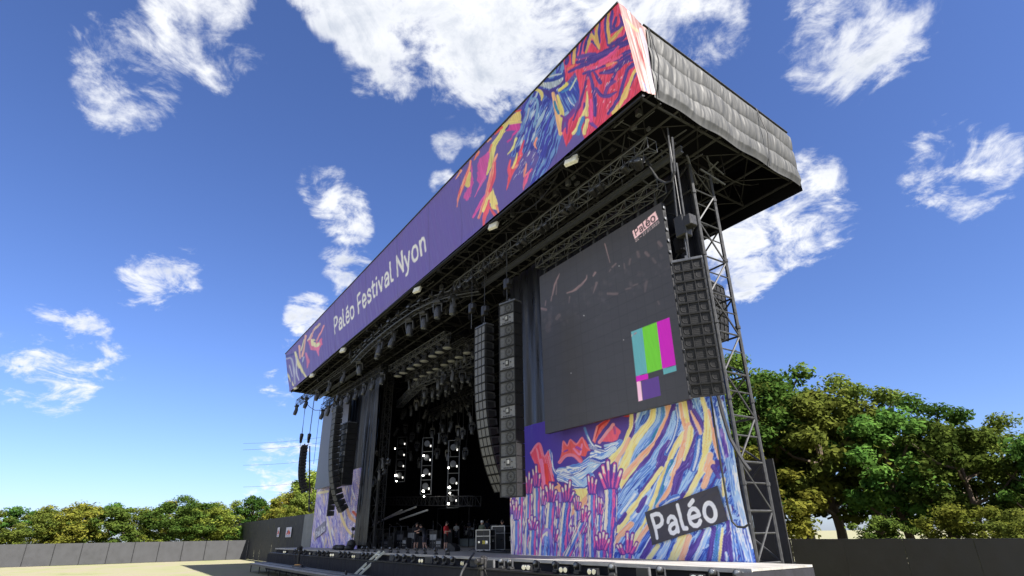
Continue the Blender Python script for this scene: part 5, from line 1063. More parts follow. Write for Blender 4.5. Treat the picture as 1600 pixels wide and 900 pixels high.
# ------------------------------------------------------------------ chain hoists
def hoist(p, ztop, label, s=1.0, cat='chain hoist'):
    t = empty('chain_hoist', p, label, cat)
    m = MB(); m.bbox((0, 0, 0), (.26*s, .26*s, .5*s), .04); m.bbox((.2*s, 0, .05*s), (.2*s, .22*s, .26*s), .03); m.build('motor', 'black_metal', t)
    m = MB(); m.lathe([(.04*s, 0), (.11*s, .05*s), (.12*s, .32*s), (.1*s, .36*s)], 10, (-.18*s, .05, -.55*s)); m.build('chain_bag', 'black_cloth', t)
    MB().box((-.135*s, 0, .08*s), (.015, .1*s, .1*s)).build('warning_tag', 'red', t)
    MB().tube((0, 0, .2*s), (0, 0, ztop-p.z), .02, 5).build('steel_rope', 'steel', t)
    MB().tube((0, 0, -.25*s), (0, 0, -1.05*s), .02, 5).build('load_chain', 'alu', t)
    return t
hp = at_y(1067, 355, 15.25); hoist(Vector((hp.x, hp.y, hp.z)), ZB(15), 'large chain hoist above the array by the scaffold tower', 1.7)
hp2 = at_y(1071, 371, 15.25); 
for (x, y, Y, lab) in ((792, 444, 14.3, 'chain hoist above the tall straight bass column'), (737, 482, 14.3, 'chain hoist above the left corner of the near curved array'), (757, 486, 14.5, 'chain hoist above the right corner of the near curved array'), (471, 682, 14.2, 'chain hoist above the small array in the sky, outer one'), (483, 682, 14.9, 'chain hoist above the small array in the sky, inner one'), (528, 622, 14.3, 'chain hoist above the far curved array')):
    p = at_y(x, y, Y); hoist(p, ZB(14)+.1 if x > 500 else CZ+14.4, lab, 1.15)
# extra steel ropes dropping past the roof end at the far side
for (x0, y0, x1, y1, Y, lab) in ((477, 632, 471, 690, 14.2, 'thin steel rope dropping outermost past the far roof end'), (492, 618, 484, 680, 14.9, 'thin steel rope dropping to the inner hoist past the far roof end'), (500, 640, 490, 725, 15.4, 'thin steel rope dropping beside the far screen edge')):
    a = at_y(x0, y0, Y); b = at_y(x1, y1, Y); o = MB().tube(a, b, .022, 5).build('steel_rope', 'dark_steel'); tag(o, lab, 'rope')
a = at_y(484, 697, 15.0); b = at_y(483, 800, 15.0); o = MB().tube(a, b, .06, 6).build('hanging_cable', 'cable'); tag(o, 'dark cable bundle hanging beside the small far array', 'cable')
pts = [at_y(x, y, 14.9) for x, y in ((478, 629), (484, 636), (492, 641), (500, 641))]; o = MB().path(pts, .03).build('slack_cable', 'cable'); tag(o, 'slack cable sagging from the far lighting truss', 'cable')
# looping cable and cables over the near mural
loop = [at_y(x, y, 14.9) for x, y in ((1007, 243), (1016, 262), (1028, 280), (1040, 286), (1050, 283), (1054, 268), (1053, 250), (1050, 215))]
o = MB().path(loop, .05).build('looping_cable', 'cable'); tag(o, 'thick cable hanging in a loop beside the near roof corner', 'cable')
for (pl, r, lab) in ((((1043, 200), (1049, 260), (1058, 340)), .035, 'steel rope slanting down to the large chain hoist'), (((1057, 255), (1068, 330), (1077, 405)), .035, 'second rope hanging beside the large chain hoist')):
    o = MB().path([at_y(x, y, 15.1) for x, y in pl], r).build('rope', 'steel'); tag(o, lab, 'rope')
c1 = [at_y(x, y, 16.6) for x, y in ((1110, 617), (1116, 660), (1122, 700), (1128, 735), (1137, 790), (1144, 815), (1152, 823), (1163, 824), (1172, 818))]
o = MB().path(c1, .035).build('dangling_cable', 'cable'); tag(o, 'thin black cable dangling in front of the near mural and curling up', 'cable')
c2 = [at_y(x, y, 16.6) for x, y in ((1121, 615), (1130, 650), (1141, 685), (1152, 705), (1162, 722), (1172, 735))]
o = MB().path(c2, .06).build('dangling_cable', 'cable'); tag(o, 'thick black cable slanting across the edge of the near mural', 'cable')

# ------------------------------------------------------------------ flood lamps along the roof edge
def flood(p, s, label):
    t = empty('flood_lamp', p, label, 'floodlight', 'flood lamps under the roof edge', rz=math.radians(20))
    m = MB(); m.bbox((0, 0, 0), (.62*s, .2*s, .44*s), .03*s); m.build('housing', 'flood_case', t)
    m = MB(); m.box((0, -.105*s, 0), (.52*s, .012, .34*s)); m.build('front_glass', 'flood_glass', t)
    m = MB()
    for k in range(3): m.box((0, -.118*s, -.1*s+k*.1*s), (.5*s, .01, .012*s))
    m.build('louvre', 'flood_case', t)
    m = MB(); m.tube((-.33*s, .02, 0), (-.33*s, .02, .3*s), .02*s, 5); m.tube((.33*s, .02, 0), (.33*s, .02, .3*s), .02*s, 5); m.tube((-.33*s, .02, .3*s), (.33*s, .02, .3*s), .02*s, 5); m.tube((.05, .02, .3*s), (.12*s, .05, .62*s), .025*s, 5); m.build('bracket', 'steel', t)
    for ch in t.children: 
        if ch.name.startswith(('housing', 'front', 'louvre')): ch.rotation_euler = (math.radians(-22), 0, 0)
for i, (x, y, s, lab) in enumerate([(893, 251, 1.0, 'largest pale floodlight under the roof edge, nearest the corner'), (771, 353, .9, 'second pale floodlight from the near roof corner'), (652, 453, .95, 'third pale floodlight from the near roof corner'), (536, 547, 1.0, 'fourth pale floodlight from the near roof corner'), (488, 586, 1.0, 'fifth pale floodlight from the near roof corner'), (463, 605, 1.0, 'last pale floodlight at the far roof corner')]):
    flood(at_y(x, y, 13.15), s, lab)
for i, (x, y) in enumerate([(687, 421), (516, 561), (575, 515)]):
    p = at_y(x, y, 13.3); t = empty('small_lamp', p, ordinal(i)+' small dark lamp clamped between the pale floodlights', 'lamp', 'small lamps under the roof edge')
    MB().lathe([(.07, -.2), (.13, -.18), (.12, .1), (.05, .16)], 10).build('can', 'dark_steel', t); MB().tube((0, 0, .1), (0, .02, .4), .025, 5).build('bracket', 'steel', t)

# ------------------------------------------------------------------ moving heads and other lamps
def proto(kind):
    """returns list of (name, mesh, parent index)"""
    out = []
    if kind == 'spot':
        m = MB(); m.bbox((0, 0, -.1), (.42, .36, .18), .03); m.tube((0, 0, 0), (0, 0, .18), .03, 5); out.append(('base', m.mesh('base', 'black_plastic'), None))
        m = MB(); m.bbox((-.23, 0, -.42), (.07, .16, .5), .02); m.bbox((.23, 0, -.42), (.07, .16, .5), .02); m.box((0, 0, -.21), (.46, .16, .05)); out.append(('yoke', m.mesh('yoke', 'fixture'), None))
        m = MB(); m.smooth = True; m.lathe([(.05, -.16), (.15, -.13), (.18, .02), (.19, .3), (.165, .42), (.17, .5), (.15, .5)], 14, (0, 0, -.52), Matrix.Rotation(math.radians(180-14), 3, 'X')); out.append(('head', m.mesh('head', 'fixture'), None))
        m = MB(); m.smooth = True; m.lathe([(.0, .53), (.08, .525), (.145, .505), (.145, .49)], 14, (0, 0, -.52), Matrix.Rotation(math.radians(180-14), 3, 'X')); out.append(('lens', m.mesh('lens', 'glass_lens'), 2))
    elif kind == 'wash':
        m = MB(); m.bbox((0, 0, -.08), (.4, .34, .16), .03); m.tube((0, 0, 0), (0, 0, .2), .03, 5); out.append(('base', m.mesh('base', 'black_plastic'), None))
        m = MB(); m.bbox((-.25, 0, -.36), (.06, .14, .44), .02); m.bbox((.25, 0, -.36), (.06, .14, .44), .02); m.box((0, 0, -.17), (.5, .14, .05)); out.append(('yoke', m.mesh('yoke', 'fixture'), None))
        m = MB(); m.smooth = True; m.lathe([(.06, .12), (.17, .09), (.22, -.04), (.36, -.2), (.36, -.24), (.33, -.24)], 16, (0, 0, -.48)); out.append(('head', m.mesh('head', 'fixture'), None))
        m = MB(); m.smooth = True; m.lathe([(.33, -.22), (.3, -.26), (.0, -.275)], 16, (0, 0, -.48)); out.append(('lens', m.mesh('lens', 'case_grey'), 2))
    elif kind == 'par':
        m = MB(); m.smooth = True; R = Matrix.Rotation(math.radians(60), 3, 'X'); m.lathe([(.06, -.16), (.11, -.12), (.12, .1), (.13, .12), (.12, .13)], 12, (0, 0, -.2), R); out.append(('can', m.mesh('can', 'black_metal'), None))
        m = MB(); m.smooth = True; m.lathe([(.115, .11), (.09, .135), (.0, .15)], 12, (0, 0, -.2), R); out.append(('lens', m.mesh('lens', 'glass_lens'), 0))
        m = MB(); m.tube((-.14, 0, -.2), (-.14, 0, 0), .014, 4); m.tube((.14, 0, -.2), (.14, 0, 0), .014, 4); m.tube((-.14, 0, 0), (.14, 0, 0), .014, 4); m.tube((0, 0, 0), (0, 0, .12), .02, 4); out.append(('bracket', m.mesh('bracket', 'fixture'), None))
    elif kind == 'blinder':           # two round lamps side by side, facing the field
        m = MB(); m.box((0, .1, .14), (.52, .16, .26)); out.append(('housing', m.mesh('housing', 'black_metal'), None))
        for sx in (-.125, .125):
            m = MB(); m.smooth = True; m.lathe([(.0, .0), (.06, .02), (.11, .09), (.118, .1), (.105, .1)], 12, (sx, .06, .14), RX90); out.append(('reflector', m.mesh('reflector', 'chrome'), None))
    elif kind == 'floor_head':        # standing on its base
        m = MB(); m.bbox((0, 0, .08), (.38, .36, .16), .03); out.append(('base', m.mesh('base', 'black_plastic'), None))
        m = MB(); m.bbox((-.2, 0, .34), (.06, .14, .4), .02); m.bbox((.2, 0, .34), (.06, .14, .4), .02); m.box((0, 0, .18), (.42, .14, .05)); out.append(('yoke', m.mesh('yoke', 'fixture'), None))
        m = MB(); m.smooth = True; R = Matrix.Rotation(math.radians(72), 3, 'X'); m.lathe([(.05, -.18), (.14, -.14), (.165, .05), (.16, .2), (.14, .22)], 14, (0, 0, .44), R); out.append(('head', m.mesh('head', 'black_plastic'), None))
        m = MB(); m.smooth = True; m.lathe([(.14, .2), (.1, .235), (.0, .25)], 14, (0, 0, .44), R); out.append(('lens', m.mesh('lens', 'glass_lens'), 2))
    elif kind == 'strobe':
        m = MB(); m.bbox((0, 0, .2), (.62, .12, .38), .02); out.append(('housing', m.mesh('housing', 'speaker_grey'), None))
        m = MB(); m.box((0, -.066, .2), (.54, .014, .3)); out.append(('face', m.mesh('face', 'speaker_front'), None))
    return out
PROTO = {}
def lamp(kind, name, p, label, cat, group, rz=0.0, tilt=0.0, s=1.0):
    if kind not in PROTO: PROTO[kind] = proto(kind)
    t = empty(name, p, label, cat, group, rz); t.rotation_euler = (tilt, 0, rz); t.scale = (s, s, s); made = []
    for nm, me, par in PROTO[kind]:
        made.append(link(nm, me, t if par is None else made[par]))
    return t
# small lamps in pairs on the near straight truss
k = 0
for i in range(9):
    f = i/8; x0 = at_y(722, 440, FT_Y).x; xx = x0+(-13.0-x0)*f**1.1
    for dx in (-.22, .22):
        lamp('par', 'par_lamp', Vector((xx+dx, FT_Y-.22, FT_Z-.22)), ordinal(k)+' small lamp from the far end of the near straight truss', 'lamp', 'small lamps along the near straight truss', math.radians(rng.uniform(-20, 30)), s=1.25); k += 1
lamp('par', 'par_lamp', at_y(996, 246, 14.4), 'pale lamp pointing down where the looping cable starts', 'lamp', None, .6, s=1.6)
# lamps lined up on the far truss
for i in range(14):
    f = i/13; lamp('par' if i % 2 else 'spot', 'par_lamp' if i % 2 else 'moving_head', Vector((FL0.x+(FL1.x-FL0.x)*f, FT_Y-.1, FL0.z-.3 if i % 2 == 0 else FL0.z+.3)), ordinal(i)+' lamp from the outer end of the far truss', 'lamp', 'lamps along the far truss', rng.uniform(-.5, .5), s=1.1)
for i in range(9):
    f = i/8; lamp('spot', 'moving_head', Vector((FM0.x+(at_y(600, 565, 15.6).x-FM0.x)*f, 15.6, FM0.z-.25)), ordinal(i)+' spotlight from the outer end on the truss above the far screen', 'spotlight', 'spotlights above the far screen', rng.uniform(-.5, .5), s=1.0)
# big profile heads and small lamps along the arched truss
for i, (x, y) in enumerate([(562, 572), (596, 540), (616, 527), (640, 506), (662, 495), (684, 478), (706, 472)]):
    p = at_z(x, y-9, AR_Z-.22); lamp('spot', 'moving_head', p, ordinal(i)+' big spotlight from the far end of the curved truss', 'spotlight', 'big spotlights under the curved truss', math.radians(rng.uniform(-40, 40)), math.radians(rng.uniform(-10, 16)), 1.2)
for i in range(16):
    f = i/15*(len(arc)-1); a0 = int(min(f, len(arc)-2)); p = arc[a0].lerp(arc[a0+1], f-a0)+Vector((0, -.25, .45)); lamp('par', 'par_lamp', p, ordinal(i)+' small lamp from the far end standing on the curved truss', 'lamp', 'small lamps on the curved truss', rng.uniform(-.6, .6), s=1.2)
# round wash lamps in two rows
R1 = [(616, 585), (625, 580), (635, 573), (645, 567), (656, 561), (667, 553), (679, 547), (691.5, 540)]; R2 = [(646, 590), (655, 585), (666, 579), (677, 574), (687, 567), (698.5, 561), (710, 555), (723, 548)]
for row, nm, Wr in ((R1, 'front', W1), (R2, 'rear', W2)):
    for i, (x, y) in enumerate(row):
        p = at_z(x, y, WZ); lamp('wash', 'wash_lamp', Vector((p.x, Wr[0].y, WZ+.6)), f'{ordinal(i)} round wash lamp from the far end of the {nm} row', 'wash lamp', f'round wash lamps of the {nm} row', rng.uniform(-.2, .2), s=1.0)
# spotlights on the bent truss
for i, (x, y) in enumerate([(632, 648), (641, 642), (651, 632), (662, 625), (664, 612), (675, 612), (683, 598), (691, 610), (701, 604), (713, 596), (723, 586), (735, 588), (694, 590), (706, 584)]):
    p = at_z(x, y-8, BZ-.3); lamp('spot', 'moving_head', p, ordinal(i)+' spotlight from the far end under the bent truss', 'spotlight', 'spotlights under the bent truss', rng.uniform(-1, 1), rng.uniform(-.3, .3), .95)
for i in range(8):
    lamp('par', 'strip_lamp', at_y(702+i*6, 627-i*2.2, 24), ordinal(i)+' strip lamp hanging in a row behind the spotlights', 'lamp', 'strip lamps behind the spotlights', s=1.5)
for i, (x, y) in enumerate([(655, 660), (690, 660), (696, 680), (705, 658), (716, 664), (732, 645), (668, 640), (716, 684), (688, 676), (622, 668), (634, 662), (645, 676), (652, 690), (676, 668), (684, 700), (724, 668), (738, 660), (612, 690), (700, 702), (728, 700), (640, 705), (657, 715)]):
    p = at_y(x, y, 23); t = lamp('spot', 'moving_head', p, ordinal(i)+' dim spotlight hanging free in the dark stage centre', 'spotlight', 'dim spotlights in the stage centre', rng.uniform(-1.5, 1.5), rng.uniform(-.5, .5), .95)
    o = MB().tube((0, 0, .15), (0, 0, 9.0-i*.1), .03, 4).build('drop_pipe', 'dark_steel', t)
# upright ladders of lamps on stage
def lamp_ladder(x, y0, y1, Y, label, fix, glow):
    a = at_y(x, y0, Y); b = at_y(x, y1, Y); w = .95; t = empty('lamp_ladder', (a.x, Y, b.z), label, 'lamp ladder'); H = a.z-b.z; rz = math.radians(48); t.rotation_euler = (0, 0, rz)
    for sx in (-1, 1): MB().tube((sx*w/2, 0, 0), (sx*w/2, 0, H), .05, 5).build('upright', 'alu', t)
    n = max(4, int(H/1.3))
    for k in range(n+1): MB().tube((-w/2, 0, H*k/n), (w/2, 0, H*k/n), .04, 5).build('rung', 'alu', t)
    for k in range(n):
        zc = H*(k+.55)/n
        m = MB(); m.smooth = True; m.lathe([(.0, .0), (.12, .02), (.27, .12), (.28, .2), (.24, .2)], 14, (0, -.05, zc), RX90); m.build('lamp_bowl', 'fixture', t)
        m = MB(); m.box((.3, -.12, zc-.2), (.09, .04, .16)); m.build('small_led', 'lamp_soft', t)
    for (gx, gy, gs) in glow:
        p = at_y(gx, gy, Y-.5)-Vector((a.x, Y, b.z)); p.rotate(Euler((0, 0, -rz)))
        m = MB(); m.smooth = True; m.lathe([(.0, -.09*gs), (.08*gs, -.06*gs), (.105*gs, 0), (.08*gs, .06*gs), (0, .09*gs)], 10, p); o = m.build('lit_lamp', 'lamp_on', t); o.scale = (1, 1, 1)
        MB().tube(p+Vector((0, .1, 0)), Vector((0 if p.x*0 else max(-w/2, min(w/2, p.x)), 0, max(0, min(H, p.z)))), .035, 5).build('lamp_arm', 'dark_steel', t)
lamp_ladder(629, 683, 752, 22, 'upright ladder of lamps standing deepest on the far side of the stage', 4, [(618.5, 743, 1), (617, 701, .5), (619.5, 752, .6)])
lamp_ladder(669, 684, 772, 22, 'middle upright ladder of lamps on the stage', 5, [(661, 743, .8), (661.5, 767.5, 1), (662.5, 776, .6), (662, 712, .7)])
lamp_ladder(710, 688, 793, 23, 'upright ladder of lamps nearest the curved array, behind the drum kit', 6, [(702, 761.5, 1), (703, 770.5, .6), (700.5, 787, .9), (701, 731, .7)])
for (x, y) in ((626.5, 741), (669, 764.5), (709, 784.5)):
    pass
# deeper rows of spotlights on plain trusses, and lamps clamped up the far masts
for r_, (Yr, zr, px0, px1) in enumerate(((18.9, 12.6, 640, 738), (21.5, 12.0, 655, 742), (24.5, 11.4, 668, 745))):
    a_ = at_z(px0, 0, 1).x; xa = at_y(px0, 600, Yr).x; xb = at_y(px1, 600, Yr).x; xa = max(xa, -52); nmr = ('nearest', 'middle', 'rearmost')[r_]
    truss('deep_truss', (xa-.5, Yr, CZ+zr), (xb+.5, Yr, CZ+zr), .45, f'{nmr} of the three plain trusses deep over the stage', mt='steel', r=.028)
    for i in range(11): lamp('spot', 'moving_head', Vector((xa+(xb-xa)*i/10, Yr, CZ+zr-.25)), f'{ordinal(i)} spotlight from the far end on the {nmr} plain deep truss', 'spotlight', f'spotlights on the {nmr} plain deep truss', rng.uniform(-1.5, 1.5), rng.uniform(-.4, .4), .85)
for i, (x, y) in enumerate(((581, 700), (587, 712), (598, 716), (580, 726), (592, 735), (600, 742), (584, 745), (606, 726))):
    lamp('floor_head' if i % 2 else 'spot', 'moving_head', at_y(x, y, 17.2), ordinal(i)+' lamp from the top in the cluster clamped to the far masts', 'spotlight', 'lamps clamped to the far masts', rng.uniform(-1, 1), rng.uniform(-.3, .3), .8)
# lamps along the shelf at the front of the stage
pat = ['blinder', 'floor_head', 'blinder', 'strobe', 'floor_head', 'blinder', 'floor_head', 'strobe']
def shelf_x(px): return at_y(px, 880, 13.85).x
xs = [442, 452, 459, 466, 474, 482, 489, 496, 503, 510, 517, 524, 530, 537, 544, 551, 558, 566, 573, 580, 588, 611, 620, 631, 645, 657, 669, 681, 694, 707, 722, 739, 757, 766, 783, 797, 821, 838, 868, 879, 901, 923, 955, 1003, 1030, 1085, 1112, 1150]
for i, x in enumerate(xs):
    k = pat[(i*3+i//5) % 8]
    if x in (883, 766, 1003): k = 'strobe'
    if x in (797, 838, 901, 957, 1030, 1112): k = 'floor_head'
    if x in (821, 879, 923, 1085): k = 'blinder'
    px = shelf_x(x); nm = {'blinder': 'blinder_lamp', 'floor_head': 'moving_head', 'strobe': 'strobe_panel'}[k]
    names = ('tens', 'ones')
    lamp(k, nm, (px, 13.88, SHELF), f'{["twin-bulb blinder", "round moving head", "flat square strobe panel"][["blinder", "floor_head", "strobe"].index(k)]}, {ordinal(i) if i < 32 else ordinal(len(xs)-1-i)} lamp from the {"far" if i < 32 else "near"} end of the stage-front shelf', 'lamp', 'lamps on the stage-front shelf', math.radians(rng.uniform(-6, 34)), s={'blinder': .8, 'floor_head': .62, 'strobe': .85}[k])
# ------------------------------------------------------------------ things on the stage
def flight_case(px, py, w, d, h, label, body='case_black', rz=0.0, lab=None, Y=None, open_front=False):
    p = at_z(px, py, DK) if Y is None else Vector((at_y(px, py, Y).x, Y, DK)); t = empty('flight_case', (p.x, p.y, DK+.001), label, 'flight case', rz=rz)
    m = MB(); m.box((0, 0, h/2+.06), (w-.03, d-.03, h-.12)); m.build('body', body, t)
    m = MB(); e = .028
    for sx in (-1, 1):
        for sy in (-1, 1): m.box((sx*w/2, sy*d/2, h/2+.06), (e*1.5, e*1.5, h-.1))
        for z in (.11, h*.72, h): m.box((sx*w/2, 0, z), (e*1.3, d, e*1.3))
    for sy in (-1, 1):
        for z in (.11, h*.72, h): m.box((0, sy*d/2, z), (w, e*1.3, e*1.3))
    m.build('edge_profile', 'bright_alu', t)
    for sx in (-1, 1):
        for sy in (-1, 1): m = MB(); m.tube((sx*(w/2-.08)-.02, sy*(d/2-.08), .05), (sx*(w/2-.08)+.02, sy*(d/2-.08), .05), .05, 10); m.build('caster', 'black_plastic', t)
    for sx in (-.28, .28): MB().box((sx*w, -d/2-.012, h*.45), (.12, .015, .1)).build('handle', 'chrome', t); 
    MB().box((w/2+.012, 0, h*.5), (.015, .14, .1)).build('handle', 'chrome', t)
    if lab == 'yellow':
        MB().box((w*.05, -d/2-.004, h*.44), (w*.16, .012, h*.16)).build('label', 'yellow', t); MB().box((w*.24, -d/2-.004, h*.44), (w*.16, .012, h*.16)).build('label', 'white_paint', t)
    if lab == 'white': MB().box((w/2+.006, d*.2, h*.5), (.012, d*.2, h*.18)).build('label', 'white_paint', t)
    return t
flight_case(759, 862.5, .95, .62, 1.18, 'metal-edged flight case with yellow and white labels at the stage front', lab='yellow', rz=math.radians(28))
flight_case(785, 861.5, .95, .75, 1.38, 'tall black flight case with white label beside the near mural', lab='white', rz=math.radians(20))
flight_case(617, 851.5, .62, .5, .52, 'small pale grey case on the far stage floor, left of its twin', 'case_grey', rz=math.radians(40))
flight_case(631, 851.5, .62, .5, .5, 'small pale grey case on the far stage floor, nearer the two men in black', 'case_grey', rz=math.radians(40))
flight_case(641, 853, .55, .5, 1.1, 'open-looking black rack case behind the two small pale cases', rz=math.radians(40)); flight_case(673, 853, .6, .6, 1.45, 'upright black rack with bright edges behind the bending man', rz=math.radians(30))
flight_case(595, 852.5, .9, .6, .95, 'dark wide flight case near the far masts with bright rim', rz=math.radians(35)); flight_case(583, 853.5, .8, .6, .6, 'low dark flight case at the foot of the far masts', rz=math.radians(35)); flight_case(604, 851.0, .5, .5, .9, 'narrow dark case between the wide flight case and pale cases', rz=math.radians(30))
flight_case(693, 846, 1.0, .6, .9, 'dark case standing deep on stage beside the drum riser', rz=math.radians(10))
def gear_rack(px, py, Y, label, w=1.3, h=1.5):
    p = at_y(px, py, Y); t = empty('gear_rack', (p.x, Y, DK), label, 'equipment rack')
    for sx in (-1, 1):
        for sy in (-1, 1): MB().tube((sx*w/2, sy*.3, 0), (sx*w/2, sy*.3, h), .03, 5).build('post', 'alu', t)
    for z in (.4, .9, h): MB().box((0, 0, z), (w, .62, .03)).build('shelf', 'steel', t)
    for k in range(4): MB().bbox((-w*.35+k*w*.23, -.05, (.56, 1.02, .53, 1.06)[k]), (w*.2, .4, .25), .02).build('device', rng.choice(['case_black', 'amp_panel', 'speaker_front']), t)
gear_rack(598, 845, 19.6, 'tall equipment rack of devices near the far masts'); gear_rack(622, 840, 20.8, 'long shelving of devices deep on the far side of stage', 2.6, 1.7); gear_rack(590, 845, 18.9, 'short equipment rack close to the lattice base', 1.0, 1.1)
for i, (x, y, Y, w_, h_) in enumerate(((607, 846, 19.2, .7, .7), (612, 840, 20.2, .9, 1.2), (628, 838, 20.6, .8, 1.35), (636, 842, 19.8, .6, .8), (646, 838, 21.0, 1.0, 1.5), (657, 842, 20.5, .6, .9), (680, 838, 21.5, .8, 1.3), (688, 842, 20.8, .5, .7), (700, 838, 22.5, .9, 1.4), (572, 846, 17.9, .6, .8), (579, 842, 18.6, .7, 1.3), (588, 838, 19.6, .8, 1.6), (768, 842, 19.6, .6, 1.1), (776, 838, 20.6, .8, 1.5))):
    p = at_y(x, y, Y); t = empty('amplifier', (p.x, Y, DK+.001), f'{ordinal(i)} dark amplifier box among the stage gear, counting from the far masts', 'amplifier', 'amplifier boxes in the stage gear', rng.uniform(-.3, .8))
    MB().bbox((0, 0, h_/2), (w_, .5, h_), .02).build('box', rng.choice(['case_black', 'speaker_front', 'speaker_grey']), t); MB().box((0, -.255, h_*.62), (w_*.8, .012, h_*.3)).build('front_panel', rng.choice(['amp_panel', 'speaker_light', 'case_grey']), t)
    for kk in range(3): MB().tube((-w_*.25+kk*w_*.25, -.26, h_*.3), (-w_*.25+kk*w_*.25, -.285, h_*.3), .03, 8).build('knob', 'bright_alu', t)
for i, (x, Y, h_) in enumerate(((615, 17.6, 1.5), (626, 18.4, 1.6), (644, 17.9, 1.55), (676, 18.6, 1.6), (689, 19.3, 1.5), (717, 19.0, 1.5), (740, 19.5, 1.6), (756, 18.0, 1.5))):
    p = at_y(x, 846, Y); t = empty('microphone_stand', (p.x, Y, DK+.001), f'{ordinal(i)} thin microphone stand from the far end of the stage floor', 'microphone stand', 'microphone stands on the stage floor', rng.uniform(0, 6))
    MB().tube((0, 0, .02), (0, 0, h_), .011, 5).build('pole', 'alu', t); MB().tube((0, 0, h_), (.35, .1, h_+.25), .012, 5).build('boom', 'steel', t); MB().lathe([(.0, -.06), (.03, -.05), (.035, 0), (0, .03)], 8, (.35, .1, h_+.25)).build('microphone', 'black_plastic', t)
    for a_ in range(3): MB().tube((0, 0, .12), (.28*math.cos(a_*2.09), .28*math.sin(a_*2.09), .01), .012, 4).build('foot', 'steel', t)
# pale slanted tarpaulin slats over the backstage door: long bright strips
for i, (a, b) in enumerate((((572, 826), (628, 797)), ((600, 812), (650, 792)), ((625, 812), (668, 797)))):
    pa = at_y(*a, 21.2+i*.3); pb = at_y(*b, 21.8+i*.3); m = MB(); m.path([pa, pb], .09, 4); o = m.build('awning_bar', 'flood_case'); tag(o, f'{ordinal(i)} pale slanting awning bar low at the rear of the stage', 'bar', 'slanting awning bars')
# monitor wedge
p = at_z(708.5, 861.5, DK); t = empty('monitor_wedge', (p.x, p.y, DK), 'black floor monitor wedge in front of the drum riser', 'monitor speaker', rz=math.radians(35))
m = MB(); m.prism([(-.28, 0), (.28, 0), (.28, .2), (-.05, .46), (-.28, .46)], .72, (0, -.36, 0), Matrix(((1, 0, 0), (0, 0, 1), (0, 1, 0)))); m.build('cabinet', 'case_black', t)
MB().box((.12, 0, .335), (.4, .62, .012), Matrix.Rotation(math.radians(38), 3, 'Y')).build('grille', 'speaker_front', t)
# drum riser and kit
pr = at_z(721, 853.2, DK); RZH = .66
t = empty('drum_riser', (pr.x, pr.y+1.0, DK), 'round grey-green drum riser with dark top', 'riser')
m = MB(); m.smooth = False; m.lathe([(1.05, 0), (1.05, RZH-.06)], 28); m.build('drum_wall', 'riser', t); m = MB(); m.lathe([(1.09, RZH-.06), (1.09, RZH)], 28); m.build('top_plate', 'case_black', t)
p2 = at_z(744, 852.8, DK); t = empty('side_riser', (p2.x, p2.y+.8, DK), 'low grey-green side riser adjoining the drum riser', 'riser'); m = MB(); m.lathe([(.85, 0), (.85, .4)], 24); m.build('drum_wall', 'riser', t); m = MB(); m.lathe([(.87, .4), (.87, .45)], 24); m.build('top_plate', 'case_black', t)
kt = empty('drum_kit', (pr.x, pr.y+1.0, DK+RZH), 'chrome and black drum kit on the round riser', 'drum kit', rz=math.radians(30))
m = MB(); m.smooth = True; m.lathe([(.0, -.22), (.3, -.22), (.31, -.2), (.31, .2), (.3, .22), (0, .22)], 20, (0, -.1, .32), RX90); m.build('bass_drum', 'case_black', kt)
for (x, y, z, r, h, nm) in ((-.2, -.1, .78, .15, .2, 'tom'), (.2, -.1, .78, .16, .22, 'tom'), (-.55, .25, .45, .2, .4, 'floor_tom'), (.45, .25, .55, .17, .14, 'snare')):
    m = MB(); m.smooth = True; m.lathe([(0, 0), (r, 0), (r, h), (0, h)], 16, (x, y, z-h/2)); m.build(nm, 'chrome' if nm == 'snare' else 'case_grey', kt)
    MB().tube((x, y, 0), (x, y, z), .02, 5).build('leg', 'chrome', kt)
for (x, y, z, r) in ((-.7, -.1, 1.15, .23), (.65, -.15, 1.2, .25), (.0, -.45, 1.3, .2), (.8, .3, .9, .18), (-.85, .4, 1.05, .22)):
    m = MB(); m.lathe([(.02, .02), (r, 0), (r, .008), (.02, .03)], 16, (x, y, z), Matrix.Rotation(math.radians(14), 3, 'X')); c = m.build('cymbal', 'chrome', kt)
    m = MB(); m.tube((x, y, .25), (x, y, z), .018, 5)
    for a in range(3): m.tube((x, y, .35), (x+.25*math.cos(a*2.1), y+.25*math.sin(a*2.1), 0), .014, 4)
    m.build('cymbal_stand', 'chrome', kt)
# goal-shaped frame over the kit
q0 = at_y(684, 795, 25.5); q1 = at_y(733, 796, 25.5); t = empty('portal_frame', (0, 0, 0), 'thin pipe frame like a goal behind the drum kit', 'pipe frame')
MB().tube(q0, (q1.x, 25.5, q0.z), .05, 6).build('crossbar', 'alu', t)
for x in (q0.x, q1.x): MB().tube((x, 25.5, DK), (x, 25.5, q0.z), .05, 6).build('upright', 'dark_steel', t)
# row of small upright floor lamps along the deck edge
for i, x in enumerate((566, 574, 585, 597, 609, 621, 636, 650, 663, 680, 698)):
    p = at_y(x, 858, 14.5); lamp('floor_head', 'floor_lamp', (p.x, 14.55, DK+.001), ordinal(i)+' small black floor lamp from the far end of the deck edge', 'floor lamp', 'floor lamps along the deck edge', rng.uniform(-.4, .9), s=.52)
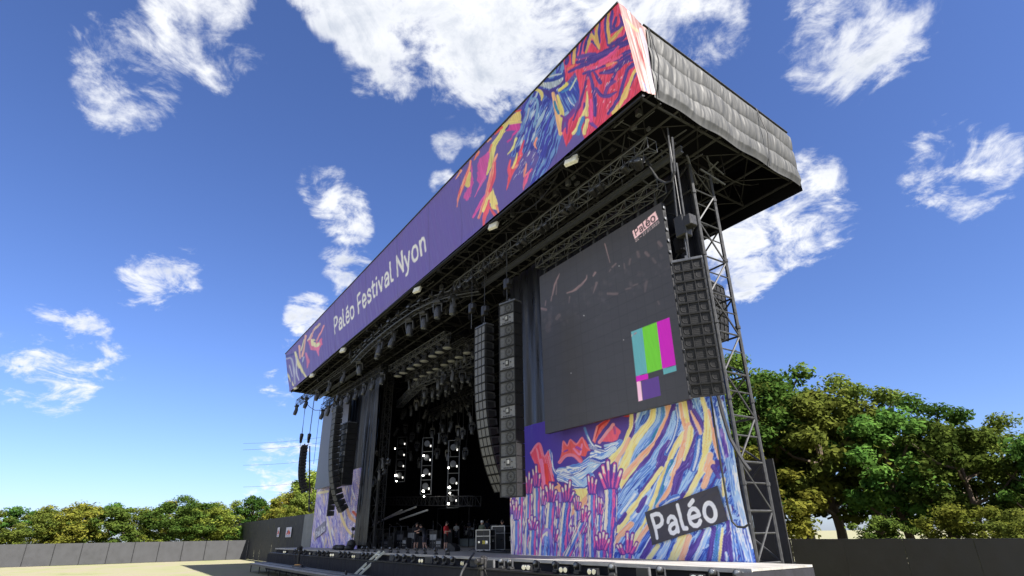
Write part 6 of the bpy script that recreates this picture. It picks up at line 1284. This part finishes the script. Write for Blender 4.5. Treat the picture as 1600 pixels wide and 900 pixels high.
# mic stands and lamp stands
def ball_stand(px, ytop, Y, label, ball, r, z0=DK):
    p = at_y(px, ytop, Y); t = empty('lamp_stand', (p.x, Y, z0), label, 'stand'); h = p.z-z0
    m = MB(); m.tube((0, 0, .0), (0, 0, h-.1), .03, 6); m.build('pole', 'alu' if ball == 'white_paint' else 'dark_steel', t)
    for a in range(3): MB().tube((0, 0, .35), (.3*math.cos(a*2.09), .3*math.sin(a*2.09), .01), .018, 5).build('leg', 'dark_steel', t)
    m = MB(); m.smooth = True; m.lathe([(0, -r), (r*.7, -r*.7), (r, 0), (r*.7, r*.7), (0, r)], 12, (0, 0, h-r)); m.build('head', ball, t)
    m = MB(); m.bbox((0, 0, h*.6), (.2, .16, .3), .03); m.bbox((0, 0, h*.3), (.22, .18, .3), .03); m.build('clamp_box', 'amp_panel', t)
ball_stand(569, 823.5, 17.3, 'slim stand with a white ball head at the foot of the far masts', 'white_paint', .14); ball_stand(552, 823, 16.3, 'dark lamp stand in front of the far pale mural', 'black_plastic', .16)
p = at_y(549, 849, 15.8); t = empty('round_lamp', (p.x, 15.8, DK), 'round black lamp sitting on the deck before the far pale mural', 'lamp'); m = MB(); m.smooth = True; m.lathe([(.0, .02), (.22, .06), (.36, .36), (.3, .6), (.1, .72), (0, .73)], 14); m.build('bowl', 'black_plastic', t); MB().bbox((0, 0, .03), (.5, .4, .06), .02).build('foot', 'black_metal', t)
for i in range(6):
    p = at_y(527+i*3.6, 853, 15.3); o = MB(); o.smooth = True; o.lathe([(0, .0), (.34, .04), (.3, .26), (.12, .36), (0, .37)], 12); o = o.build('cable_heap', 'cable', None, (p.x, 15.3+rng.uniform(-.2, .2), DK)); tag(o, f'{ordinal(i)} dark cable heap from the far end before the pale mural', 'cable heap', 'cable heaps before the far mural')
hp_ = at_z(775, 863.8, DK); pts = [Vector((hp_.x+rng.uniform(-1.4, 1.6), hp_.y+rng.uniform(-.15, .25), DK+.04+.05*rng.random())) for i in range(34)]; o = MB().path(pts, .035, 5).build('cable_tangle', 'cable'); tag(o, 'tangle of black cables on the deck before the two flight cases', 'cables')
pts = [at_y(741, 864, 14.1), at_y(735, 872, 13.9), at_y(727, 884, 13.3), at_y(722, 893, 12.9), at_y(719, 902, 12.7)]; o = MB().path(pts, .045).build('hanging_cable', 'steel'); tag(o, 'grey cable running down the stage front beside a remote camera', 'cable')

# ------------------------------------------------------------------ people
for n_, c_, r_ in (('skin', (.48, .28, .2), .6), ('shirt_red', (.55, .025, .03), .8), ('cloth_black', (.015, .015, .018), .85), ('cloth_dark', (.05, .05, .065), .85), ('cloth_navy', (.03, .035, .06), .85), ('cloth_white', (.62, .62, .58), .85), ('cloth_olive', (.07, .085, .055), .85), ('hair_dark', (.02, .015, .012), .7), ('hair_grey', (.45, .44, .42), .7), ('shoe', (.025, .025, .028), .7), ('cap_white', (.7, .7, .68), .7)): mat(n_, c_, r_, 0, .15, 8)
def person(pos, rz, label, shirt, legs, hair, pose, long_legs=False, H=1.0):
    J = {'pelvis': (0, 0, .95), 'spine': (0, 0, 1.14), 'chest': (0, 0, 1.36), 'nb': (0, 0, 1.49), 'neck': (0, -.01, 1.54), 'head': (0, -.03, 1.645), 'top': (0, -.02, 1.73),
         'sl': (-.19, 0, 1.43), 'el': (-.25, .01, 1.15), 'wl': (-.24, -.1, .92), 'hl': (-.235, -.13, .84), 'sr': (.19, 0, 1.43), 'er': (.25, .01, 1.15), 'wr': (.24, -.1, .92), 'hr': (.235, -.13, .84),
         'pl': (-.1, 0, .9), 'kl': (-.11, -.02, .5), 'al': (-.11, .02, .09), 'tl': (-.12, -.15, .045), 'pr': (.1, 0, .9), 'kr': (.11, -.02, .5), 'ar': (.11, .02, .09), 'tr': (.12, -.15, .045)}
    J.update(pose)
    R = {'pelvis': (.165, .12), 'spine': (.155, .11), 'chest': (.185, .12), 'nb': (.08, .07), 'neck': (.055, .055), 'head': (.08, .095), 'top': (.06, .07), 'sl': (.065, .065), 'sr': (.065, .065), 'el': (.047, .047), 'er': (.047, .047), 'wl': (.03, .034), 'wr': (.03, .034), 'hl': (.026, .042), 'hr': (.026, .042), 'pl': (.1, .1), 'pr': (.1, .1), 'kl': (.065, .065), 'kr': (.065, .065), 'al': (.042, .042), 'ar': (.042, .042), 'tl': (.043, .035), 'tr': (.043, .035)}
    E_ = [('pelvis', 'spine'), ('spine', 'chest'), ('chest', 'nb'), ('nb', 'neck'), ('neck', 'head'), ('head', 'top'), ('chest', 'sl'), ('sl', 'el'), ('el', 'wl'), ('wl', 'hl'), ('chest', 'sr'), ('sr', 'er'), ('er', 'wr'), ('wr', 'hr'), ('pelvis', 'pl'), ('pl', 'kl'), ('kl', 'al'), ('al', 'tl'), ('pelvis', 'pr'), ('pr', 'kr'), ('kr', 'ar'), ('ar', 'tr')]
    K = list(J); me = bpy.data.meshes.new('body'); me.from_pydata([J[k] for k in K], [(K.index(a), K.index(b)) for a, b in E_], []); o = bpy.data.objects.new('body', me); col.objects.link(o)
    sk = o.modifiers.new('skin', 'SKIN'); 
    for i, k in enumerate(K): me.skin_vertices[0].data[i].radius = R[k]; me.skin_vertices[0].data[i].use_root = (k == 'pelvis')
    sk.use_smooth_shade = True; ss = o.modifiers.new('sub', 'SUBSURF'); ss.levels = 1; ss.render_levels = 1
    dg = bpy.context.evaluated_depsgraph_get(); nm = bpy.data.meshes.new_from_object(o.evaluated_get(dg)); bpy.data.objects.remove(o)
    V = [v.co.copy() for v in nm.vertices]; F = [tuple(p.vertices) for p in nm.polygons]
    b = MB(); b.smooth = True
    region = {'skin': 0, 'shirt': 1, 'legs': 2, 'shoe': 3}
    segs = [('pelvis', 'spine', 'shirt'), ('spine', 'chest', 'shirt'), ('chest', 'nb', 'shirt'), ('neck', 'top', 'skin'), ('sl', 'el', 'shirt'), ('sr', 'er', 'shirt'), ('chest', 'sl', 'shirt'), ('chest', 'sr', 'shirt'), ('el', 'hl', 'skin'), ('er', 'hr', 'skin'), ('pl', 'kl', 'legs'), ('pr', 'kr', 'legs'), ('pelvis', 'pl', 'legs'), ('pelvis', 'pr', 'legs'), ('kl', 'al', 'legs' if long_legs else 'skin'), ('kr', 'ar', 'legs' if long_legs else 'skin'), ('al', 'tl', 'shoe'), ('ar', 'tr', 'shoe')]
    b.v = [tuple(v) for v in V]
    for f in F:
        c = sum((V[i] for i in f), Vector())/len(f); best = 9; rg = 'skin'
        for a, e, g in segs:
            A = Vector(J[a]); D = Vector(J[e])-A; t_ = max(0, min(1, (c-A).dot(D)/D.length_squared)); dd = (c-A-D*t_).length
            if dd < best: best = dd; rg = g
        b.f.append(f); b.m.append(region[rg]); b.sm.append(True)
    # fingers rooted in the palm, ears, nose, brow and mouth on the same mesh
    b.cur = 0
    for s, (w_, h_) in enumerate((('wl', 'hl'), ('wr', 'hr'))):
        w = Vector(J[w_]); h = Vector(J[h_]); d = (h-w).normalized(); side = d.cross(Vector((1 if s else -1, 0, 0)))
        side = side.normalized() if side.length > .1 else Vector((0, 1, 0)); nrm = d.cross(side).normalized()
        for k, L in enumerate((.072, .082, .078, .06)):
            o0 = h+side*(-.03+k*.02); b.path([o0-d*.02, o0+d*L*.5, o0+d*L*.85+nrm*L*.35], [.01, .009, .007], 5)
        o0 = w+d*.035-side*.03; b.path([o0, o0+d*.03-side*.035, o0+d*.065-side*.04], [.012, .011, .008], 5)
    hd = Vector(J['head']); up = (Vector(J['top'])-hd).normalized(); fr = Vector((0, -1, 0)); fr = (fr-up*fr.dot(up)).normalized(); sd = fr.cross(up)
    RR = Matrix((sd, -fr, up)).transposed()
    b.lathe([(.02, -.02), (.012, .02), (.004, .045)], 6, hd+fr*.095+up*(-.005)); 
    for s in (-1, 1): b.box(hd+sd*s*.088-up*.01, (.018, .045, .065), RR)
    b.cur = 4
    for s in (-1, 1): b.box(hd+fr*.098+sd*s*.033+up*.03, (.024, .012, .012), RR)
    b.box(hd+fr*.092-up*.05, (.05, .012, .008), RR)
    root = empty('person', pos, label, 'person', None, rz); root.scale = (H, H, H)
    b.build('body', ['skin', shirt, legs, 'shoe', 'hair_dark'], root)
    m = MB(); m.smooth = True; m.lathe([(.092, -.03), (.098, .02), (.088, .07), (.05, .105), (0, .115)], 12, hd-fr*.012+up*.02, RR); m.build('hair', hair, root)
    return root
HOLD = {'el': (-.24, -.02, 1.16), 'wl': (-.1, -.28, 1.15), 'hl': (-.04, -.34, 1.18), 'er': (.24, -.02, 1.16), 'wr': (.1, -.28, 1.14), 'hr': (.04, -.34, 1.17), 'head': (0, -.06, 1.635), 'top': (0, -.075, 1.72)}
px_ = at_z(697.5, 814.5, DK+1.77); pr1 = person(Vector((px_.x, px_.y, DK+.002)), math.radians(118), 'person in red shirt and black shorts looking down at something in both hands', 'shirt_red', 'cloth_black', 'hair_dark', HOLD)
hm = Matrix.Rotation(math.radians(118), 4, 'Z') @ Vector((0, -.36, 1.19)); o = MB().bbox((0, 0, 0), (.08, .15, .012), .003).build('phone', 'black_plastic', None, Vector((px_.x, px_.y, DK))+hm, (math.radians(30), 0, math.radians(118))); tag(o, 'small dark phone held by the person in red shirt', 'phone')
q = at_z(651.5, 817, DK+1.77); person(Vector((q.x, q.y, DK+.002)), math.radians(100), 'person in black shirt and shorts reaching forward beside the bending one', 'cloth_black', 'cloth_black', 'hair_dark', {'er': (.24, -.16, 1.22), 'wr': (.16, -.42, 1.3), 'hr': (.14, -.5, 1.34), 'el': (-.24, -.12, 1.2), 'wl': (-.14, -.38, 1.26), 'hl': (-.12, -.46, 1.3)})
q = at_z(664.5, 819, DK+1.66); person(Vector((q.x, q.y, DK+.002)), math.radians(-60), 'person in black shirt and dark shorts leaning forward with one arm hanging', 'cloth_black', 'cloth_dark', 'hair_dark', {'spine': (0, -.06, 1.12), 'chest': (0, -.17, 1.31), 'nb': (0, -.25, 1.41), 'neck': (0, -.29, 1.45), 'head': (0, -.37, 1.53), 'top': (0, -.4, 1.61), 'sl': (-.19, -.19, 1.36), 'sr': (.19, -.19, 1.36), 'el': (-.25, -.2, 1.08), 'wl': (-.23, -.26, .84), 'hl': (-.22, -.28, .76), 'er': (.25, -.3, 1.12), 'wr': (.16, -.5, 1.12), 'hr': (.13, -.58, 1.14), 'kl': (-.13, -.06, .5), 'al': (-.14, .12, .09), 'tl': (-.15, -.05, .045)})
SEAT = {'pelvis': (0, 0, .55), 'spine': (0, -.02, .74), 'chest': (0, -.05, .95), 'nb': (0, -.06, 1.08), 'neck': (0, -.07, 1.13), 'head': (0, -.1, 1.235), 'top': (0, -.1, 1.32), 'sl': (-.19, -.05, 1.02), 'sr': (.19, -.05, 1.02), 'el': (-.25, -.1, .76), 'wl': (-.18, -.34, .72), 'hl': (-.16, -.42, .73), 'er': (.25, -.1, .76), 'wr': (.18, -.34, .72), 'hr': (.16, -.42, .73), 'pl': (-.1, -.03, .53), 'pr': (.1, -.03, .53), 'kl': (-.14, -.43, .5), 'kr': (.14, -.43, .5), 'al': (-.14, -.38, .09), 'ar': (.14, -.38, .09), 'tl': (-.15, -.54, .045), 'tr': (.15, -.54, .045)}
q = at_z(713, 821, DK+RZH+1.36); q.y = max(q.y, pr.y+.3); sp = Vector((at_y(713, 821, pr.y+.45).x, pr.y+.45, DK+RZH)); person(sp, math.radians(60), 'person in white shirt seated at the edge of the drum riser', 'cloth_white', 'cloth_black', 'hair_dark', SEAT, True)
m = empty('drum_stool', sp, 'small black stool under the person in white shirt', 'stool'); MB().lathe([(.16, .4), (.17, .44), (.16, .46)], 14).build('seat', 'case_black', m); MB().tube((0, 0, 0), (0, 0, .4), .03, 6).build('post', 'chrome', m)
dp = Vector((at_y(733, 812, pr.y+1.7).x, pr.y+1.7, DK+RZH)); person(dp, math.radians(20), 'person in dark printed shirt standing behind the drum kit', 'cloth_navy', 'cloth_black', 'hair_dark', {'wl': (-.2, -.3, 1.05), 'hl': (-.18, -.38, 1.05), 'wr': (.2, -.3, 1.05), 'hr': (.18, -.38, 1.05)}, True, .9)
q = at_z(753, 813.5, DK+1.75); person(Vector((q.x, q.y, DK+.002)), math.radians(200), 'person in olive jacket and pale cap behind the labelled flight case', 'cloth_olive', 'cloth_dark', 'cap_white', {}, True)
q = Vector((at_y(761, 806, p2.y+1.2).x, p2.y+1.2, DK+.45)); person(q, math.radians(60), 'person in navy shirt bent over behind the olive jacket', 'cloth_navy', 'cloth_dark', 'hair_dark', {'wl': (-.16, -.34, 1.05), 'hl': (-.13, -.42, 1.03), 'wr': (.16, -.34, 1.05), 'hr': (.13, -.42, 1.03), 'head': (0, -.07, 1.63), 'top': (0, -.1, 1.715)}, True)
q = at_z(785, 812, DK+1.78); person(Vector((q.x, q.y, DK+.002)), math.radians(30), 'person in black half hidden behind the tall flight case', 'cloth_black', 'cloth_black', 'hair_dark', {}, True)

# ------------------------------------------------------------------ in front of the stage: track platform, remote cameras, ladder
PZ = at_y(520, 892.3, 12.9).z
t = empty('track_platform', (0, 0, 0), 'low grey platform with camera rails in front of the stage', 'platform')
for i in range(14):
    x0 = -62+i*2.0; MB().box((x0+1, 12.1, PZ-.04), (1.985, 1.6, .08)).build('board', 'platform', t)
MB().box((-48, 11.27, PZ-.09), (28, .04, .14)).build('front_edge', 'alu', t)
for y in (11.75, 12.45): MB().tube((-62, y, PZ+.05), (-34, y, PZ+.05), .035, 6).build('rail', 'alu', t)
for i in range(8): 
    for y in (11.4, 12.8): MB().tube((-61.5+i*3.8, y, 0), (-61.5+i*3.8, y, PZ-.08), .04, 6).build('leg', 'dark_steel', t)
def remote_camera(px, ytop, Y, zbase, label, rz, pale=False):
    p = at_y(px, ytop, Y); t = empty('remote_camera', (p.x, Y, zbase), label, 'camera', rz=rz); h = p.z-zbase
    MB().bbox((0, 0, .06), (.7, .6, .1), .02).build('dolly', 'alu', t); MB().bbox((0, 0, .15), (.42, .36, .06), .02).build('turntable', 'orange' if not pale else 'alu', t)
    m = MB(); m.tube((0, 0, .15), (0, 0, h-.45), .07, 10); m.tube((0, 0, .15), (0, 0, h*.5), .1, 10); m.build('column', 'black_metal', t)
    m = MB(); m.bbox((0, 0, h-.42), (.22, .2, .12), .02); m.bbox((-.17, 0, h-.25), (.05, .14, .36), .02); m.bbox((.17, 0, h-.25), (.05, .14, .36), .02); m.build('pan_head', 'black_plastic', t)
    m = MB(); m.bbox((0, 0, h-.17), (.26, .42, .24), .03); m.bbox((0, .1, h-.02), (.12, .2, .06), .01); m.build('camera_body', 'black_plastic', t)
    m = MB(); m.smooth = True; m.lathe([(.07, 0), (.075, .1), (.09, .22), (.09, .26), (.075, .26)], 12, (0, -.2, h-.17), RX90); m.build('lens', 'black_metal', t)
    m = MB(); m.bbox((.0, .28, h-.1), (.22, .03, .15), .01); m.build('monitor', 'amp_panel' if pale else 'case_black', t)
    for s in (-1, 1): MB().path([(s*.1, 0, h-.4), (s*.3, .05, h*.55), (s*.22, 0, .25)], .018, 5).build('cable', 'cable', t)
remote_camera(469, 853, 12.1, PZ+.08, 'remote camera on an orange turntable on the track platform', math.radians(60)); remote_camera(753, 869, 12.6, 0.0, 'remote camera with small monitor before the stage front shelf', math.radians(30), True)
p = at_y(541, 893, 12.2); o = MB().bbox((0, 0, .12), (.16, .12, .24), .03).build('rail_stop', 'black_metal', None, (p.x, 12.2, PZ+.002)); tag(o, 'small black stop block on the track platform', 'block')
# ladder-like ramp leaning on the deck edge
a = at_y(597, 861.5, 14.12); b = at_y(557, 899, 13.0); d = (b-a); b = a+d*((a.z-.05)/(a.z-b.z))*1.0
t = empty('access_ladder', (0, 0, 0), 'pale ladder ramp leaning from the pit up to the deck edge', 'ladder'); hw = .40; sx = Vector((hw, 0, 0)); 
L = (b-a).length; dn = (b-a).normalized(); upn = Vector((1, 0, 0)).cross(dn).normalized()
RM = Matrix((Vector((1, 0, 0)), dn, upn)).transposed()
for s in (-1, 1):
    m = MB(); m.box((a+b)/2+sx*s, (.07, L, .12), RM); m.box((a+b)/2+sx*s*.78+upn*.02, (.03, L, .04), RM); m.build('side_rail', 'pale_ladder', t)
n = int(L/.5)
for k in range(n): MB().box(a+(b-a)*((k+.5)/n), (hw*2-.1, .07, .04), RM).build('rung', 'pale_ladder', t)

# ------------------------------------------------------------------ fences and posters
def fence(x0, x1, Y, ztop, n, label, cat='fence', mt='fence_cloth', pale=()):
    t = empty('fence', (0, 0, 0), label, cat); w = (x1-x0)/n
    for i in range(n):
        S, V = np.meshgrid(np.linspace(0, w-.02, 14), np.linspace(0, 1, 8)); P = np.stack([x0+i*w+S, Y+.04*(fbm(S*2+i*5, V*1.5, 3)-.5), .03+(ztop-.03)*V], -1); sheet('panel', P, None, 'fence_pale' if i in pale else mt, t)
        MB().tube((x0+i*w, Y+.05, 0), (x0+i*w, Y+.05, ztop+.02), .035, 6).build('post', 'dark_steel', t)
    MB().tube((x0, Y+.05, ztop), (x1, Y+.05, ztop), .03, 6).build('top_rail', 'dark_steel', t)
FY = 17.6; fz = at_y(455, 807, FY).z; xe = at_y(487, 830, FY).x; xp = at_y(473, 830, FY).x
fence(xe-(xe-xp)*36, xe, FY, fz, 36, 'tall black cloth fence beyond the far mural', pale=(35,))
for (x0, x1, y0, y1, lab) in ((445.5, 456, 823.5, 839.5, 'small white poster with red and blue mark on the far fence'), (432, 437.5, 824, 839, 'second small poster on the far fence, next to the red one')):
    A_ = at_y(x0, y1, FY-.12); B_ = at_y(x1, y0, FY-.12); S, V = np.meshgrid(np.linspace(0, 1, 24), np.linspace(0, 1, 30)); P = np.stack([A_.x+(B_.x-A_.x)*S, np.full_like(S, FY-.12), A_.z+(B_.z-A_.z)*V], -1)
    pp = Paint(np.stack([S*24, (1-V)*30], -1), (214, 212, 222)); pp.stroke([(6, 20), (12, 12), (18, 18)], 5, (214, 60, 60)); pp.stroke([(7, 12), (16, 20)], 4, (60, 60, 140)); pp.stroke([(11, 8), (14, 22)], 3, (230, 120, 60)); pp.stroke([(5, 26), (19, 26)], 2, (120, 120, 170))
    o = sheet('poster', P, pp.out(), 'mural_print', None, .02); tag(o, lab, 'poster')
fz2 = at_y(1160, 722, 19.2).z; xq = at_y(1158, 760, 19.2).x
t = empty('ballast_screen', (0, 0, 0), 'black cloth windbreak at the foot of the near scaffold tower', 'windbreak')
for i in range(2):
    S, V = np.meshgrid(np.linspace(0, 1.15, 16), np.linspace(0, 1, 20)); P = np.stack([xq-.9+i*1.17+S, 19.2+.05*(fbm(S*3+i*4, V*4, 3)-.5), .02+(fz2-.02)*V], -1); sheet('cloth_panel', P, None, 'fence_cloth', t)
for i in range(3): MB().tube((xq-.9+i*1.16, 19.26, 0), (xq-.9+i*1.16, 19.26, fz2), .04, 6).build('post', 'dark_steel', t)
fence(-30, 90, 33, 2.3, 40, 'low dark cloth fence before the trees behind the near tower')

def cross_fence(X, y0, y1, ztop, n, label):
    t = empty('fence', (0, 0, 0), label, 'fence'); w = (y1-y0)/n
    for i in range(n):
        S, V = np.meshgrid(np.linspace(0, w-.02, 8), np.linspace(0, 1, 5)); P = np.stack([X+.04*(fbm(S*2+i*5, V*1.5, 3)-.5), y0+i*w+S, .03+(ztop-.03)*V], -1); sheet('panel', P, None, 'fence_cloth', t)
        MB().tube((X+.05, y0+i*w, 0), (X+.05, y0+i*w, ztop), .04, 6).build('post', 'dark_steel', t)
cross_fence(-99, -70, FY, 2.6, 30, 'long black cloth fence closing off the field before the wood')
# ------------------------------------------------------------------ trees
def leaf_mat(name, c1, c2):
    m = bpy.data.materials.new(name); m.use_nodes = True; N = m.node_tree.nodes; Lk = m.node_tree.links; N.clear()
    out = N.new('ShaderNodeOutputMaterial'); mx = N.new('ShaderNodeMixShader'); d = N.new('ShaderNodeBsdfDiffuse'); tr = N.new('ShaderNodeBsdfTranslucent'); mx.inputs[0].default_value = .35
    tc = N.new('ShaderNodeTexCoord'); t = N.new('ShaderNodeTexNoise'); t.inputs['Scale'].default_value = 9; t.inputs['Detail'].default_value = 5; Lk.new(tc.outputs['Object'], t.inputs['Vector'])
    r = N.new('ShaderNodeValToRGB'); r.color_ramp.elements[0].position = .32; r.color_ramp.elements[1].position = .68; r.color_ramp.elements[0].color = c1+(1,); r.color_ramp.elements[1].color = c2+(1,)
    oi = N.new('ShaderNodeObjectInfo'); hs = N.new('ShaderNodeHueSaturation'); mh = N.new('ShaderNodeMapRange'); mh.inputs[3].default_value = .455; mh.inputs[4].default_value = .535; Lk.new(oi.outputs['Random'], mh.inputs[0]); Lk.new(mh.outputs[0], hs.inputs['Hue'])
    mv = N.new('ShaderNodeMath'); mv.operation = 'MULTIPLY_ADD'; Lk.new(oi.outputs['Random'], mv.inputs[0]); mv.inputs[1].default_value = 7.3; mv.inputs[2].default_value = .2; fr_ = N.new('ShaderNodeMath'); fr_.operation = 'FRACT'; Lk.new(mv.outputs[0], fr_.inputs[0]); mw = N.new('ShaderNodeMapRange'); mw.inputs[3].default_value = .6; mw.inputs[4].default_value = 1.25; Lk.new(fr_.outputs[0], mw.inputs[0]); Lk.new(mw.outputs[0], hs.inputs['Value'])
    Lk.new(t.outputs['Fac'], r.inputs[0]); Lk.new(r.outputs[0], hs.inputs['Color']); r = hs; Lk.new(r.outputs[0], d.inputs[0]); Lk.new(r.outputs[0], tr.inputs[0]); Lk.new(d.outputs[0], mx.inputs[1]); Lk.new(tr.outputs[0], mx.inputs[2]); Lk.new(mx.outputs[0], out.inputs[0]); MATS[name] = m
leaf_mat('leaf_yellow', (.07, .105, .018), (.19, .21, .035)); leaf_mat('leaf_deep', (.045, .085, .018), (.11, .16, .03))  # two leaf greens, one yellower and paler
def tree_meshes(seed, leaf, n_leaf=9000, ls=.017):
    r = np.random.default_rng(seed); m = MB(); tips = []
    m.path([(0, 0, 0), (.01, .0, .2), (-.01, .01, .45), (.0, .0, .8)], [.028, .022, .016, .005], 7)
    for k in range(9):
        a = k*2.4+r.random(); z = .22+.055*k; L = .28*(1-.5*abs(z-.45)); e = (math.cos(a)*L, math.sin(a)*L, z+.16+.1*r.random()); m.path([(0, 0, z), (e[0]*.5, e[1]*.5, z+.06), e], [.012, .008, .003], 5); tips.append(e)
    trunk = m.mesh('trunk', 'bark')
    C = []
    while len(C) < 60:
        p = r.uniform(-1, 1, 3); q = np.hypot(p[0], p[1]); zz = .62+.38*p[2]
        if p@p < 1 and p@p > .12: C.append((p[0]*.30*(1-.35*max(0, p[2])), p[1]*.30*(1-.35*max(0, p[2])), zz, r.uniform(.045, .095)))
    C = np.array(C+[(e[0], e[1], e[2], .06) for e in tips]); idx = r.integers(0, len(C), n_leaf); c = C[idx]
    d = r.normal(size=(n_leaf, 3)); d /= np.linalg.norm(d, axis=1)[:, None]; pos = c[:, :3]+d*(c[:, 3]*r.uniform(.35, 1.1, n_leaf))[:, None]*np.array([1, 1, .8])
    nrm = d+r.normal(size=(n_leaf, 3))*.6+np.array([0, 0, .35]); nrm /= np.linalg.norm(nrm, axis=1)[:, None]; u = np.cross(nrm, r.normal(size=(n_leaf, 3))); u /= np.linalg.norm(u, axis=1)[:, None]; w = np.cross(nrm, u)
    s = ls*r.uniform(.55, 1.25, n_leaf)[:, None]; V = np.stack([pos-u*s, pos-w*s*.55, pos+u*s, pos+w*s*.55], 1).reshape(-1, 3); F = np.arange(n_leaf*4).reshape(-1, 4)
    me = bpy.data.meshes.new('crown'); me.vertices.add(len(V)); me.vertices.foreach_set('co', V.ravel()); me.loops.add(F.size); me.loops.foreach_set('vertex_index', F.ravel()); me.polygons.add(len(F)); me.polygons.foreach_set('loop_start', np.arange(0, F.size, 4)); me.polygons.foreach_set('loop_total', np.full(len(F), 4)); me.update(); me.materials.append(MATS[leaf]); return trunk, me
TR = [tree_meshes(1, 'leaf_yellow'), tree_meshes(2, 'leaf_deep'), tree_meshes(3, 'leaf_yellow', 9000, .015), tree_meshes(5, 'leaf_deep', 15000, .012)]
def tree(pos, H, k, label, wide=1.0):
    t = empty('tree', pos, label, 'tree', 'trees around the festival ground', rng.uniform(0, 6.28)); t.scale = (H*wide, H*wide, H); tk, cr = TR[k]; link('trunk', tk, t); link('crown', cr, t)
n_ = 0
for (px, py, X, k, wd) in ((490, 738, -112, 0, 1.1), (468, 762, -116, 2, 1.2), (446, 772, -120, 0, 1.2), (478, 770, -104, 1, 1.2), (500, 742, -120, 1, 1.2), (425, 780, -122, 2, 1.3), (400, 775, -118, 1, 1.2), (372, 784, -122, 0, 1.3), (340, 780, -126, 2, 1.2), (305, 786, -122, 1, 1.3), (268, 784, -126, 0, 1.3), (225, 788, -122, 2, 1.3), (180, 786, -124, 1, 1.3), (130, 790, -122, 0, 1.3), (80, 790, -120, 2, 1.3), (30, 792, -118, 1, 1.3), (-15, 792, -116, 0, 1.3), (456, 792, -98, 0, 1.3), (438, 788, -101, 2, 1.3)):
    p = at_x(px, py, X); tree((p.x, p.y, 0), p.z, k, ordinal(n_)+' leafy tree counting along the wood beyond the far fence', wd); n_ += 1
n_ = 0
for (px, py, Y, k, wd) in ((1150, 548, 52, 3, 1.15), (1128, 600, 47, 3, 1.1), (1172, 585, 47, 3, 1.2), (1105, 590, 58, 1, 1.2), (1215, 590, 50, 3, 1.15), (1262, 610, 46, 1, 1.2), (1312, 590, 52, 3, 1.15), (1365, 640, 46, 1, 1.2), (1420, 620, 50, 3, 1.2), (1480, 660, 46, 1, 1.2), (1545, 650, 50, 3, 1.2), (1610, 680, 46, 1, 1.2), (1050, 640, 66, 1, 1.2)):
    p = at_y(px, py, Y); tree((p.x, p.y, 0), p.z, k, ordinal(n_)+' leafy tree counting outwards from behind the near tower', wd); n_ += 1
# low bushes along the fence, hiding the foot of the trees
n_ = 0
for i in range(22):
    X_ = -26+i*5.2+rng.uniform(-1.5, 1.5); t = empty('bush', (X_, 38.5+rng.uniform(0, 2), -1.6), f'{ordinal(i)} low leafy bush counting outwards along the low fence', 'bush', 'bushes along the low fence', rng.uniform(0, 6)); h_ = rng.uniform(4.0, 10.0); t.scale = (h_*1.5, h_*1.3, h_); link('foliage', TR[i % 4][1], t)
for i in range(20):
    Y_ = -66+i*4.4; t = empty('bush', (-105.5-rng.uniform(0, 3), Y_, -1.2), f'{ordinal(i)} low leafy bush counting along the long black field fence', 'bush', 'bushes behind the field fence', rng.uniform(0, 6)); h_ = rng.uniform(3.6, 10.5); t.scale = (h_*1.7, h_*1.5, h_); link('foliage', TR[(i*3) % 4][1], t)
# power lines far behind
for i, (y0, y1) in enumerate(((687, 682), (697, 690), (721, 716), (755, 748))):
    a = at_x(380, y0+6, -160); b = at_x(512, y1, -150); m_ = (a+b)/2-Vector((0, 0, .4)); o = MB().path([a, a.lerp(m_, .5)-Vector((0, 0, .1)), m_, m_.lerp(b, .5)-Vector((0, 0, .1)), b], .035, 4).build('power_line', 'cable'); tag(o, ordinal(i)+' thin overhead line from the top against the far sky', 'power line', 'overhead lines in the far sky')
